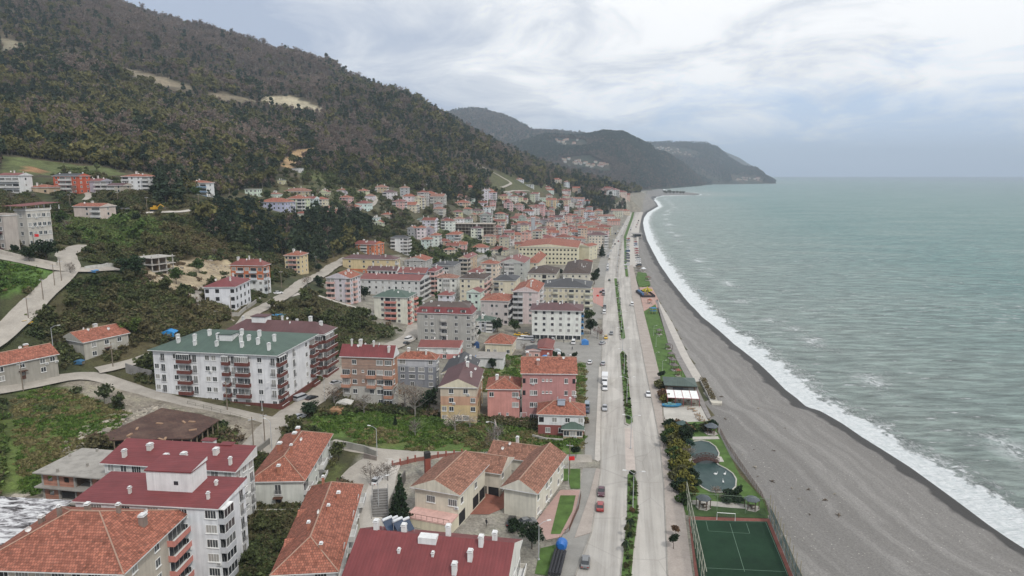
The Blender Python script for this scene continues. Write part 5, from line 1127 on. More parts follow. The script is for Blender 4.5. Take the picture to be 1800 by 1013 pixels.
# places that stay clear: buildings and lanes
CLR = []
for b_ in BUILT:
    o = b_['o']; th = o.rotation_euler.z; cx_ = o.location.x + b_['a'] / 2 * math.cos(th) - b_['b'] / 2 * math.sin(th); cy2 = o.location.y + b_['a'] / 2 * math.sin(th) + b_['b'] / 2 * math.cos(th)
    CLR.append((cx_, cy2, math.cos(th), math.sin(th), b_['a'] / 2, b_['b'] / 2))
LANEP = []
for o in COL.objects:
    if o.name.startswith('lane'):
        co = np.zeros(len(o.data.vertices) * 3); o.data.vertices.foreach_get('co', co); LANEP.append(co.reshape(-1, 3)[2::10, :2])
LANEP = np.concatenate(LANEP)
def clear_of(x, y, r, lane=5.0):
    ok = np.ones(len(x), bool)
    for cx_, cy2, c, s, ha, hb_ in CLR:
        dx = x - cx_; dy = y - cy2; u = dx * c + dy * s; v = -dx * s + dy * c; ok &= ~((np.abs(u) < ha + r) & (np.abs(v) < hb_ + r))
        # keep the sight line in front of far house fronts open
    for k in range(0, len(LANEP), 1):
        ok &= (x - LANEP[k, 0]) ** 2 + (y - LANEP[k, 1]) ** 2 > lane ** 2
    return ok
def Hv(x, y):
    i = np.clip(np.searchsorted(GX, x) - 1, 0, len(GX) - 2); j = np.clip(np.searchsorted(GY, y) - 1, 0, len(GY) - 2); fx = (x - GX[i]) / (GX[i + 1] - GX[i]); fy = (y - GY[j]) / (GY[j + 1] - GY[j])
    return (ZZ[i, j] * (1 - fx) + ZZ[i + 1, j] * fx) * (1 - fy) + (ZZ[i, j + 1] * (1 - fx) + ZZ[i + 1, j + 1] * fx) * fy
def inpolys(px, py, polys):
    m = np.zeros(px.shape, bool)
    for p in polys: m |= inpoly(px, py, p)
    return m
crx = np.array([c[0] for c in CREST]); cryy = np.array([c[1] for c in CREST])
OPEN = [z[0] for z in ZONES if z[1] in (EARTH, RUBBLE, GRASS)] + [ZONES[i][0] for i in (13, 14, 18, 19, 20, 21, 22, 23, 24, 25, 28)] 
WOOD_LOW = [[(-60,306),(0,300),(120,304),(210,300),(230,300),(300,312),(330,345),(370,352),(420,335),(480,330),(490,300),(560,300),(600,330),(700,322),(760,345),(850,372),(880,350),(850,330),(870,300),(960,335),(1010,350),(1050,355),(1110,340),(1160,335),(1160,-200),(-60,-200)],
            [(355,372),(430,362),(460,372),(520,388),(600,388),(640,392),(655,418),(615,440),(580,462),(545,470),(480,452),(430,445),(380,425),(350,400)],
            [(270,318),(320,318),(320,372),(275,372)], [(1015,350),(1060,345),(1100,372),(1060,378),(1020,372)], [(985,372),(1030,368),(1030,392),(985,396)]]
WOOD_LOW[0] = [(-500 if a_ <= -60 else a_, b_) for a_, b_ in WOOD_LOW[0]]
n0 = 190000
Dd = np.sqrt(rng.uniform(300 ** 2, 2300 ** 2, n0)); Dd = np.where(rng.random(n0) < .35, rng.uniform(280, 900, n0), Dd); ux = rng.uniform(-1180, 330, n0) / 1200
x = ux * Dd; y = Dd; z = Hv(x, y); px, py, fw = proj(x, y, z)
cr = np.interp(px, crx, cryy)
m = inpolys(px, py, WOOD_LOW) & (z > 5)
# density falls with distance as crowns get bigger
m &= rng.random(n0) < np.clip(1.25 - Dd / 3800, .2, 1)
nz1 = fbm(x, y, 90, 3); nz2 = fbm(x + 333, y + 777, 35, 2)
for dy_ in (0, 4, 9): m &= ~(inpolys(px + nz2 * 6, py + nz2 * 4 - dy_, [ZONES[i][0] for i in (15, 16, 17, 18, 19, 20, 21)]))
x, y, z, px, py, fw, nz1, nz2, cr = (q[m] for q in (x, y, z, px, py, fw, nz1, nz2, cr))
ok = clear_of(x, y, 3.0, 5.0); x, y, z, px, py, fw, nz1, nz2, cr = (q[ok] for q in (x, y, z, px, py, fw, nz1, nz2, cr))
def blocked(px, py, fw, hm):
    m = np.zeros(len(px), bool); hp = hm * 1200 / fw
    for b_ in BUILT:
        yb = b_['yB'] or b_['py']; x0_, x1_ = min(b_['px'], b_['xc']) - 2, max(b_['xr'], b_['xc']) + 2
        m |= (px > x0_) & (px < x1_) & (py - hp * .85 < yb) & (py > b_['yE']) & (fw < b_['D'] + 2)
    return m
bk = ~blocked(px, py, fw, 9.0) | (rng.random(len(px)) < .06); Dsel = Dd[m][ok][bk]
x, y, z, px, py, fw, nz1, nz2, cr = (q[bk] for q in (x, y, z, px, py, fw, nz1, nz2, cr))
n = len(x); below = py - cr; r = rng.random(n)
bare = np.clip(1.05 - below / 150, 0, .92) * np.where(px > 560, np.clip(1 - (px - 560) / 120, .15, 1), 1)
bare = np.maximum(bare, np.where((nz1 > .24), .6, .16)); bare = np.where((px > 560) & (px < 660) & (py > 230) & (py < 290), .75, bare)
bare = np.where(inpoly(px, py, WOOD_LOW[1]) | inpoly(px, py, WOOD_LOW[2]) | inpoly(px, py, WOOD_LOW[3]), .06, bare)
oliv = np.where((px < 420) & (py > 150), np.clip(.62 + nz2 * 1.3, 0, .92), .28) ; oliv = np.where(nz2 > .28, .6, oliv); oliv = np.where(bare < .1, .12, oliv)
isb_ = r < bare; iso = (~isb_) & (rng.random(n) < oliv)
kind = np.where(isb_, rng.choice([3, 4], n), np.where(iso, rng.choice([2, 4], n, p=[.75, .25]), rng.choice([0, 1, 1], n)))
tint = np.where(isb_[:, None], lerp((.120, .086, .070), (.185, .140, .112), np.clip(rng.random(n) * .6 + nz1 + .2, 0, 1)), np.where(iso[:, None], lerp((.080, .082, .030), (.165, .150, .058), np.clip(rng.random(n) * .7 + nz2, 0, 1)), lerp((.018, .032, .022), (.044, .060, .030), np.clip(rng.random(n) * .6 + nz1 * .8 + .25, 0, 1))))
sc = np.clip(rng.lognormal(-.08, .32, n), .4, 1.9) * np.clip(.66 + Dsel / 2400, .66, 1.4) * (1 + .5 * nz1) * np.where(isb_ | iso, 1.15, .95)
SCL = np.stack([sc, sc, sc * rng.uniform(.8, 1.1, n)], 1)
scatter('woods', np.stack([x, y, z - .3], 1), kind, SCL, tint)
print('WOODS', n)
# ---- scrub on the near slopes
BUSHY = [[(-40,610),(60,560),(110,500),(160,480),(240,490),(330,520),(350,560),(330,605),(230,575),(110,590),(0,600)], [(100,395),(130,440),(160,470),(240,470),(330,450),(440,470),(480,460),(560,470),(560,400),(430,365),(110,380)],
 [(440,545),(520,515),(560,525),(650,560),(712,592),(700,600),(610,640),(570,620),(585,570),(500,560)], [(0,430),(60,470),(95,480),(60,520),(0,560)], [(0,690),(100,690),(130,730),(0,760)], [(0,800),(200,740),(180,790),(100,840),(0,880)],
 [(460,780),(560,760),(600,800),(560,850),(600,960),(440,1013),(420,900)], [(180,720),(280,700),(200,690),(170,700)], [(560,690),(650,720),(780,700),(770,760),(700,750),(600,740)], [(200,630),(280,615),(280,680),(230,670)], [(500,480),(560,500),(640,535),(600,470),(560,460)],
 [(700,420),(760,400),(830,420),(860,450),(790,470),(730,465)], [(850,380),(900,360),(960,350),(1010,370),(960,400),(880,410)], [(660,350),(730,345),(700,420),(640,400)], [(650,380),(560,378),(480,372),(430,360),(600,330),(700,340)], [(90,330),(230,345),(330,365),(320,372),(100,378)]]
BUSHY.append([(-60,380),(430,350),(700,340),(700,420),(560,480),(740,560),(700,620),(560,700),(640,720),(1030,740),(1030,830),(880,790),(660,790),(600,960),(-60,1040)])
BUSHY.append([(0,275),(215,298),(330,318),(330,372),(0,380)]); BUSHY.append([(560,285),(760,320),(1060,345),(1060,400),(860,445),(700,445),(640,400),(440,360),(440,300)])
BUSHY = [[(-420 if a_ <= 0 else a_, b_) for a_, b_ in P_] for P_ in BUSHY]
n1 = 170000; Dd = rng.uniform(105, 1100, n1) ** 1.0; Dd = np.where(rng.random(n1) < .75, rng.uniform(105, 480, n1), Dd); ux = rng.uniform(-1150, 150, n1) / 1200
x = ux * Dd; y = Dd; z = Hv(x, y); px, py, fw = proj(x, y, z); nz1 = fbm(x, y, 22, 4); m = inpolys(px, py, BUSHY) & (nz1 + rng.normal(0, .25, n1) > np.where(inpolys(px, py, BUSHY[:-3]), -.32, np.where(inpolys(px, py, [BUSHY[-2]]), .30, .05)))
m &= ~(inpolys(px + nz1 * 8, py + nz1 * 6, [ZONES[i][0] for i in (0, 2, 7, 8, 9, 11, 13, 14, 15)]) & (rng.random(n1) < .97)) & ~(inpolys(px, py, [ZONES[i][0] for i in (5, 25)] + [[(590,742),(700,733),(860,745),(1030,770),(1035,806),(860,802),(700,794),(590,782)], [(0,765),(110,735),(230,722),(160,800),(60,875),(0,885)]]) & (rng.random(n1) < .985)) & ~inpolys(px, py, [[(150,785),(160,765),(280,710),(395,735),(340,790)], [(40,830),(215,830),(215,925),(0,925),(0,880)]])
x, y, z, px, py, nz1, Dq = (q[m] for q in (x, y, z, px, py, nz1, Dd)); ok = clear_of(x, y, 1.0, 5.4) & ((Dq < 300) | clear_of(x, y + 3, 0, 6.5)); x, y, z, px, py, nz1, Dq = (q[ok] for q in (x, y, z, px, py, nz1, Dq)); n = len(x)
kind = np.where(rng.random(n) < np.where(Dq > 480, .30, .02), 2, rng.choice([5, 5, 6], n)); kind = np.where((kind == 2) & blocked(px, py, Dq, 4.5), 5, kind); brown = (rng.random(n) < np.clip(.24 + nz1, .05, .7)) | (kind == 6)
light = rng.random(n) < .12
tint = np.where(brown[:, None], lerp((.080, .062, .040), (.135, .098, .060), rng.random(n)), np.where(light[:, None], np.tile((.11, .135, .05), (n, 1)), lerp((.026, .040, .018), (.075, .086, .034), np.clip(rng.random(n) * .7 + nz1 * .8 + .1, 0, 1))))
gi_ = np.clip(np.searchsorted(GX, x), 0, len(GX) - 1); gj_ = np.clip(np.searchsorted(GY, y), 0, len(GY) - 1); tint = tint * .45 + np.where(gc[gi_, gj_].sum(1)[:, None] < .4, gc[gi_, gj_] * np.array([.85, 1.0, .8]), tint) * .75
sc = rng.uniform(.7, 1.5, n) * np.clip(.8 + Dq / 900, .8, 1.6) * np.where(kind == 2, rng.uniform(.3, .6, n), 1)
scatter('undergrowth', np.stack([x, y, z - .1], 1), kind, np.stack([sc, sc, sc], 1), tint)
print('SCRUB', n)
for hi, cnt in ((0, 9000), (1, 26000), (2, 13000)):
    X_, Y_, Z_ = HG[hi]; i = rng.uniform(0, X_.shape[0] - 1.01, cnt); j = rng.uniform(0, X_.shape[1] - 1.01, cnt); i0 = i.astype(int); j0 = j.astype(int); fi = i - i0; fj = j - j0
    g_ = lambda A: (A[i0, j0] * (1 - fi) + A[i0 + 1, j0] * fi) * (1 - fj) + (A[i0, j0 + 1] * (1 - fi) + A[i0 + 1, j0 + 1] * fi) * fj
    x, y, z = g_(X_), g_(Y_), g_(Z_); q1 = fbm(x, y, 300, 3); ppx, ppy, _f = proj(x, y, z); ok = (z > 6) & (q1 + rng.normal(0, .2, cnt) > -.35) & ~inpolys(ppx, ppy, [[(980,278),(1035,273),(1080,293),(1070,306),(995,296)], [(970,242),(1030,246),(1035,262),(980,260)], [(1145,256),(1190,259),(1225,268),(1215,278),(1150,268)], [(1285,308),(1345,312),(1340,326),(1285,324)]]); x, y, z, q1 = x[ok], y[ok], z[ok], q1[ok]; n = len(x)
    br_ = rng.random(n) < np.clip(.35 + q1 * 1.5 + (.4 if hi == 0 else 0), .05, .95); kd = np.where(br_, 2, 1); sc = rng.uniform(1.1, 2.2, n) * (1.3 if hi else 1.6)
    scatter('far_woods', np.stack([x, y, z - 2], 1), kd, np.stack([sc, sc, sc * .8], 1), np.where(br_[:, None], lerp((.085, .068, .052), (.16, .125, .09), rng.random(n)), lerp((.026, .044, .032), (.062, .080, .048), rng.random(n))))
# ---- broken stone along the road cutting
rk_ = MB(); rr0 = random.Random(2)
def rockmesh(nm):
    bm = bmesh.new(); bmesh.ops.create_icosphere(bm, subdivisions=1, radius=.5)
    for v in bm.verts: v.co *= rr0.uniform(.6, 1.15); v.co.z *= .65
    me = bpy.data.meshes.new(nm); bm.to_mesh(me); t = NT('stone'); t.set(t.mix(.6, t.attr('tintc', 'INSTANCER').outputs['Color'], t.ramp(t.noise(t.coord(), 2, 4, .6), [(.3, .5), (.7, 1.2)]), 'MULTIPLY'), .95, .1); me.materials.append(t.m); return me
proto(8, rockmesh('c8')); proto(9, rockmesh('c9'))
n3_ = 60000; Dd = rng.uniform(115, 340, n3_); x = rng.uniform(-960, -300, n3_) / 1200 * Dd; y = Dd; z = Hv(x, y); px, py, fw = proj(x, y, z)
q1 = fbm(x, y, 9, 3); CUT = [[(100,800),(120,770),(200,735),(280,708),(290,720),(230,745),(165,775),(150,800)]]; RUB = [ZONES[i][0] for i in (9, 11, 14)] + [[(0,880),(70,855),(130,880),(60,905)], [(600,590),(690,588),(700,600),(610,604)], [(480,545),(560,550),(590,570),(500,575)], [(330,540),(440,560),(400,580),(330,575)]]
m = (inpolys(px, py, CUT) & (rng.random(n3_) < .9)) | (inpolys(px, py, RUB) & (q1 + rng.normal(0, .12, n3_) > .12) & (rng.random(n3_) < .35)); x, y, z = x[m], y[m], z[m]; ok = clear_of(x, y, .4, 4.2); x, y, z = x[ok], y[ok], z[ok]; n = len(x)
sc = rng.exponential(.45, n) + .2; scatter('rubble', np.stack([x, y, z], 1), rng.choice([8, 9], n), np.stack([sc, sc, sc], 1), lerp((.16, .14, .12), (.46, .41, .34), rng.random(n)))
# ---- weeds in the meadow
n2 = 26000; pxr = rng.uniform(-20, 1035, n2); 
MEAD = [ZONES[5][0], ZONES[7][0], ZONES[3][0], ZONES[4][0], [(0,452),(90,470),(85,500),(0,520)]]
Dd = rng.uniform(110, 300, n2); x = (pxr - 900) / 1200 * Dd; y = Dd; z = Hv(x, y); px, py, fw = proj(x, y, z); m = inpolys(px, py, MEAD); x, y, z = x[m], y[m], z[m]; ok = clear_of(x, y, .4, 3.5); x, y, z = x[ok], y[ok], z[ok]; n = len(x)
nn = fbm(x, y, 12, 3); tint = np.where((nn + rng.normal(0, .2, n) > .15)[:, None], lerp((.14, .13, .05), (.20, .17, .085), rng.random(n)), lerp((.055, .105, .02), (.11, .17, .035), rng.random(n))); sc = rng.uniform(.5, 1.2, n)
scatter('grass', np.stack([x, y, z], 1), np.full(n, 7), np.stack([sc, sc, sc * rng.uniform(.6, 1.6, n)], 1), tint)

# ---- single trees: one object each, with trunk and crown
TK = {}
def tree_kind(k):
    if k in TK: return TK[k]
    s = sum(map(ord, k))
    if k == 'conifer': cr_ = leaves_mesh('crown', pts_conifer(1500, 9, 4.4, 21), .26, LEAF_O, 9); tk = branches(8.5, 1.5, 2, 6, .16, sub=0)
    elif k == 'cypress': cr_ = leaves_mesh('crown', pts_blobs(1300, [(0, 0, 1 + i * .75, .75 - abs(i - 4) * .07) for i in range(10)], 3), .20, LEAF_O, 4); tk = branches(7, .8, 2, 4, .12, sub=0)
    elif k == 'round': cr_ = leaves_mesh('crown', pts_blobs(1700, blobs_round(7, 6.5, 12, 5), 5), .26, LEAF_O, 5); tk = branches(6.4, 4.6, 5, 8, .17, sub=1)
    elif k == 'oval': cr_ = leaves_mesh('crown', pts_blobs(1500, blobs_round(6, 4.4, 10, 9), 6), .23, LEAF_O, 6); tk = branches(5.5, 3.2, 6, 8, .13, sub=1)
    elif k == 'bush': cr_ = leaves_mesh('crown', pts_blobs(900, [(0, 0, .9, .95), (.8, .3, .8, .75), (-.7, .4, .9, .8), (.1, -.8, .7, .8), (-.2, .1, 1.5, .6)], 8, .8), .17, LEAF_O, 8); tk = branches(1.6, 1.6, 5, 5, .06, sub=0, t0=.1)
    elif k == 'small': cr_ = leaves_mesh('crown', pts_blobs(700, [(0, 0, 2.5, .85), (.4, .2, 2.9, .6), (-.4, -.1, 2.2, .6), (0, -.4, 2.6, .6)], 7, .75), .15, LEAF_O, 7); tk = branches(2.8, 1.2, 7, 4, .07, sub=0, t0=.6)
    elif k == 'bare': cr_ = leaves_mesh('crown', twigs(7, 6, 420, 12, .1), .13, LEAF_O, 12); tk = branches(7.2, 6, 12, 16, .17, sub=8, t0=.18)
    elif k == 'palm':
        m = MB()
        for i in range(16):
            a = i * 2.4; L_ = 1.9; up = .8 - (i % 4) * .28
            pt = [(math.cos(a) * L_ * u, math.sin(a) * L_ * u, 3.0 + up * u * 1.6 - 2.0 * u * u) for u in (0, .3, .6, .85, 1)]; nx_, ny_ = -math.sin(a), math.cos(a)
            for p0, p1, w0, w1 in zip(pt, pt[1:], (.08, .3, .28, .18), (.3, .28, .18, .03)):
                m.face([(p0[0] - nx_ * w0, p0[1] - ny_ * w0, p0[2] - .1), (p1[0] - nx_ * w1, p1[1] - ny_ * w1, p1[2] - .1), p1, p0]); m.face([p0, p1, (p1[0] + nx_ * w1, p1[1] + ny_ * w1, p1[2] - .1), (p0[0] + nx_ * w0, p0[1] + ny_ * w0, p0[2] - .1)])
        cr_ = m.mesh('crown', [LEAF_O]); tk = MB(); tk.tube([(0, 0, -.3), (.1, 0, 1.5), (0, 0, 3.05)], [.22, .17, .15], 7)
    tk = tk.mesh('trunk', [BARK2 if k in ('bare',) else BARK]); TK[k] = (tk, cr_); return TK[k]
GRN = dict(dark=(.022, .038, .018), green=(.045, .075, .022), yel=(.125, .120, .028), lime=(.10, .14, .035), olive=(.085, .085, .035), brown=(.14, .085, .05), twig=(.15, .12, .095), red=(.14, .045, .04), blossom=(.42, .36, .30), teal=(.03, .06, .045))
TREES = []
def tree(label, px, py, hpx, kind='round', colr='green', group=None, zoff=None, sx=1.0, P=None, name=None, cat='tree'):
    if P is None: P = ground(px, py)
    base_h = dict(conifer=9, cypress=8, round=6.9, oval=6, bush=2.1, small=3.3, bare=7.6, palm=3.6)[kind]
    fw = P[1] * CP - (P[2] - CAMZ) * SP; hm_ = hpx * fw / 1200 * 1.03; s = hm_ / base_h
    o = empty(name or ('shrub' if kind == 'bush' else 'palm_tree' if kind == 'palm' else 'pine_tree' if kind == 'conifer' else 'tree'), (P[0], P[1], (H(P[0], P[1]) if zoff is None else zoff)), random.uniform(0, 6.28))
    o.scale = (s * sx, s * sx, s); tk, cr_ = tree_kind(kind)
    a = link('trunk', tk, o); b = link('crown', cr_, o); b.color = (*GRN[colr], 1)
    tag(o, label, 'shrub' if kind == 'bush' else cat, group); TREES.append(o); return o
# singled-out trees of the near picture
for lab, px, py, h, k, c, sx in [
 ('tall dark conifer beside the concrete steps and the cream west wing', 705, 925, 95, 'conifer', 'dark', .9), ('second dark conifer in the shade below the tall one by the steps', 695, 935, 70, 'conifer', 'dark', 1.1),
 ('dense round evergreen at the seaward corner of the crimson roofed hotel', 935, 965, 48, 'round', 'dark', 1.0), ('small bare tree with pale branches beside the gravel yard cars', 652, 855, 50, 'bare', 'twig', 1.1),
 ('leaning bare tree on the gravel yard behind the white car', 682, 848, 46, 'bare', 'twig', 1.2), ('fresh pale green tree behind the pale long house', 233, 592, 36, 'round', 'lime', 1.15),
 ('big dark tree beside the concrete frame on the scrub hill', 232, 492, 42, 'round', 'dark', 1.3), ('dark pine by the tall beige school entrance', 82, 458, 36, 'round', 'dark', 1.2), ('second evergreen under the school windows', 52, 462, 28, 'round', 'dark', 1.0), ('small evergreen by the school stair wing', 26, 448, 20, 'oval', 'dark', 1.0),
 ('bare brown tree beside the white awning hut below the brick house', 588, 712, 40, 'bare', 'brown', 1.6), ('tangled bare tree by the garage of the half brick house', 640, 728, 45, 'bare', 'twig', 1.1), ('brown leafless tree right of the half brick house', 712, 722, 62, 'bare', 'brown', 1.1),
 ('pale trunked bare tree standing in the dark thicket', 730, 733, 70, 'bare', 'twig', .9), ('dark leafy bush in the thicket by the peach house', 755, 722, 42, 'oval', 'dark', 1.4), ('white barked bare tree in front of the peach house', 800, 758, 40, 'bare', 'blossom', 1.5), ('budding shrub at the foot of the peach house', 826, 752, 26, 'bare', 'blossom', 1.7),
 ('lone young spruce in the meadow', 695, 748, 20, 'conifer', 'dark', .9), ('leafless fruit tree in the meadow', 730, 768, 38, 'bare', 'twig', 1.0), ('slender bare tree near the middle of the meadow', 876, 772, 30, 'bare', 'twig', 1.2), ('bare fruit tree near the boundary wall of the meadow', 868, 795, 60, 'bare', 'twig', .8),
 ('dark round tree by the roadside car park entrance', 545, 735, 30, 'round', 'dark', 1.3), ('dark shrubby tree at the corner of the gravel crossing', 512, 770, 24, 'oval', 'dark', 1.2), ('dark round tree beside the boundary of the white seafront block', 1038, 588, 28, 'round', 'dark', .9), ('second dark tree beside the white seafront block', 1034, 568, 24, 'round', 'green', 1.0),
 ('reddish leafless tree beside the white seafront block', 1050, 596, 26, 'bare', 'red', 1.2), ('dark tree among sheds on the shop street', 976, 632, 16, 'oval', 'dark', 1.1), ('dark cypress like tree behind the dusty pink block', 988, 634, 17, 'oval', 'dark', .9), ('dark tree at the end of the shop street sheds', 1010, 634, 17, 'oval', 'dark', 1.1),
 ('dark tree in front of the blue tarpaulins', 866, 650, 20, 'round', 'dark', .9), ('leafless reddish garden tree by the tarpaulins', 921, 622, 24, 'bare', 'twig', 1.0), ('garden tree in the green yard behind the pink houses', 893, 646, 18, 'bare', 'twig', 1.3), ('dark garden tree beside the low orange roofed house', 874, 612, 18, 'oval', 'dark', .9),
 ('dark evergreen at the gate of the cream complex', 1012, 806, 26, 'oval', 'dark', 1.0), ('clipped shrub at the corner of the hotel', 905, 932, 22, 'bush', 'dark', 1.0), ('tree beside the pale yellow tower', 560, 478, 14, 'round', 'dark', 1.2), ('dark tree beside the school block tower', 1058, 452, 22, 'conifer', 'dark', 1.4), ('dark tree in the square by the twin brown roofed houses', 1045, 500, 22, 'round', 'dark', .8),
 ('dark tree by the twin brown roofed houses', 1050, 488, 18, 'oval', 'dark', 1.0), ('tree between the twin brown roofed houses', 984, 487, 18, 'oval', 'dark', .9), ('cypress left of the war memorial column', 1003, 463, 12, 'cypress', 'dark', 1.2), ('round tree right of the memorial column', 1012, 463, 12, 'oval', 'dark', 1.0), ('dark tree in front of the long school block', 962, 464, 12, 'oval', 'dark', 1.2)]:
    tree(lab, px, py, h, k, c, sx=sx)
# trees in the old town gardens
gt = [(790,445),(808,448),(830,440),(845,425),(760,452),(775,440),(740,445),(855,452),(720,440),(880,450),(868,462),(830,412),(835,428),(905,400),(915,415),(890,362),(930,345),(945,372),(985,372),(1012,372),(985,348),(870,400),(860,412),(700,400),(690,420),(705,382),(735,382),(670,410),(680,395),(755,372),(790,378),(765,382),(850,362),(835,372),(905,372),(640,392),(622,378),(590,375),(560,345),(577,352),(470,352),(415,352),(400,345),(270,345),(290,340),(310,345),(195,352),(168,352),(130,342),(60,350),(20,352),(108,398),(120,410),(200,385),(240,392),(345,350),(372,352),(610,352),(645,335),(690,338),(720,352),(1000,430),(1015,405),(940,430),(955,420),(820,505),(770,530),(825,540),(700,560),(640,528),(735,545),(870,580),(905,585),(835,590),(560,505),(540,505),(470,500),(350,480),(378,452),(395,425),(330,455),(310,500),(430,470),(120,480),(150,470)]
rk = random.Random(4); gnames = {}
for i, (a_, b_) in enumerate(gt):
    k, c = rk.choice([('oval', 'dark'), ('round', 'green'), ('bare', 'twig'), ('bare', 'brown'), ('round', 'dark'), ('oval', 'olive')]); P = ground(a_, b_); D_ = P[1]
    if not clear_of(np.array([P[0]]), np.array([P[1]]), 1.2, 2.5)[0]: P = ground(a_ + 4, b_ + 5)
    if not clear_of(np.array([P[0]]), np.array([P[1]]), 1.0, 2.0)[0]: continue
    hm_ = rk.uniform(5, 8.5); o = tree(None, a_, b_, hm_ * 1200 / D_, k, c, P=P, group='garden trees of the hillside town')
    px_, py_, _f = proj(*P); nm = min(LAND, key=lambda q: (q[0] - px_) ** 2 + ((q[1] - py_) * 1.6) ** 2)
    kd = {'oval': 'oval', 'round': 'round', 'bare': 'leafless'}[k]; cn = {'dark': 'dark green', 'green': 'green', 'twig': 'grey twigged', 'brown': 'brown', 'olive': 'olive'}[c]
    dx, dy = px_ - nm[0], (py_ - nm[1]) * 1.8; rel = ('behind' if dy < 0 else 'in front of') if abs(dy) > abs(dx) else ('seaward of' if dx > 0 else 'inland of')
    gnames.setdefault(f'{kd} {cn} tree {rel} {nm[2]}', []).append((py_, o))
for lab, os_ in gnames.items():
    os_.sort(key=lambda q: -q[0])
    for k, (_p, o) in enumerate(os_): o['label'] = lab if len(os_) == 1 else lab + (', ' + ORD[min(k, 9)] + ' nearest')
# hedge of the park
hed = [(1178,752,18,'dark'),(1192,752,16,'brown'),(1186,765,22,'yel'),(1178,772,22,'green'),(1190,778,24,'yel'),(1182,786,24,'olive'),(1192,796,26,'yel'),(1188,806,24,'green'),(1196,812,26,'yel'),(1190,824,26,'green'),(1198,830,28,'yel'),(1196,844,28,'olive'),(1202,852,28,'yel'),(1198,864,26,'dark'),(1206,872,24,'yel'),(1204,884,22,'green'),(1206,760,18,'brown'),(1222,758,16,'green'),(1240,758,18,'olive'),(1252,752,16,'dark')]
cl = dict(dark='dark green', brown='brownish', yel='golden yellow', green='mid green', olive='olive')
for i, (a_, b_, h_, c) in enumerate(hed):
    tree(f'{cl[c]} clipped shrub in the park hedge, ' + ('%s from the pitch' % ORD[15 - i] if 6 <= i < 16 else '%s from the pale yard' % (ORD[i] if i < 6 else ['inner row first', 'inner row second', 'inner row third', 'inner row fourth'][i - 16])), a_, b_, h_, 'bush', c, 'hedge shrubs of the seafront park', zoff=3.07, sx=1.05)
for lab, a_, b_, h_, k, c, s_ in [('large spreading dark tree by the upper pond', 1205, 782, 34, 'round', 'dark', 1.1), ('dark green tree beside the pond bridge', 1212, 790, 20, 'oval', 'teal', 1.4), ('grey leafless shrub leaning over the upper pond', 1211, 806, 24, 'bare', 'twig', 1.5), ('round dark shrub at the waist of the lower pond', 1214, 842, 22, 'bush', 'dark', 1.0), ('small dark shrub at the lower pond edge', 1224, 853, 14, 'bush', 'dark', 1.0),
   ('upright dark evergreen at the seaward end of the lower pond', 1298, 878, 28, 'oval', 'dark', .9), ('grey leafless bush at the foot of the lower pond', 1258, 872, 20, 'bare', 'brown', 1.7), ('dark rounded bush beside the pale rocks', 1285, 880, 18, 'bush', 'dark', 1.6), ('weathered shrub by the footpath above the pitch', 1270, 880, 14, 'bare', 'twig', 1.6),
   ('dark shrub behind the green roofed restaurant', 1163, 668, 18, 'oval', 'dark', 1.2), ('olive shrub beside the green roofed restaurant', 1160, 682, 16, 'bush', 'olive', 1.2), ('dark shrub at the restaurant side wall', 1166, 700, 18, 'bush', 'brown', 1.0), ('yellowish shrub beside the white awning', 1172, 708, 18, 'bush', 'yel', 1.0),
   ('small pavement tree with dark crown, above the pitch', 1166, 788, 22, 'small', 'dark', 1.0), ('small pavement tree with bronze crown beside the pitch', 1187, 944, 20, 'small', 'brown', 1.2), ('small pavement tree with black green crown beside the pitch', 1184, 966, 27, 'small', 'dark', 1.1)]:
    tree(lab, a_, b_, h_, k, c, sx=s_, zoff=3.07)
# planting of the central reservation
med = [(1100,1000),(1103,985),(1099,972),(1106,958),(1101,945),(1108,932),(1106,918),(1111,902),(1108,888),(1113,872),(1112,858),(1109,846),(1114,836),(1105,738),(1107,726),(1102,716),(1106,704),(1100,692),(1104,680),(1099,668),(1101,656),(1096,645),(1099,634),(1094,624),(1092,590),(1094,578),(1090,568),(1092,557),(1088,547),(1090,537),(1086,527),(1088,517),(1084,508),(1086,499),(1085,480),(1086,470),(1087,460),(1088,450),(1090,440),(1092,428),(1093,416),(1097,408),(1101,400),(1105,393),(1110,385),(1115,375),(1118,366)]
for i, (a_, b_) in enumerate(med):
    D_ = at_z(a_, b_, 3)[1]; k = 'palm' if i in (2, 5, 22) else rk.choice(['bush', 'bush', 'small']); c = rk.choice(['dark', 'green', 'dark', 'olive', 'brown']); h_ = rk.uniform(.6, 1.2) if k == 'bush' else 2.4
    isl = 0 if i < 13 else 1 if i < 24 else 2 if i < 34 else 3
    base = (0, 13, 24, 34)[isl]; IS = ['the nearest planted island', 'the second planted island', 'the third planted island', 'the farthest planted island'][isl]; num = i - base
    nmn = {'palm': 'small palm', 'bush': cl.get(c, c) + ' bush', 'small': cl.get(c, c) + ' small tree'}[k]
    tree(f'{nmn} on {IS}, {(ORD + ["eleventh", "twelfth", "thirteenth"])[num]} from its near end', a_, b_, h_ * 1200 / D_, k, c, 'plants of the central reservation', zoff=3.24, sx=.7)
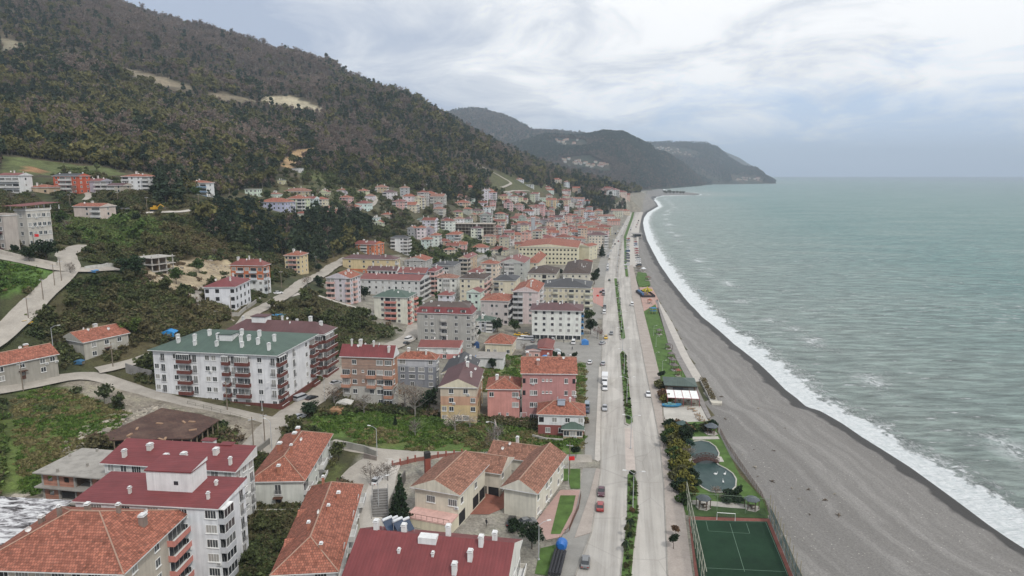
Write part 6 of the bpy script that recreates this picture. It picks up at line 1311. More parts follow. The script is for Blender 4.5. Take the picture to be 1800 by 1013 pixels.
tag(scatter('ground_cover', *(lambda n: (lambda P: (P, np.full(len(P), 5), np.tile(rng.uniform(.12, .30, (len(P), 1)), (1, 3)), lerp((.045, .075, .02), (.11, .12, .05), rng.random(len(P)))))(np.array([(q[0], q[1], 3.22) for poly in MED for q in (lambda F_: [(F_[:, 0].min() + (F_[:, 0].max() - F_[:, 0].min()) * a_, F_[:, 1].min() + (F_[:, 1].max() - F_[:, 1].min()) * b_) for a_, b_ in rng.random((n, 2))])(np.array([p for p in flat(poly) if p[1] > 95])) if inpoly(np.array([q[0]]), np.array([q[1]]), [tuple(np.array(flat(poly)).mean(0) + (np.array(p) - np.array(flat(poly)).mean(0)) * .9) for p in flat(poly)])[0]])))(1400)), kind='stuff')
# ------------------------------------------------------------------ vehicles
t = NT('car_paint'); oi = t.n('ShaderNodeObjectInfo'); t.set(oi.outputs['Color'], .3, .6); t.b.inputs['Coat Weight'].default_value = .4; CARP = t.m
M['tyre'] = m_plain((.02,.02,.02), .85); M['cglass'] = m_glass('shop'); M['lampw'] = m_plain((.7,.7,.68), .3); M['lampr'] = m_plain((.35,.03,.02), .4); M['rim'] = m_plain((.4,.4,.42), .4, .5)
def loft(m, st, mi=0, capm=None):
    """st: list of (x, half width bottom, half width top, z bottom, z top)"""
    rg = [[(x, -wb, zb), (x, -max(wb, wt), zb + (zt - zb) * .45), (x, -wt, zt), (x, wt, zt), (x, max(wb, wt), zb + (zt - zb) * .45), (x, wb, zb)] for x, wb, wt, zb, zt in st]
    for a, b in zip(rg, rg[1:]):
        for k in range(6): m.face([a[k], b[k], b[(k + 1) % 6], a[(k + 1) % 6]], mi)
    m.face(rg[0], mi); m.face(rg[-1][::-1], mi)
def car_parts(kind):
    b = MB(); g = MB()
    if kind == 'car':
        loft(b, [(-2.15,.62,.66,.38,.78),(-2.0,.82,.76,.28,.92),(-1.2,.86,.80,.26,.98),(.7,.86,.80,.26,.98),(1.6,.84,.76,.28,.88),(2.08,.78,.66,.30,.74),(2.18,.6,.55,.36,.62)])
        loft(g, [(-1.75,.72,.66,.90,.96),(-1.15,.74,.60,.94,1.36),(.25,.74,.60,.94,1.38),(1.05,.72,.66,.92,.97)]); loft(b, [(-1.12,.56,.54,1.33,1.41),(-.4,.6,.56,1.36,1.46),(.28,.56,.54,1.34,1.42)]); wx, wr, top = 1.32, .33, 1.4
    elif kind == 'van':
        loft(b, [(-2.5,.84,.80,.35,1.0),(-2.4,.93,.86,.30,1.2),(1.4,.93,.86,.30,1.15),(2.2,.9,.78,.32,.98),(2.55,.78,.66,.36,.72)])
        loft(g, [(-2.42,.84,.76,1.1,1.75),(1.0,.84,.76,1.1,1.75),(1.75,.82,.74,1.05,1.15)]); loft(b, [(-2.42,.78,.70,1.72,1.95),(.9,.78,.70,1.72,1.97),(1.1,.74,.6,1.7,1.8)]); wx, wr = 1.6, .36
    else:  # truck: cab and box
        loft(g, [(2.3,.9,.84,1.3,2.0),(3.3,.88,.80,1.3,1.95)]); loft(b, [(2.0,1.0,.95,.5,2.2),(2.3,1.0,.95,.5,2.3),(3.35,.98,.84,.5,1.35),(3.5,.9,.8,.55,1.2)]); loft(b, [(2.1,.9,.8,1.95,2.3),(3.1,.85,.75,1.95,2.15)]); b.box(-3.3,1.9,-1.1,1.1,.95,3.0); b.box(-3.2,2.2,-.5,.5,.6,.95); wx, wr = 2.3, .46
    w_ = MB()
    for k in range(14):
        a0, a1 = 2 * math.pi * k / 14, 2 * math.pi * (k + 1) / 14; p0 = (math.cos(a0) * wr, math.sin(a0) * wr); p1 = (math.cos(a1) * wr, math.sin(a1) * wr)
        w_.face([(p0[0], -.11, p0[1]), (p1[0], -.11, p1[1]), (p1[0], .11, p1[1]), (p0[0], .11, p0[1])], 0)
        for s_ in (-.11, .11):
            w_.face([(0, s_ * 1.0, 0), (p0[0] * .6, s_, p0[1] * .6), (p1[0] * .6, s_, p1[1] * .6)], 1); w_.face([(p0[0] * .6, s_, p0[1] * .6), (p0[0], s_, p0[1]), (p1[0], s_, p1[1]), (p1[0] * .6, s_, p1[1] * .6)], 0)
    h = MB(); h.box(-.06, .02, -.2, .2, -.07, .07)
    return dict(body=b.mesh('body', [CARP]), glass=g.mesh('windows', [M['cglass']]), wheel=w_.mesh('wheel', [M['tyre'], M['rim']]), lamp=h.mesh('headlight', [M['lampw']]), rear=h.mesh('tail_light', [M['lampr']]), wx=wx, wr=wr)
CK = {k: car_parts(k) for k in ('car', 'van', 'truck')}
CC = dict(white=(.68,.68,.68), silver=(.36,.37,.39), grey=(.16,.165,.17), black=(.018,.018,.02), red=(.30,.03,.03), maroon=(.075,.015,.03), blue=(.05,.10,.20), navy=(.02,.03,.07), yellow=(.60,.36,.02), green=(.04,.09,.06), beige=(.42,.38,.31), steel=(.20,.25,.30))
def vehicle(label, px, py, ang, col='white', kind='car', group=None, name=None, z=None):
    P = ground(px, py); zz = H(P[0], P[1]) if z is None else z
    if z is not None: P = at_z(px, py, z)
    o = empty(name or ('parked_' + kind), (P[0], P[1], zz + .02), R(ang)); K = CK[kind]
    link('body', K['body'], o).color = (*CC[col], 1); link('windows', K['glass'], o)
    far = P[1] > 520
    for sx in (-1, 1):
        for sy in (-1, 1):
            if kind == 'truck': xx = 2.6 if sx > 0 else -2.1
            else: xx = sx * K['wx']
            link('wheel', K['wheel'], o, (xx, sy * (.76 if kind != 'truck' else .92), K['wr']))
            if not far: link('headlight' if sx > 0 else 'tail_light', K['lamp'] if sx > 0 else K['rear'], o, ((2.12 if kind == 'car' else 2.5 if kind == 'van' else 3.46) if sx > 0 else (-2.1 if kind == 'car' else -2.42 if kind == 'van' else -3.28), sy * .55, .62 if kind == 'car' else .8))
    tag(o, label, kind if kind != 'car' else 'car', group); return o
RD, RU = 81, 261    # along the road, away from / towards the camera
for a in [('dark maroon car parked at the kerb in front of the red one', 1057, 868, RU, 'maroon', 'car', 3.02), ('red car parked at the kerb behind the maroon one', 1055, 894, RD, 'red', 'car', 3.02), ('grey car at the bottom kerb below the two kerbside cars', 1029, 992, RD, 'grey', 'car', 3.02),
 ('white box truck parked at the kerb of the left carriageway', 1063, 672, RU, 'white', 'truck', 3.03), ('white van parked right behind the white box truck', 1063.5, 684, RU, 'white', 'van', 3.03), ('silver car driving up the left carriageway below the white van', 1063, 720, RU, 'silver', 'car', 3.03), ('white car alone on the right carriageway', 1139.5, 696, RU, 'white', 'car', 3.03),
 ('white car far up the right carriageway beside the playground', 1111, 537, RD, 'white', 'van', 3.03), ('dark green car passing the yellow taxi', 1074.5, 588, RU, 'grey', 'car', 3.03), ('yellow taxi at the corner of the shop street', 1065, 595, RU, 'yellow', 'car', 3.03), ('silver hatchback turning near the shop street corner', 1059, 605, 60, 'silver', 'car', 3.03),
 ('white car parked at the mouth of the shop street', 1037, 639, 75, 'white', 'car', 3.02), ('grey car at the kerb above the box truck', 1060, 641, RD, 'silver', 'car', 3.03), ('steel blue car beside the dusty pink block', 1032, 716, RD, 'steel', 'van', 3.02), ('dark blue car beside the white and maroon house', 1032, 724, RU, 'navy', 'car', 3.02),
 ('black car in front of the blank cream end wall', 899, 920, 80, 'black', 'car', None), ('dark car half hidden by the round evergreen', 926, 921, 20, 'grey', 'car', None), ('white car on the gravel yard by the orange roofed house', 602, 860, 80, 'white', 'car', None), ('white car under the leaning bare tree', 662, 849, 75, 'white', 'car', None),
 ('white sedan on the lane beside the long green roofed block', 590, 676, 55, 'white', 'car', None), ('silver van in front of the long green roofed block', 530, 703, 60, 'silver', 'van', None), ('black car parked beside the silver van', 548, 703, 60, 'black', 'car', None), ('pale car by the dark round tree at the crossing', 526, 736, 60, 'silver', 'car', None),
 ('white pickup on the street below the scrub slope', 719, 599, 70, 'white', 'van', None), ('black car on the street below the scrub slope', 714, 606, 70, 'black', 'car', None), ('yellow car parked on the hill road', 46, 571, 45, 'yellow', 'car', None), ('small white car on the steep road by the twisted junction', 489, 517, 40, 'white', 'car', None),
 ('white car crossing the shop street', 947, 613, 170, 'white', 'car', 3.02), ('white van beside the yellow cabs on the shop street', 919, 597, 178, 'white', 'van', 3.02), ('silver van beside the white van on the shop street', 928, 598, 178, 'silver', 'van', 3.02), ('grey car parked nose out in front of the shops', 937, 601, 82, 'grey', 'car', 3.02), ('black car parked in front of the shops', 949, 601, 82, 'black', 'car', 3.02),
 ('white car at the shopfronts, middle bay', 972, 599, 82, 'white', 'car', 3.02), ('white van in front of the last shop bay', 1008, 604, 82, 'white', 'van', 3.02), ('yellow cab waiting behind the orange roof', 911, 590, 178, 'yellow', 'car', 3.02), ('second yellow cab, beside the low orange roof', 923, 590, 178, 'yellow', 'car', 3.02)]:
    vehicle(a[0], a[1], a[2], a[3], a[4], a[5], z=a[6], name='taxi' if 'taxi' in a[0] or 'cab' in a[0] else None)
def row(fmt, pts, ang, grp, z=3.03):
    rr = random.Random(len(pts))
    for i, q in enumerate(pts):
        a_, b_ = q[:2]; c = q[2] if len(q) > 2 else rr.choice(['white', 'silver', 'grey', 'black', 'white', 'red', 'blue', 'beige', 'navy'])
        vehicle(fmt % (c, (ORD + ['eleventh', 'twelfth', 'thirteenth', 'fourteenth', 'fifteenth', 'sixteenth', 'seventeenth', 'eighteenth'])[i]), a_, b_, ang + rr.uniform(-3, 3), c, rr.choice(['car', 'car', 'van']) if len(q) < 4 else q[3], grp, z=z)
row('%s car of the seaside parking row, %s from its near end', [(1122.5,468),(1122,463),(1121.3,458.5),(1120.5,454),(1120,450),(1119.3,446),(1119,442),(1118.3,438.5),(1118,435),(1117.5,432),(1117.3,429),(1117,426),(1116.5,423),(1116.3,420.5),(1116,418)], 172, 'cars parked in the seaside row')
row('%s car of the roadside parking row, %s from its near end', [(1102,467),(1102,461),(1102.3,455.5),(1102.5,451),(1102.7,447),(1103,443),(1103,439),(1103.3,435.5),(1103.5,432),(1104,429),(1104,426),(1104.5,423),(1104.6,420.5)], 168, 'cars parked in the roadside row')
row('%s car at the town side kerb, %s from the near end', [(1062,551,'white'),(1062.5,546,'silver'),(1063,541,'grey'),(1061,519,'grey'),(1060.5,514,'maroon'),(1056,515,'black'),(1071,494,'green'),(1068,476,'silver'),(1068,471,'white'),(1068.5,466,'white'),(1071,457,'beige')], RD, 'cars at the town side kerb')
row('%s car in the busy far kerb row, %s from its near end', [(1069,452),(1071,447,'white'),(1074,442),(1077,436,'white'),(1081,430,'black'),(1078,427,'white'),(1079,423,'white'),(1084,420),(1087,425),(1082,412),(1086,408),(1089,403),(1092,399),(1095,395)], RD, 'cars in the far kerb row')
for lab, a_, b_, c in [('dark car on the right carriageway beside the parking rows', 1098, 422, 'black'), ('white car on the right carriageway above the pavilion', 1109, 402, 'white'), ('dark car following the white one above the pavilion', 1108.5, 405, 'black'), ('dark car at the entrance of the parking rows', 1100, 473, 'grey')]: vehicle(lab, a_, b_, RU, c, 'car', z=3.03)
row('%s boat trailer or car on the upper parking strip, %s from the pavilion', [(1118,400,'maroon'),(1119.5,396,'red'),(1121,393,'grey'),(1122.5,389,'maroon')], 80, None)
for o in [o for o in COL.objects if 'boat trailer or car' in str(o.get('label', ''))]: o['label'] = o['label'].replace('boat trailer or car', 'car')

# ------------------------------------------------------------------ street lamps and poles
def lamp_mesh(two, h=9.0):
    p = MB(); p.tube([(0,0,-.2),(0,0,h)], [.11,.06], 6); p.box(-.2,.2,-.2,.2,0,.3)
    arm = MB(); arm.tube([(0,0,h-.1),(.9,0,h+.45),(1.9,0,h+.6)], [.05,.045,.04], 5); hd = MB(); hd.box(1.7,2.5,-.16,.16,h+.52,h+.66)
    return p.mesh('pole',[M['steel']]), arm.mesh('arm',[M['steel']]), hd.mesh('lamp_head',[M['lampw']])
LM = lamp_mesh(True); LS = lamp_mesh(False, 7.5)
def lamp(label, P, rz, two, mesh, group=None):
    o = empty('street_lamp', tuple(P), rz); link('pole', mesh[0], o); 
    for k in ((0, math.pi) if two else (0,)): link('arm', mesh[1], o, None, k); link('lamp_head', mesh[2], o, None, k)
    tag(o, label, 'street lamp', group); return o
mc = [np.array(at_z(a_, b_, 3.2)) for a_, b_ in [(1090,1100),(1102,1000),(1108,940),(1112,914),(1113,850),(1105,740),(1099,690),(1096,640),(1093,590),(1089,540),(1085,500),(1085,470),(1088,440),(1093,416),(1104,393),(1117,370)]]
seg = np.cumsum([0] + [np.linalg.norm(b_ - a_) for a_, b_ in zip(mc, mc[1:])]); s0 = seg[3] - 34 * 2
NUM = ORD + ['eleventh', 'twelfth', 'thirteenth', 'fourteenth', 'fifteenth', 'sixteenth', 'seventeenth', 'eighteenth', 'nineteenth', 'twentieth', 'twenty first', 'twenty second', 'twenty third', 'twenty fourth', 'twenty fifth', 'twenty sixth']
s_ = s0; k = 0
while s_ < seg[-1] - 5 and k < 25:
    P = np.array([np.interp(s_, seg, [m_[i] for m_ in mc]) for i in range(3)])
    if s_ > 0 and proj(*P)[1] < 1000: lamp(f'double armed grey lamp on the central reservation, {NUM[k]} from the near end', P, R(-9), True, LM, 'double street lamps of the central reservation'); k += 1
    s_ += 36
for lab, a_, b_, rz in [('single lamp at the steps beside the tall conifer', 666, 900, 20), ('single lamp at the bend of the gravel lane', 663, 803, 160), ('single lamp over the long block forecourt', 571, 705, 170), ('single lamp left of the silver van', 461, 722, 30), ('single lamp between the two long houses', 94, 618, 30), ('single lamp at the hotel corner by the grass strip', 947, 985, 20), ('single lamp on the bend of the gravel road', 478, 792, 150), ('thin lamp by the meadow wall', 870, 790, 200)]:
    P = ground(a_, b_); lamp(lab, (P[0], P[1], H(P[0], P[1])), R(rz), False, LS)
for lab, a_, b_ in [('park lamp beside the upper lawn', 1152, 640), ('park lamp at the second lawn path', 1153, 610), ('park lamp by the red hut', 1164, 655), ('park lamp near the playground lawn', 1149, 590)]:
    P = at_z(a_, b_, 3.1); o = lamp(lab, P, 0, False, LS); o.scale = (.6, .6, .6)
pm_ = MB(); pm_.tube([(0,0,-.5),(0,0,8.5)], [.16,.11], 6); pm_ = pm_.mesh('pole', [m_plain((.22,.18,.14), .9)]); pc_ = MB(); pc_.box(-.9,.9,-.05,.05,7.7,7.85); pc_.box(-.7,-.6,-.04,.04,7.85,8.05); pc_.box(.6,.7,-.04,.04,7.85,8.05); pc_ = pc_.mesh('crossarm', [M['steel']])
for lab, a_, b_ in [('wooden utility pole at the near edge of the gravel crossing', 446, 790), ('second wooden pole at the gravel crossing, seaward of the first', 466, 782), ('utility pole at the yellow car on the hill road', 51, 568), ('utility pole on the outer edge of the hill road', 77, 534), ('utility pole where the hill road steepens', 97, 508), ('utility pole near the top of the hill road', 109, 500), ('pale pole at the tall school wall', 62, 452),
   ('pole beside the upper lane above the pink gabled house', 124, 367), ('double pole behind the low wall on the upper lane', 208, 362), ('pole beside the yellow digger', 259, 372), ('pole on the upper lane near the pine grove', 350, 365), ('pole at the row of pale villas', 404, 352), ('pole beside the new white house', 407, 558), ('pole at the bend below the orange and white house', 495, 506), ('pole beside the pale yellow tower road', 556, 474), ('pole next to the orange and white house', 473, 521),
   ('pole at the mouth of the long block lane', 199, 648), ('pole among the rubble by the gravel road', 41, 688), ('pole by the wire fence of the rusty roofed site', 400, 722), ('pole beside the gate of the cream complex', 1001, 835)]:
    P = ground(a_, b_); o = empty('utility_pole', (P[0], P[1], H(P[0], P[1])), R(random.uniform(-20, 60))); link('pole', pm_, o); link('crossarm', pc_, o); tag(o, lab, 'utility pole')

# ------------------------------------------------------------------ seafront objects
zp = 3.07
POND = [(1213,781),(1219,777),(1232,775),(1246,778),(1257,786),(1263,797),(1262,803),(1258,808),(1256,811),(1262,818),(1276,825),(1287,833),(1293,843),(1292,856),(1284,864),(1268,866),(1250,865),(1236,858),(1224,848),(1213,838),(1210,824),(1218,817),(1224,812),(1225,809),(1212,802),(1208,793)]
Q = flat(POND, zp); cen = np.mean(Q, 0)
t = NT('pond_water'); p = t.coord(); t.set(t.ramp(t.noise(p, .5, 4, .6), [(.3, (.026,.052,.050)), (.7, (.046,.078,.072))]), .25, .15); t.bump(t.noise(p, 3, 3, .6), .15, .05); 
sheet('water', Q, t.m, 3.10, world=True)
m = MB()
for i in range(len(Q)):
    a_, b_ = np.array(Q[i]), np.array(Q[(i + 1) % len(Q)]); d = b_ - a_; d = d / np.linalg.norm(d); nn = np.array([d[1], -d[0]]) * .32
    if np.dot(nn, (a_ + b_) / 2 - cen) < 0: nn = -nn
    m.face([(*a_, 3.26), (*b_, 3.26), (*(b_ + nn), 3.26), (*(a_ + nn), 3.26)]); m.face([(*a_, 3.0), (*b_, 3.0), (*b_, 3.26), (*a_, 3.26)]); m.face([(*(a_ + nn), 3.0), (*(b_ + nn), 3.0), (*(b_ + nn), 3.26), (*(a_ + nn), 3.26)])
tag(m.build('pond_rim', m_conc((.45,.43,.38))), 'pale concrete rim round the two lobed park pond', 'pond rim')
# arched bridge
a_, b_ = at_z(1219, 812, 3.2), at_z(1262, 812, 3.2); L_ = np.linalg.norm(b_ - a_); an = math.atan2(b_[1] - a_[1], b_[0] - a_[0])
o = empty('footbridge', (a_[0], a_[1], 3.12), an); wd = 1.7; BRW = m_plain((.085,.045,.038), .8)
m = MB(); n = 12; arc = lambda u: .95 * math.sin(math.pi * u)
for i in range(n):
    u, v = i / n, (i + 1) / n; m.face([(u*L_,-wd/2,arc(u)+.2),(v*L_,-wd/2,arc(v)+.2),(v*L_,wd/2,arc(v)+.2),(u*L_,wd/2,arc(u)+.2)])
    for s in (-wd/2, wd/2): m.face([(u*L_,s,arc(u)-.12),(v*L_,s,arc(v)-.12),(v*L_,s,arc(v)+.22),(u*L_,s,arc(u)+.22)])
m.build('deck', BRW, o)
for s in (-wd/2, wd/2):
    m = MB()
    for zz in (.55, 1.15): m.tube([(i/n*L_, s, arc(i/n)+.2+zz) for i in range(n+1)], .06, 4)
    for i in range(0, n + 1, 2): m.box(i/n*L_-.06, i/n*L_+.06, s-.06, s+.06, arc(i/n), arc(i/n)+1.45)
    for i in range(0, n, 2): m.tube([(i/n*L_, s, arc(i/n)+.3), ((i+2)/n*L_, s, arc((i+2)/n)+1.3)], .045, 4); m.tube([(i/n*L_, s, arc(i/n)+1.3), ((i+2)/n*L_, s, arc((i+2)/n)+.3)], .045, 4)
    m.build('railing', BRW, o)
tag(o, 'dark brown arched timber footbridge with lattice railings across the pond', 'footbridge')
for lab, q in [('stone apron at the landward end of the footbridge', [(1208,806),(1220,806),(1222,814),(1206,814)]), ('stone apron at the seaward end of the footbridge', [(1261,802),(1268,803),(1273,812),(1262,812)])]:
    sheet('footpath', q, M['pave2'], 3.14)
# swans on the lower pond
for i, (a_, b_) in enumerate([(1258,834),(1274,834),(1271,848)]):
    P = at_z(a_, b_, 3.1); m = MB(); loft(m, [(-.5,.05,.05,.16,.3),(-.25,.2,.16,.0,.32),(.15,.2,.14,.0,.3),(.38,.06,.05,.08,.24)]); m.tube([(.3,0,.2),(.48,0,.45),(.40,0,.7),(.52,0,.74)], [.07,.045,.045,.03], 5)
    o = m.build('swan', m_plain((.75,.75,.73)), None, tuple(P), R(40 * i)); tag(o, ['white swan on the lower pond nearest the bridge, landward one', 'white swan on the lower pond nearest the bridge, seaward one', 'white swan farthest from the bridge on the lower pond'][i], 'swan', 'swans on the pond')
# gazebos
GZ = m_metal((.10,.115,.13)); GG = m_metal((.055,.09,.085))
def gazebo(label, a_, b_, r_, mat, h=2.3, cat='gazebo', posts=(.10,.06,.045), name='gazebo', z=3.1, sides=8):
    P = at_z(a_, b_, z); o = empty(name, tuple(P), R(10)); m = MB(); c = (0, 0, h + r_ * .55)
    for k in range(sides):
        q0, q1 = 2*math.pi*(k+.5)/sides, 2*math.pi*(k+1.5)/sides; A_ = (math.cos(q0)*r_*1.15, math.sin(q0)*r_*1.15, h); B_ = (math.cos(q1)*r_*1.15, math.sin(q1)*r_*1.15, h)
        m.face([A_, B_, c]); m.face([(A_[0],A_[1],h-.12),(B_[0],B_[1],h-.12),B_,A_])
    m.build('roof', mat, o); pm2 = m_plain(posts, .85)
    for k in range(sides):
        q0 = 2*math.pi*(k+.5)/sides; m = MB(); m.box(-.07,.07,-.07,.07,0,h); m.build('post', pm2, o, (math.cos(q0)*r_, math.sin(q0)*r_, 0))
    m = MB(); m.prism([(math.cos(2*math.pi*(k+.5)/sides)*r_*1.1, math.sin(2*math.pi*(k+.5)/sides)*r_*1.1) for k in range(sides)], -.05, .1); m.build('floor', M['pave2'], o)
    m = MB(); m.box(-r_*.4,r_*.4,-.35,.35,.7,.78); m.box(-.06,.06,-.3,.3,.1,.7); m.box(-r_*.4,r_*.4,.6,.9,.42,.48); m.box(-r_*.4,r_*.4,-.9,-.6,.42,.48); m.build('table', pm2, o); tag(o, label, cat); return o
gazebo('slate blue hexagonal gazebo above the pitch, on the landward side', 1236, 892, 1.55, GZ, sides=6); gazebo('slate blue hexagonal gazebo above the pitch, by the beach fence', 1321, 894, 1.55, GZ, sides=6)
gazebo('green roofed gazebo among the hedge at the top of the park', 1199, 757, 1.7, GG, sides=6); gazebo('dark roofed gazebo with white cloth by the beach end of the park', 1250, 762, 1.8, GZ, sides=6)
for lab, a_, b_ in [('first picnic shelter from the restaurant on the long lawn', 1186, 651), ('second picnic shelter from the restaurant on the long lawn', 1183, 641), ('third picnic shelter from the restaurant on the long lawn', 1180, 630), ('picnic shelter nearest the lawn cross path', 1176, 614), ('lone picnic shelter on the upper lawn', 1159, 588)]: gazebo(lab, a_, b_, 1.5, m_plain((.15,.13,.125)), h=2.1, name='picnic_shelter', cat='shelter', sides=4)
o = gazebo('red brown timber hut at the lower end of the long lawn', 1192, 661, 1.2, m_plain((.22,.09,.07)), name='hut', cat='hut', sides=4)
gazebo('red wooden play hut in the playground', 1142, 534, 1.3, m_plain((.30,.09,.05)), name='play_hut', cat='play hut', sides=4)
# restaurant with green roof and white awning
P = at_z(1222, 693, 3.1); o = empty('restaurant', (P[0], P[1], 3.1), R(81)); W_ = abs(at_z(1222,693,3.1)[0] - at_z(1171,693,3.1)[0])
m = MB(); m.box(0, 9, 0, W_, 0, 2.8); m.build('wall', m_plain((.14,.10,.07), .8), o)
m = MB(); rr_ = [(-.6,-.6),(9.6,-.6),(9.6,W_+.6),(-.6,W_+.6)]; zr_ = 4.3; r0, r1 = (4.5, 4.0, zr_), (4.5, W_-4.0, zr_); c4 = [(x_, y_, 2.9) for x_, y_ in rr_]
m.face([c4[1], c4[2], r1, r0]); m.face([c4[3], c4[0], r0, r1]); m.face([c4[0], c4[1], r0]); m.face([c4[2], c4[3], r1])
for i in range(4): m.face([(c4[i][0], c4[i][1], 2.7), (c4[(i+1)%4][0], c4[(i+1)%4][1], 2.7), c4[(i+1)%4], c4[i]])
m.build('roof', m_metal((.075,.105,.09)), o)
for k in range(5):
    m = MB(); m.box(-.03, .04, -.9, .9, .8, 2.2); m.build('window', M['glass'], o, (-.04, 1.5 + k * (W_ - 3) / 4, 0))
tag(o, 'low restaurant with broad dark green roof between the pavement and the promenade', 'restaurant')
P = at_z(1229, 716, 3.1); W_ = abs(at_z(1229,716,3.1)[0] - at_z(1174,716,3.1)[0]); o = empty('terrace_canopy', (P[0], P[1], 3.1), R(82)); dp = 6.8
for k in range(4):
    y0, y1 = W_ * k / 4 + .06, W_ * (k + 1) / 4 - .06; m = MB(); m.face([(0,y0,2.7),(dp,y0,3.3),(dp,y1,3.3),(0,y1,2.7)]); m.face([(0,y1,2.66),(dp,y1,3.26),(dp,y0,3.26),(0,y0,2.66)]); m.build('canopy_panel', m_plain((.78,.78,.76), .6), o)
m = MB()
for k in range(5): m.box(-.05, .07, W_*k/4-.06, W_*k/4+.06, 0, 2.72); m.tube([(0,W_*k/4,2.74),(dp,W_*k/4,3.34)], .08, 4); m.box(dp-.12,dp,W_*k/4-.06,W_*k/4+.06,0,3.3)
m.tube([(0,0,2.74),(0,W_,2.74)], .08, 4); m.build('canopy_frame', m_plain((.30,.05,.06)), o)
m = MB()
for k in range(6): m.box(1+(k%2)*2.6, 2+(k%2)*2.6, 1+k*W_/7, 2+k*W_/7, .7, .76); m.box(1.45+(k%2)*2.6, 1.55+(k%2)*2.6, 1.45+k*W_/7, 1.55+k*W_/7, 0, .7)
m.build('tables', M['wood'], o); tag(o, 'white four panel canopy with dark red frame over restaurant tables', 'canopy')
# blue boat and clutter in the yard
P = at_z(1180, 715, 3.1); m = MB(); loft(m, [(-3,.3,.6,.25,.75),(-2,.6,.95,.1,.8),(0,.7,1.1,.1,.85),(2,.5,.9,.15,.95),(3.2,.05,.15,.5,1.15)]); o = m.build('boat', m_plain((.05,.22,.38), .5), None, tuple(P), R(-3)); m = MB(); m.box(-2.2,1.6,-.75,.75,.86,.92); m.box(-1.2,0,-.5,.5,.92,1.4); m.build('boat_cover', m_plain((.15,.30,.30)), o, (0,0,0)); tag(o, 'small blue boat laid up in front of the white canopy', 'boat')
for i, (a_, b_) in enumerate([(1222,724),(1226,729),(1231,733),(1235,741),(1228,738),(1213,720)]):
    P = at_z(a_, b_, 3.05); m = MB(); rr = random.Random(i)
    for k in range(9): x_, y_ = rr.uniform(-1.3,1.3), rr.uniform(-.8,.8); L2 = rr.uniform(.3,1.1); m.box(x_,x_+L2,y_,y_+.25,.02+.05*k,.07+.05*k+rr.uniform(0,.2))
    tag(m.build('timber_pile', m_plain((.30,.22,.15), .9), None, tuple(P), R(rr.uniform(0,90))), f'{["largest","second","third","outermost","inner","topmost"][i]} heap of broken timber in the pale yard, {["by the canopy","below it","at the wall","by the beach wall","off the wall","under the canopy edge"][i]}', 'timber pile')
# fences: beach fence, pitch nets
def fence(name, label, pts, h, sp, postm, netm=None, z=None, cat='fence', rails=(), ph=None, pr=.04):
    P = [at_z(a_, b_, z) if z is not None else ground(a_, b_) for a_, b_ in pts]; o = empty(name, tuple(P[0])); base = P[0]
    m = MB(); L2 = 0; pstm = MB(); pstm.tube([(0,0,-.4),(0,0,ph or h)], pr, 5); pstm = pstm.mesh('post', [postm]); cnt = 0
    for a_, b_ in zip(P, P[1:]):
        n = max(1, int(np.linalg.norm(b_ - a_) / sp)); pr_ = None
        for k in range(n + 1):
            q = a_ * (1 - k / n) + b_ * k / n; q = np.array([q[0], q[1], z if z is not None else H(q[0], q[1])]) - base
            if k < n and cnt < 95: link('post', pstm, o, tuple(q)); cnt += 1
            if pr_ is not None:
                if netm: m.face([(pr_[0], pr_[1], pr_[2]), (q[0], q[1], q[2]), (q[0], q[1], q[2] + h), (pr_[0], pr_[1], pr_[2] + h)])
                for rz2 in rails: m.tube([(pr_[0], pr_[1], pr_[2] + rz2), (q[0], q[1], q[2] + rz2)], pr * .8, 4, 1 if netm else 0)
            pr_ = q
    m.build('mesh_panel' if netm else 'rail', [netm, postm] if netm else [postm], o); tag(o, label, cat)
def m_net(c, cover):
    t = NT('net'); tr_ = t.n('ShaderNodeBsdfTransparent'); mx = t.n('ShaderNodeMixShader'); t.set(t.ramp(t.noise(t.coord(), .8, 4, .6), [(.3, sc3(c, .7)), (.7, sc3(c, 1.2))]), .8); f = t.math('MULTIPLY', t.ramp(t.noise(t.coord(), .45, 4, .7), [(.35, .5), (.6, 1.)]), cover); t.l(f, mx.inputs[0]); t.l(tr_.outputs[0], mx.inputs[1]); t.l(t.b.outputs[0], mx.inputs[2]); t.l(mx.outputs[0], t.out.inputs[0]); return t.m
RUST = m_plain((.13,.07,.05), .9); GP = m_plain((.16,.15,.12), .8)
fence('fence', 'rusty post and wire fence between the park and the beach', [(1266,762),(1278,785),(1296,812),(1318,845),(1337,873),(1351,905)], 1.5, 1.5, RUST, m_net((.10,.075,.05), .35), z=3.0, rails=(.5,1.0,1.45))
fence('ball_fence', 'tall netted fence along the landward side of the football pitch', [(1206,883),(1211,912),(1222,965),(1233,1016),(1240,1050)], 5.0, 3.0, m_plain((.42,.42,.34)), m_net((.14,.17,.11), .42), z=3.1, rails=(2.5,5.0), pr=.07)
fence('ball_fence', 'tall fence with torn teal windbreak along the beach side of the pitch', [(1352,912),(1375,965),(1398,1020),(1412,1050)], 3.4, 2.2, m_plain((.30,.26,.17)), m_net((.06,.16,.15), .85), z=3.05, rails=(1.7,3.4), ph=5.5, pr=.06)
fence('ball_fence', 'thin netting behind the football goal', [(1208,896),(1260,899),(1310,903),(1352,908)], 4.0, 4.0, m_plain((.20,.26,.18)), m_net((.05,.08,.05), .22), z=3.1, rails=(4.0,), pr=.05)
fence('guard_rail', 'low wooden rail between pavement and pale yard', [(1168,737),(1173,762)], .9, 1.5, m_plain((.12,.07,.06)), z=3.05, rails=(.45,.88), pr=.05)
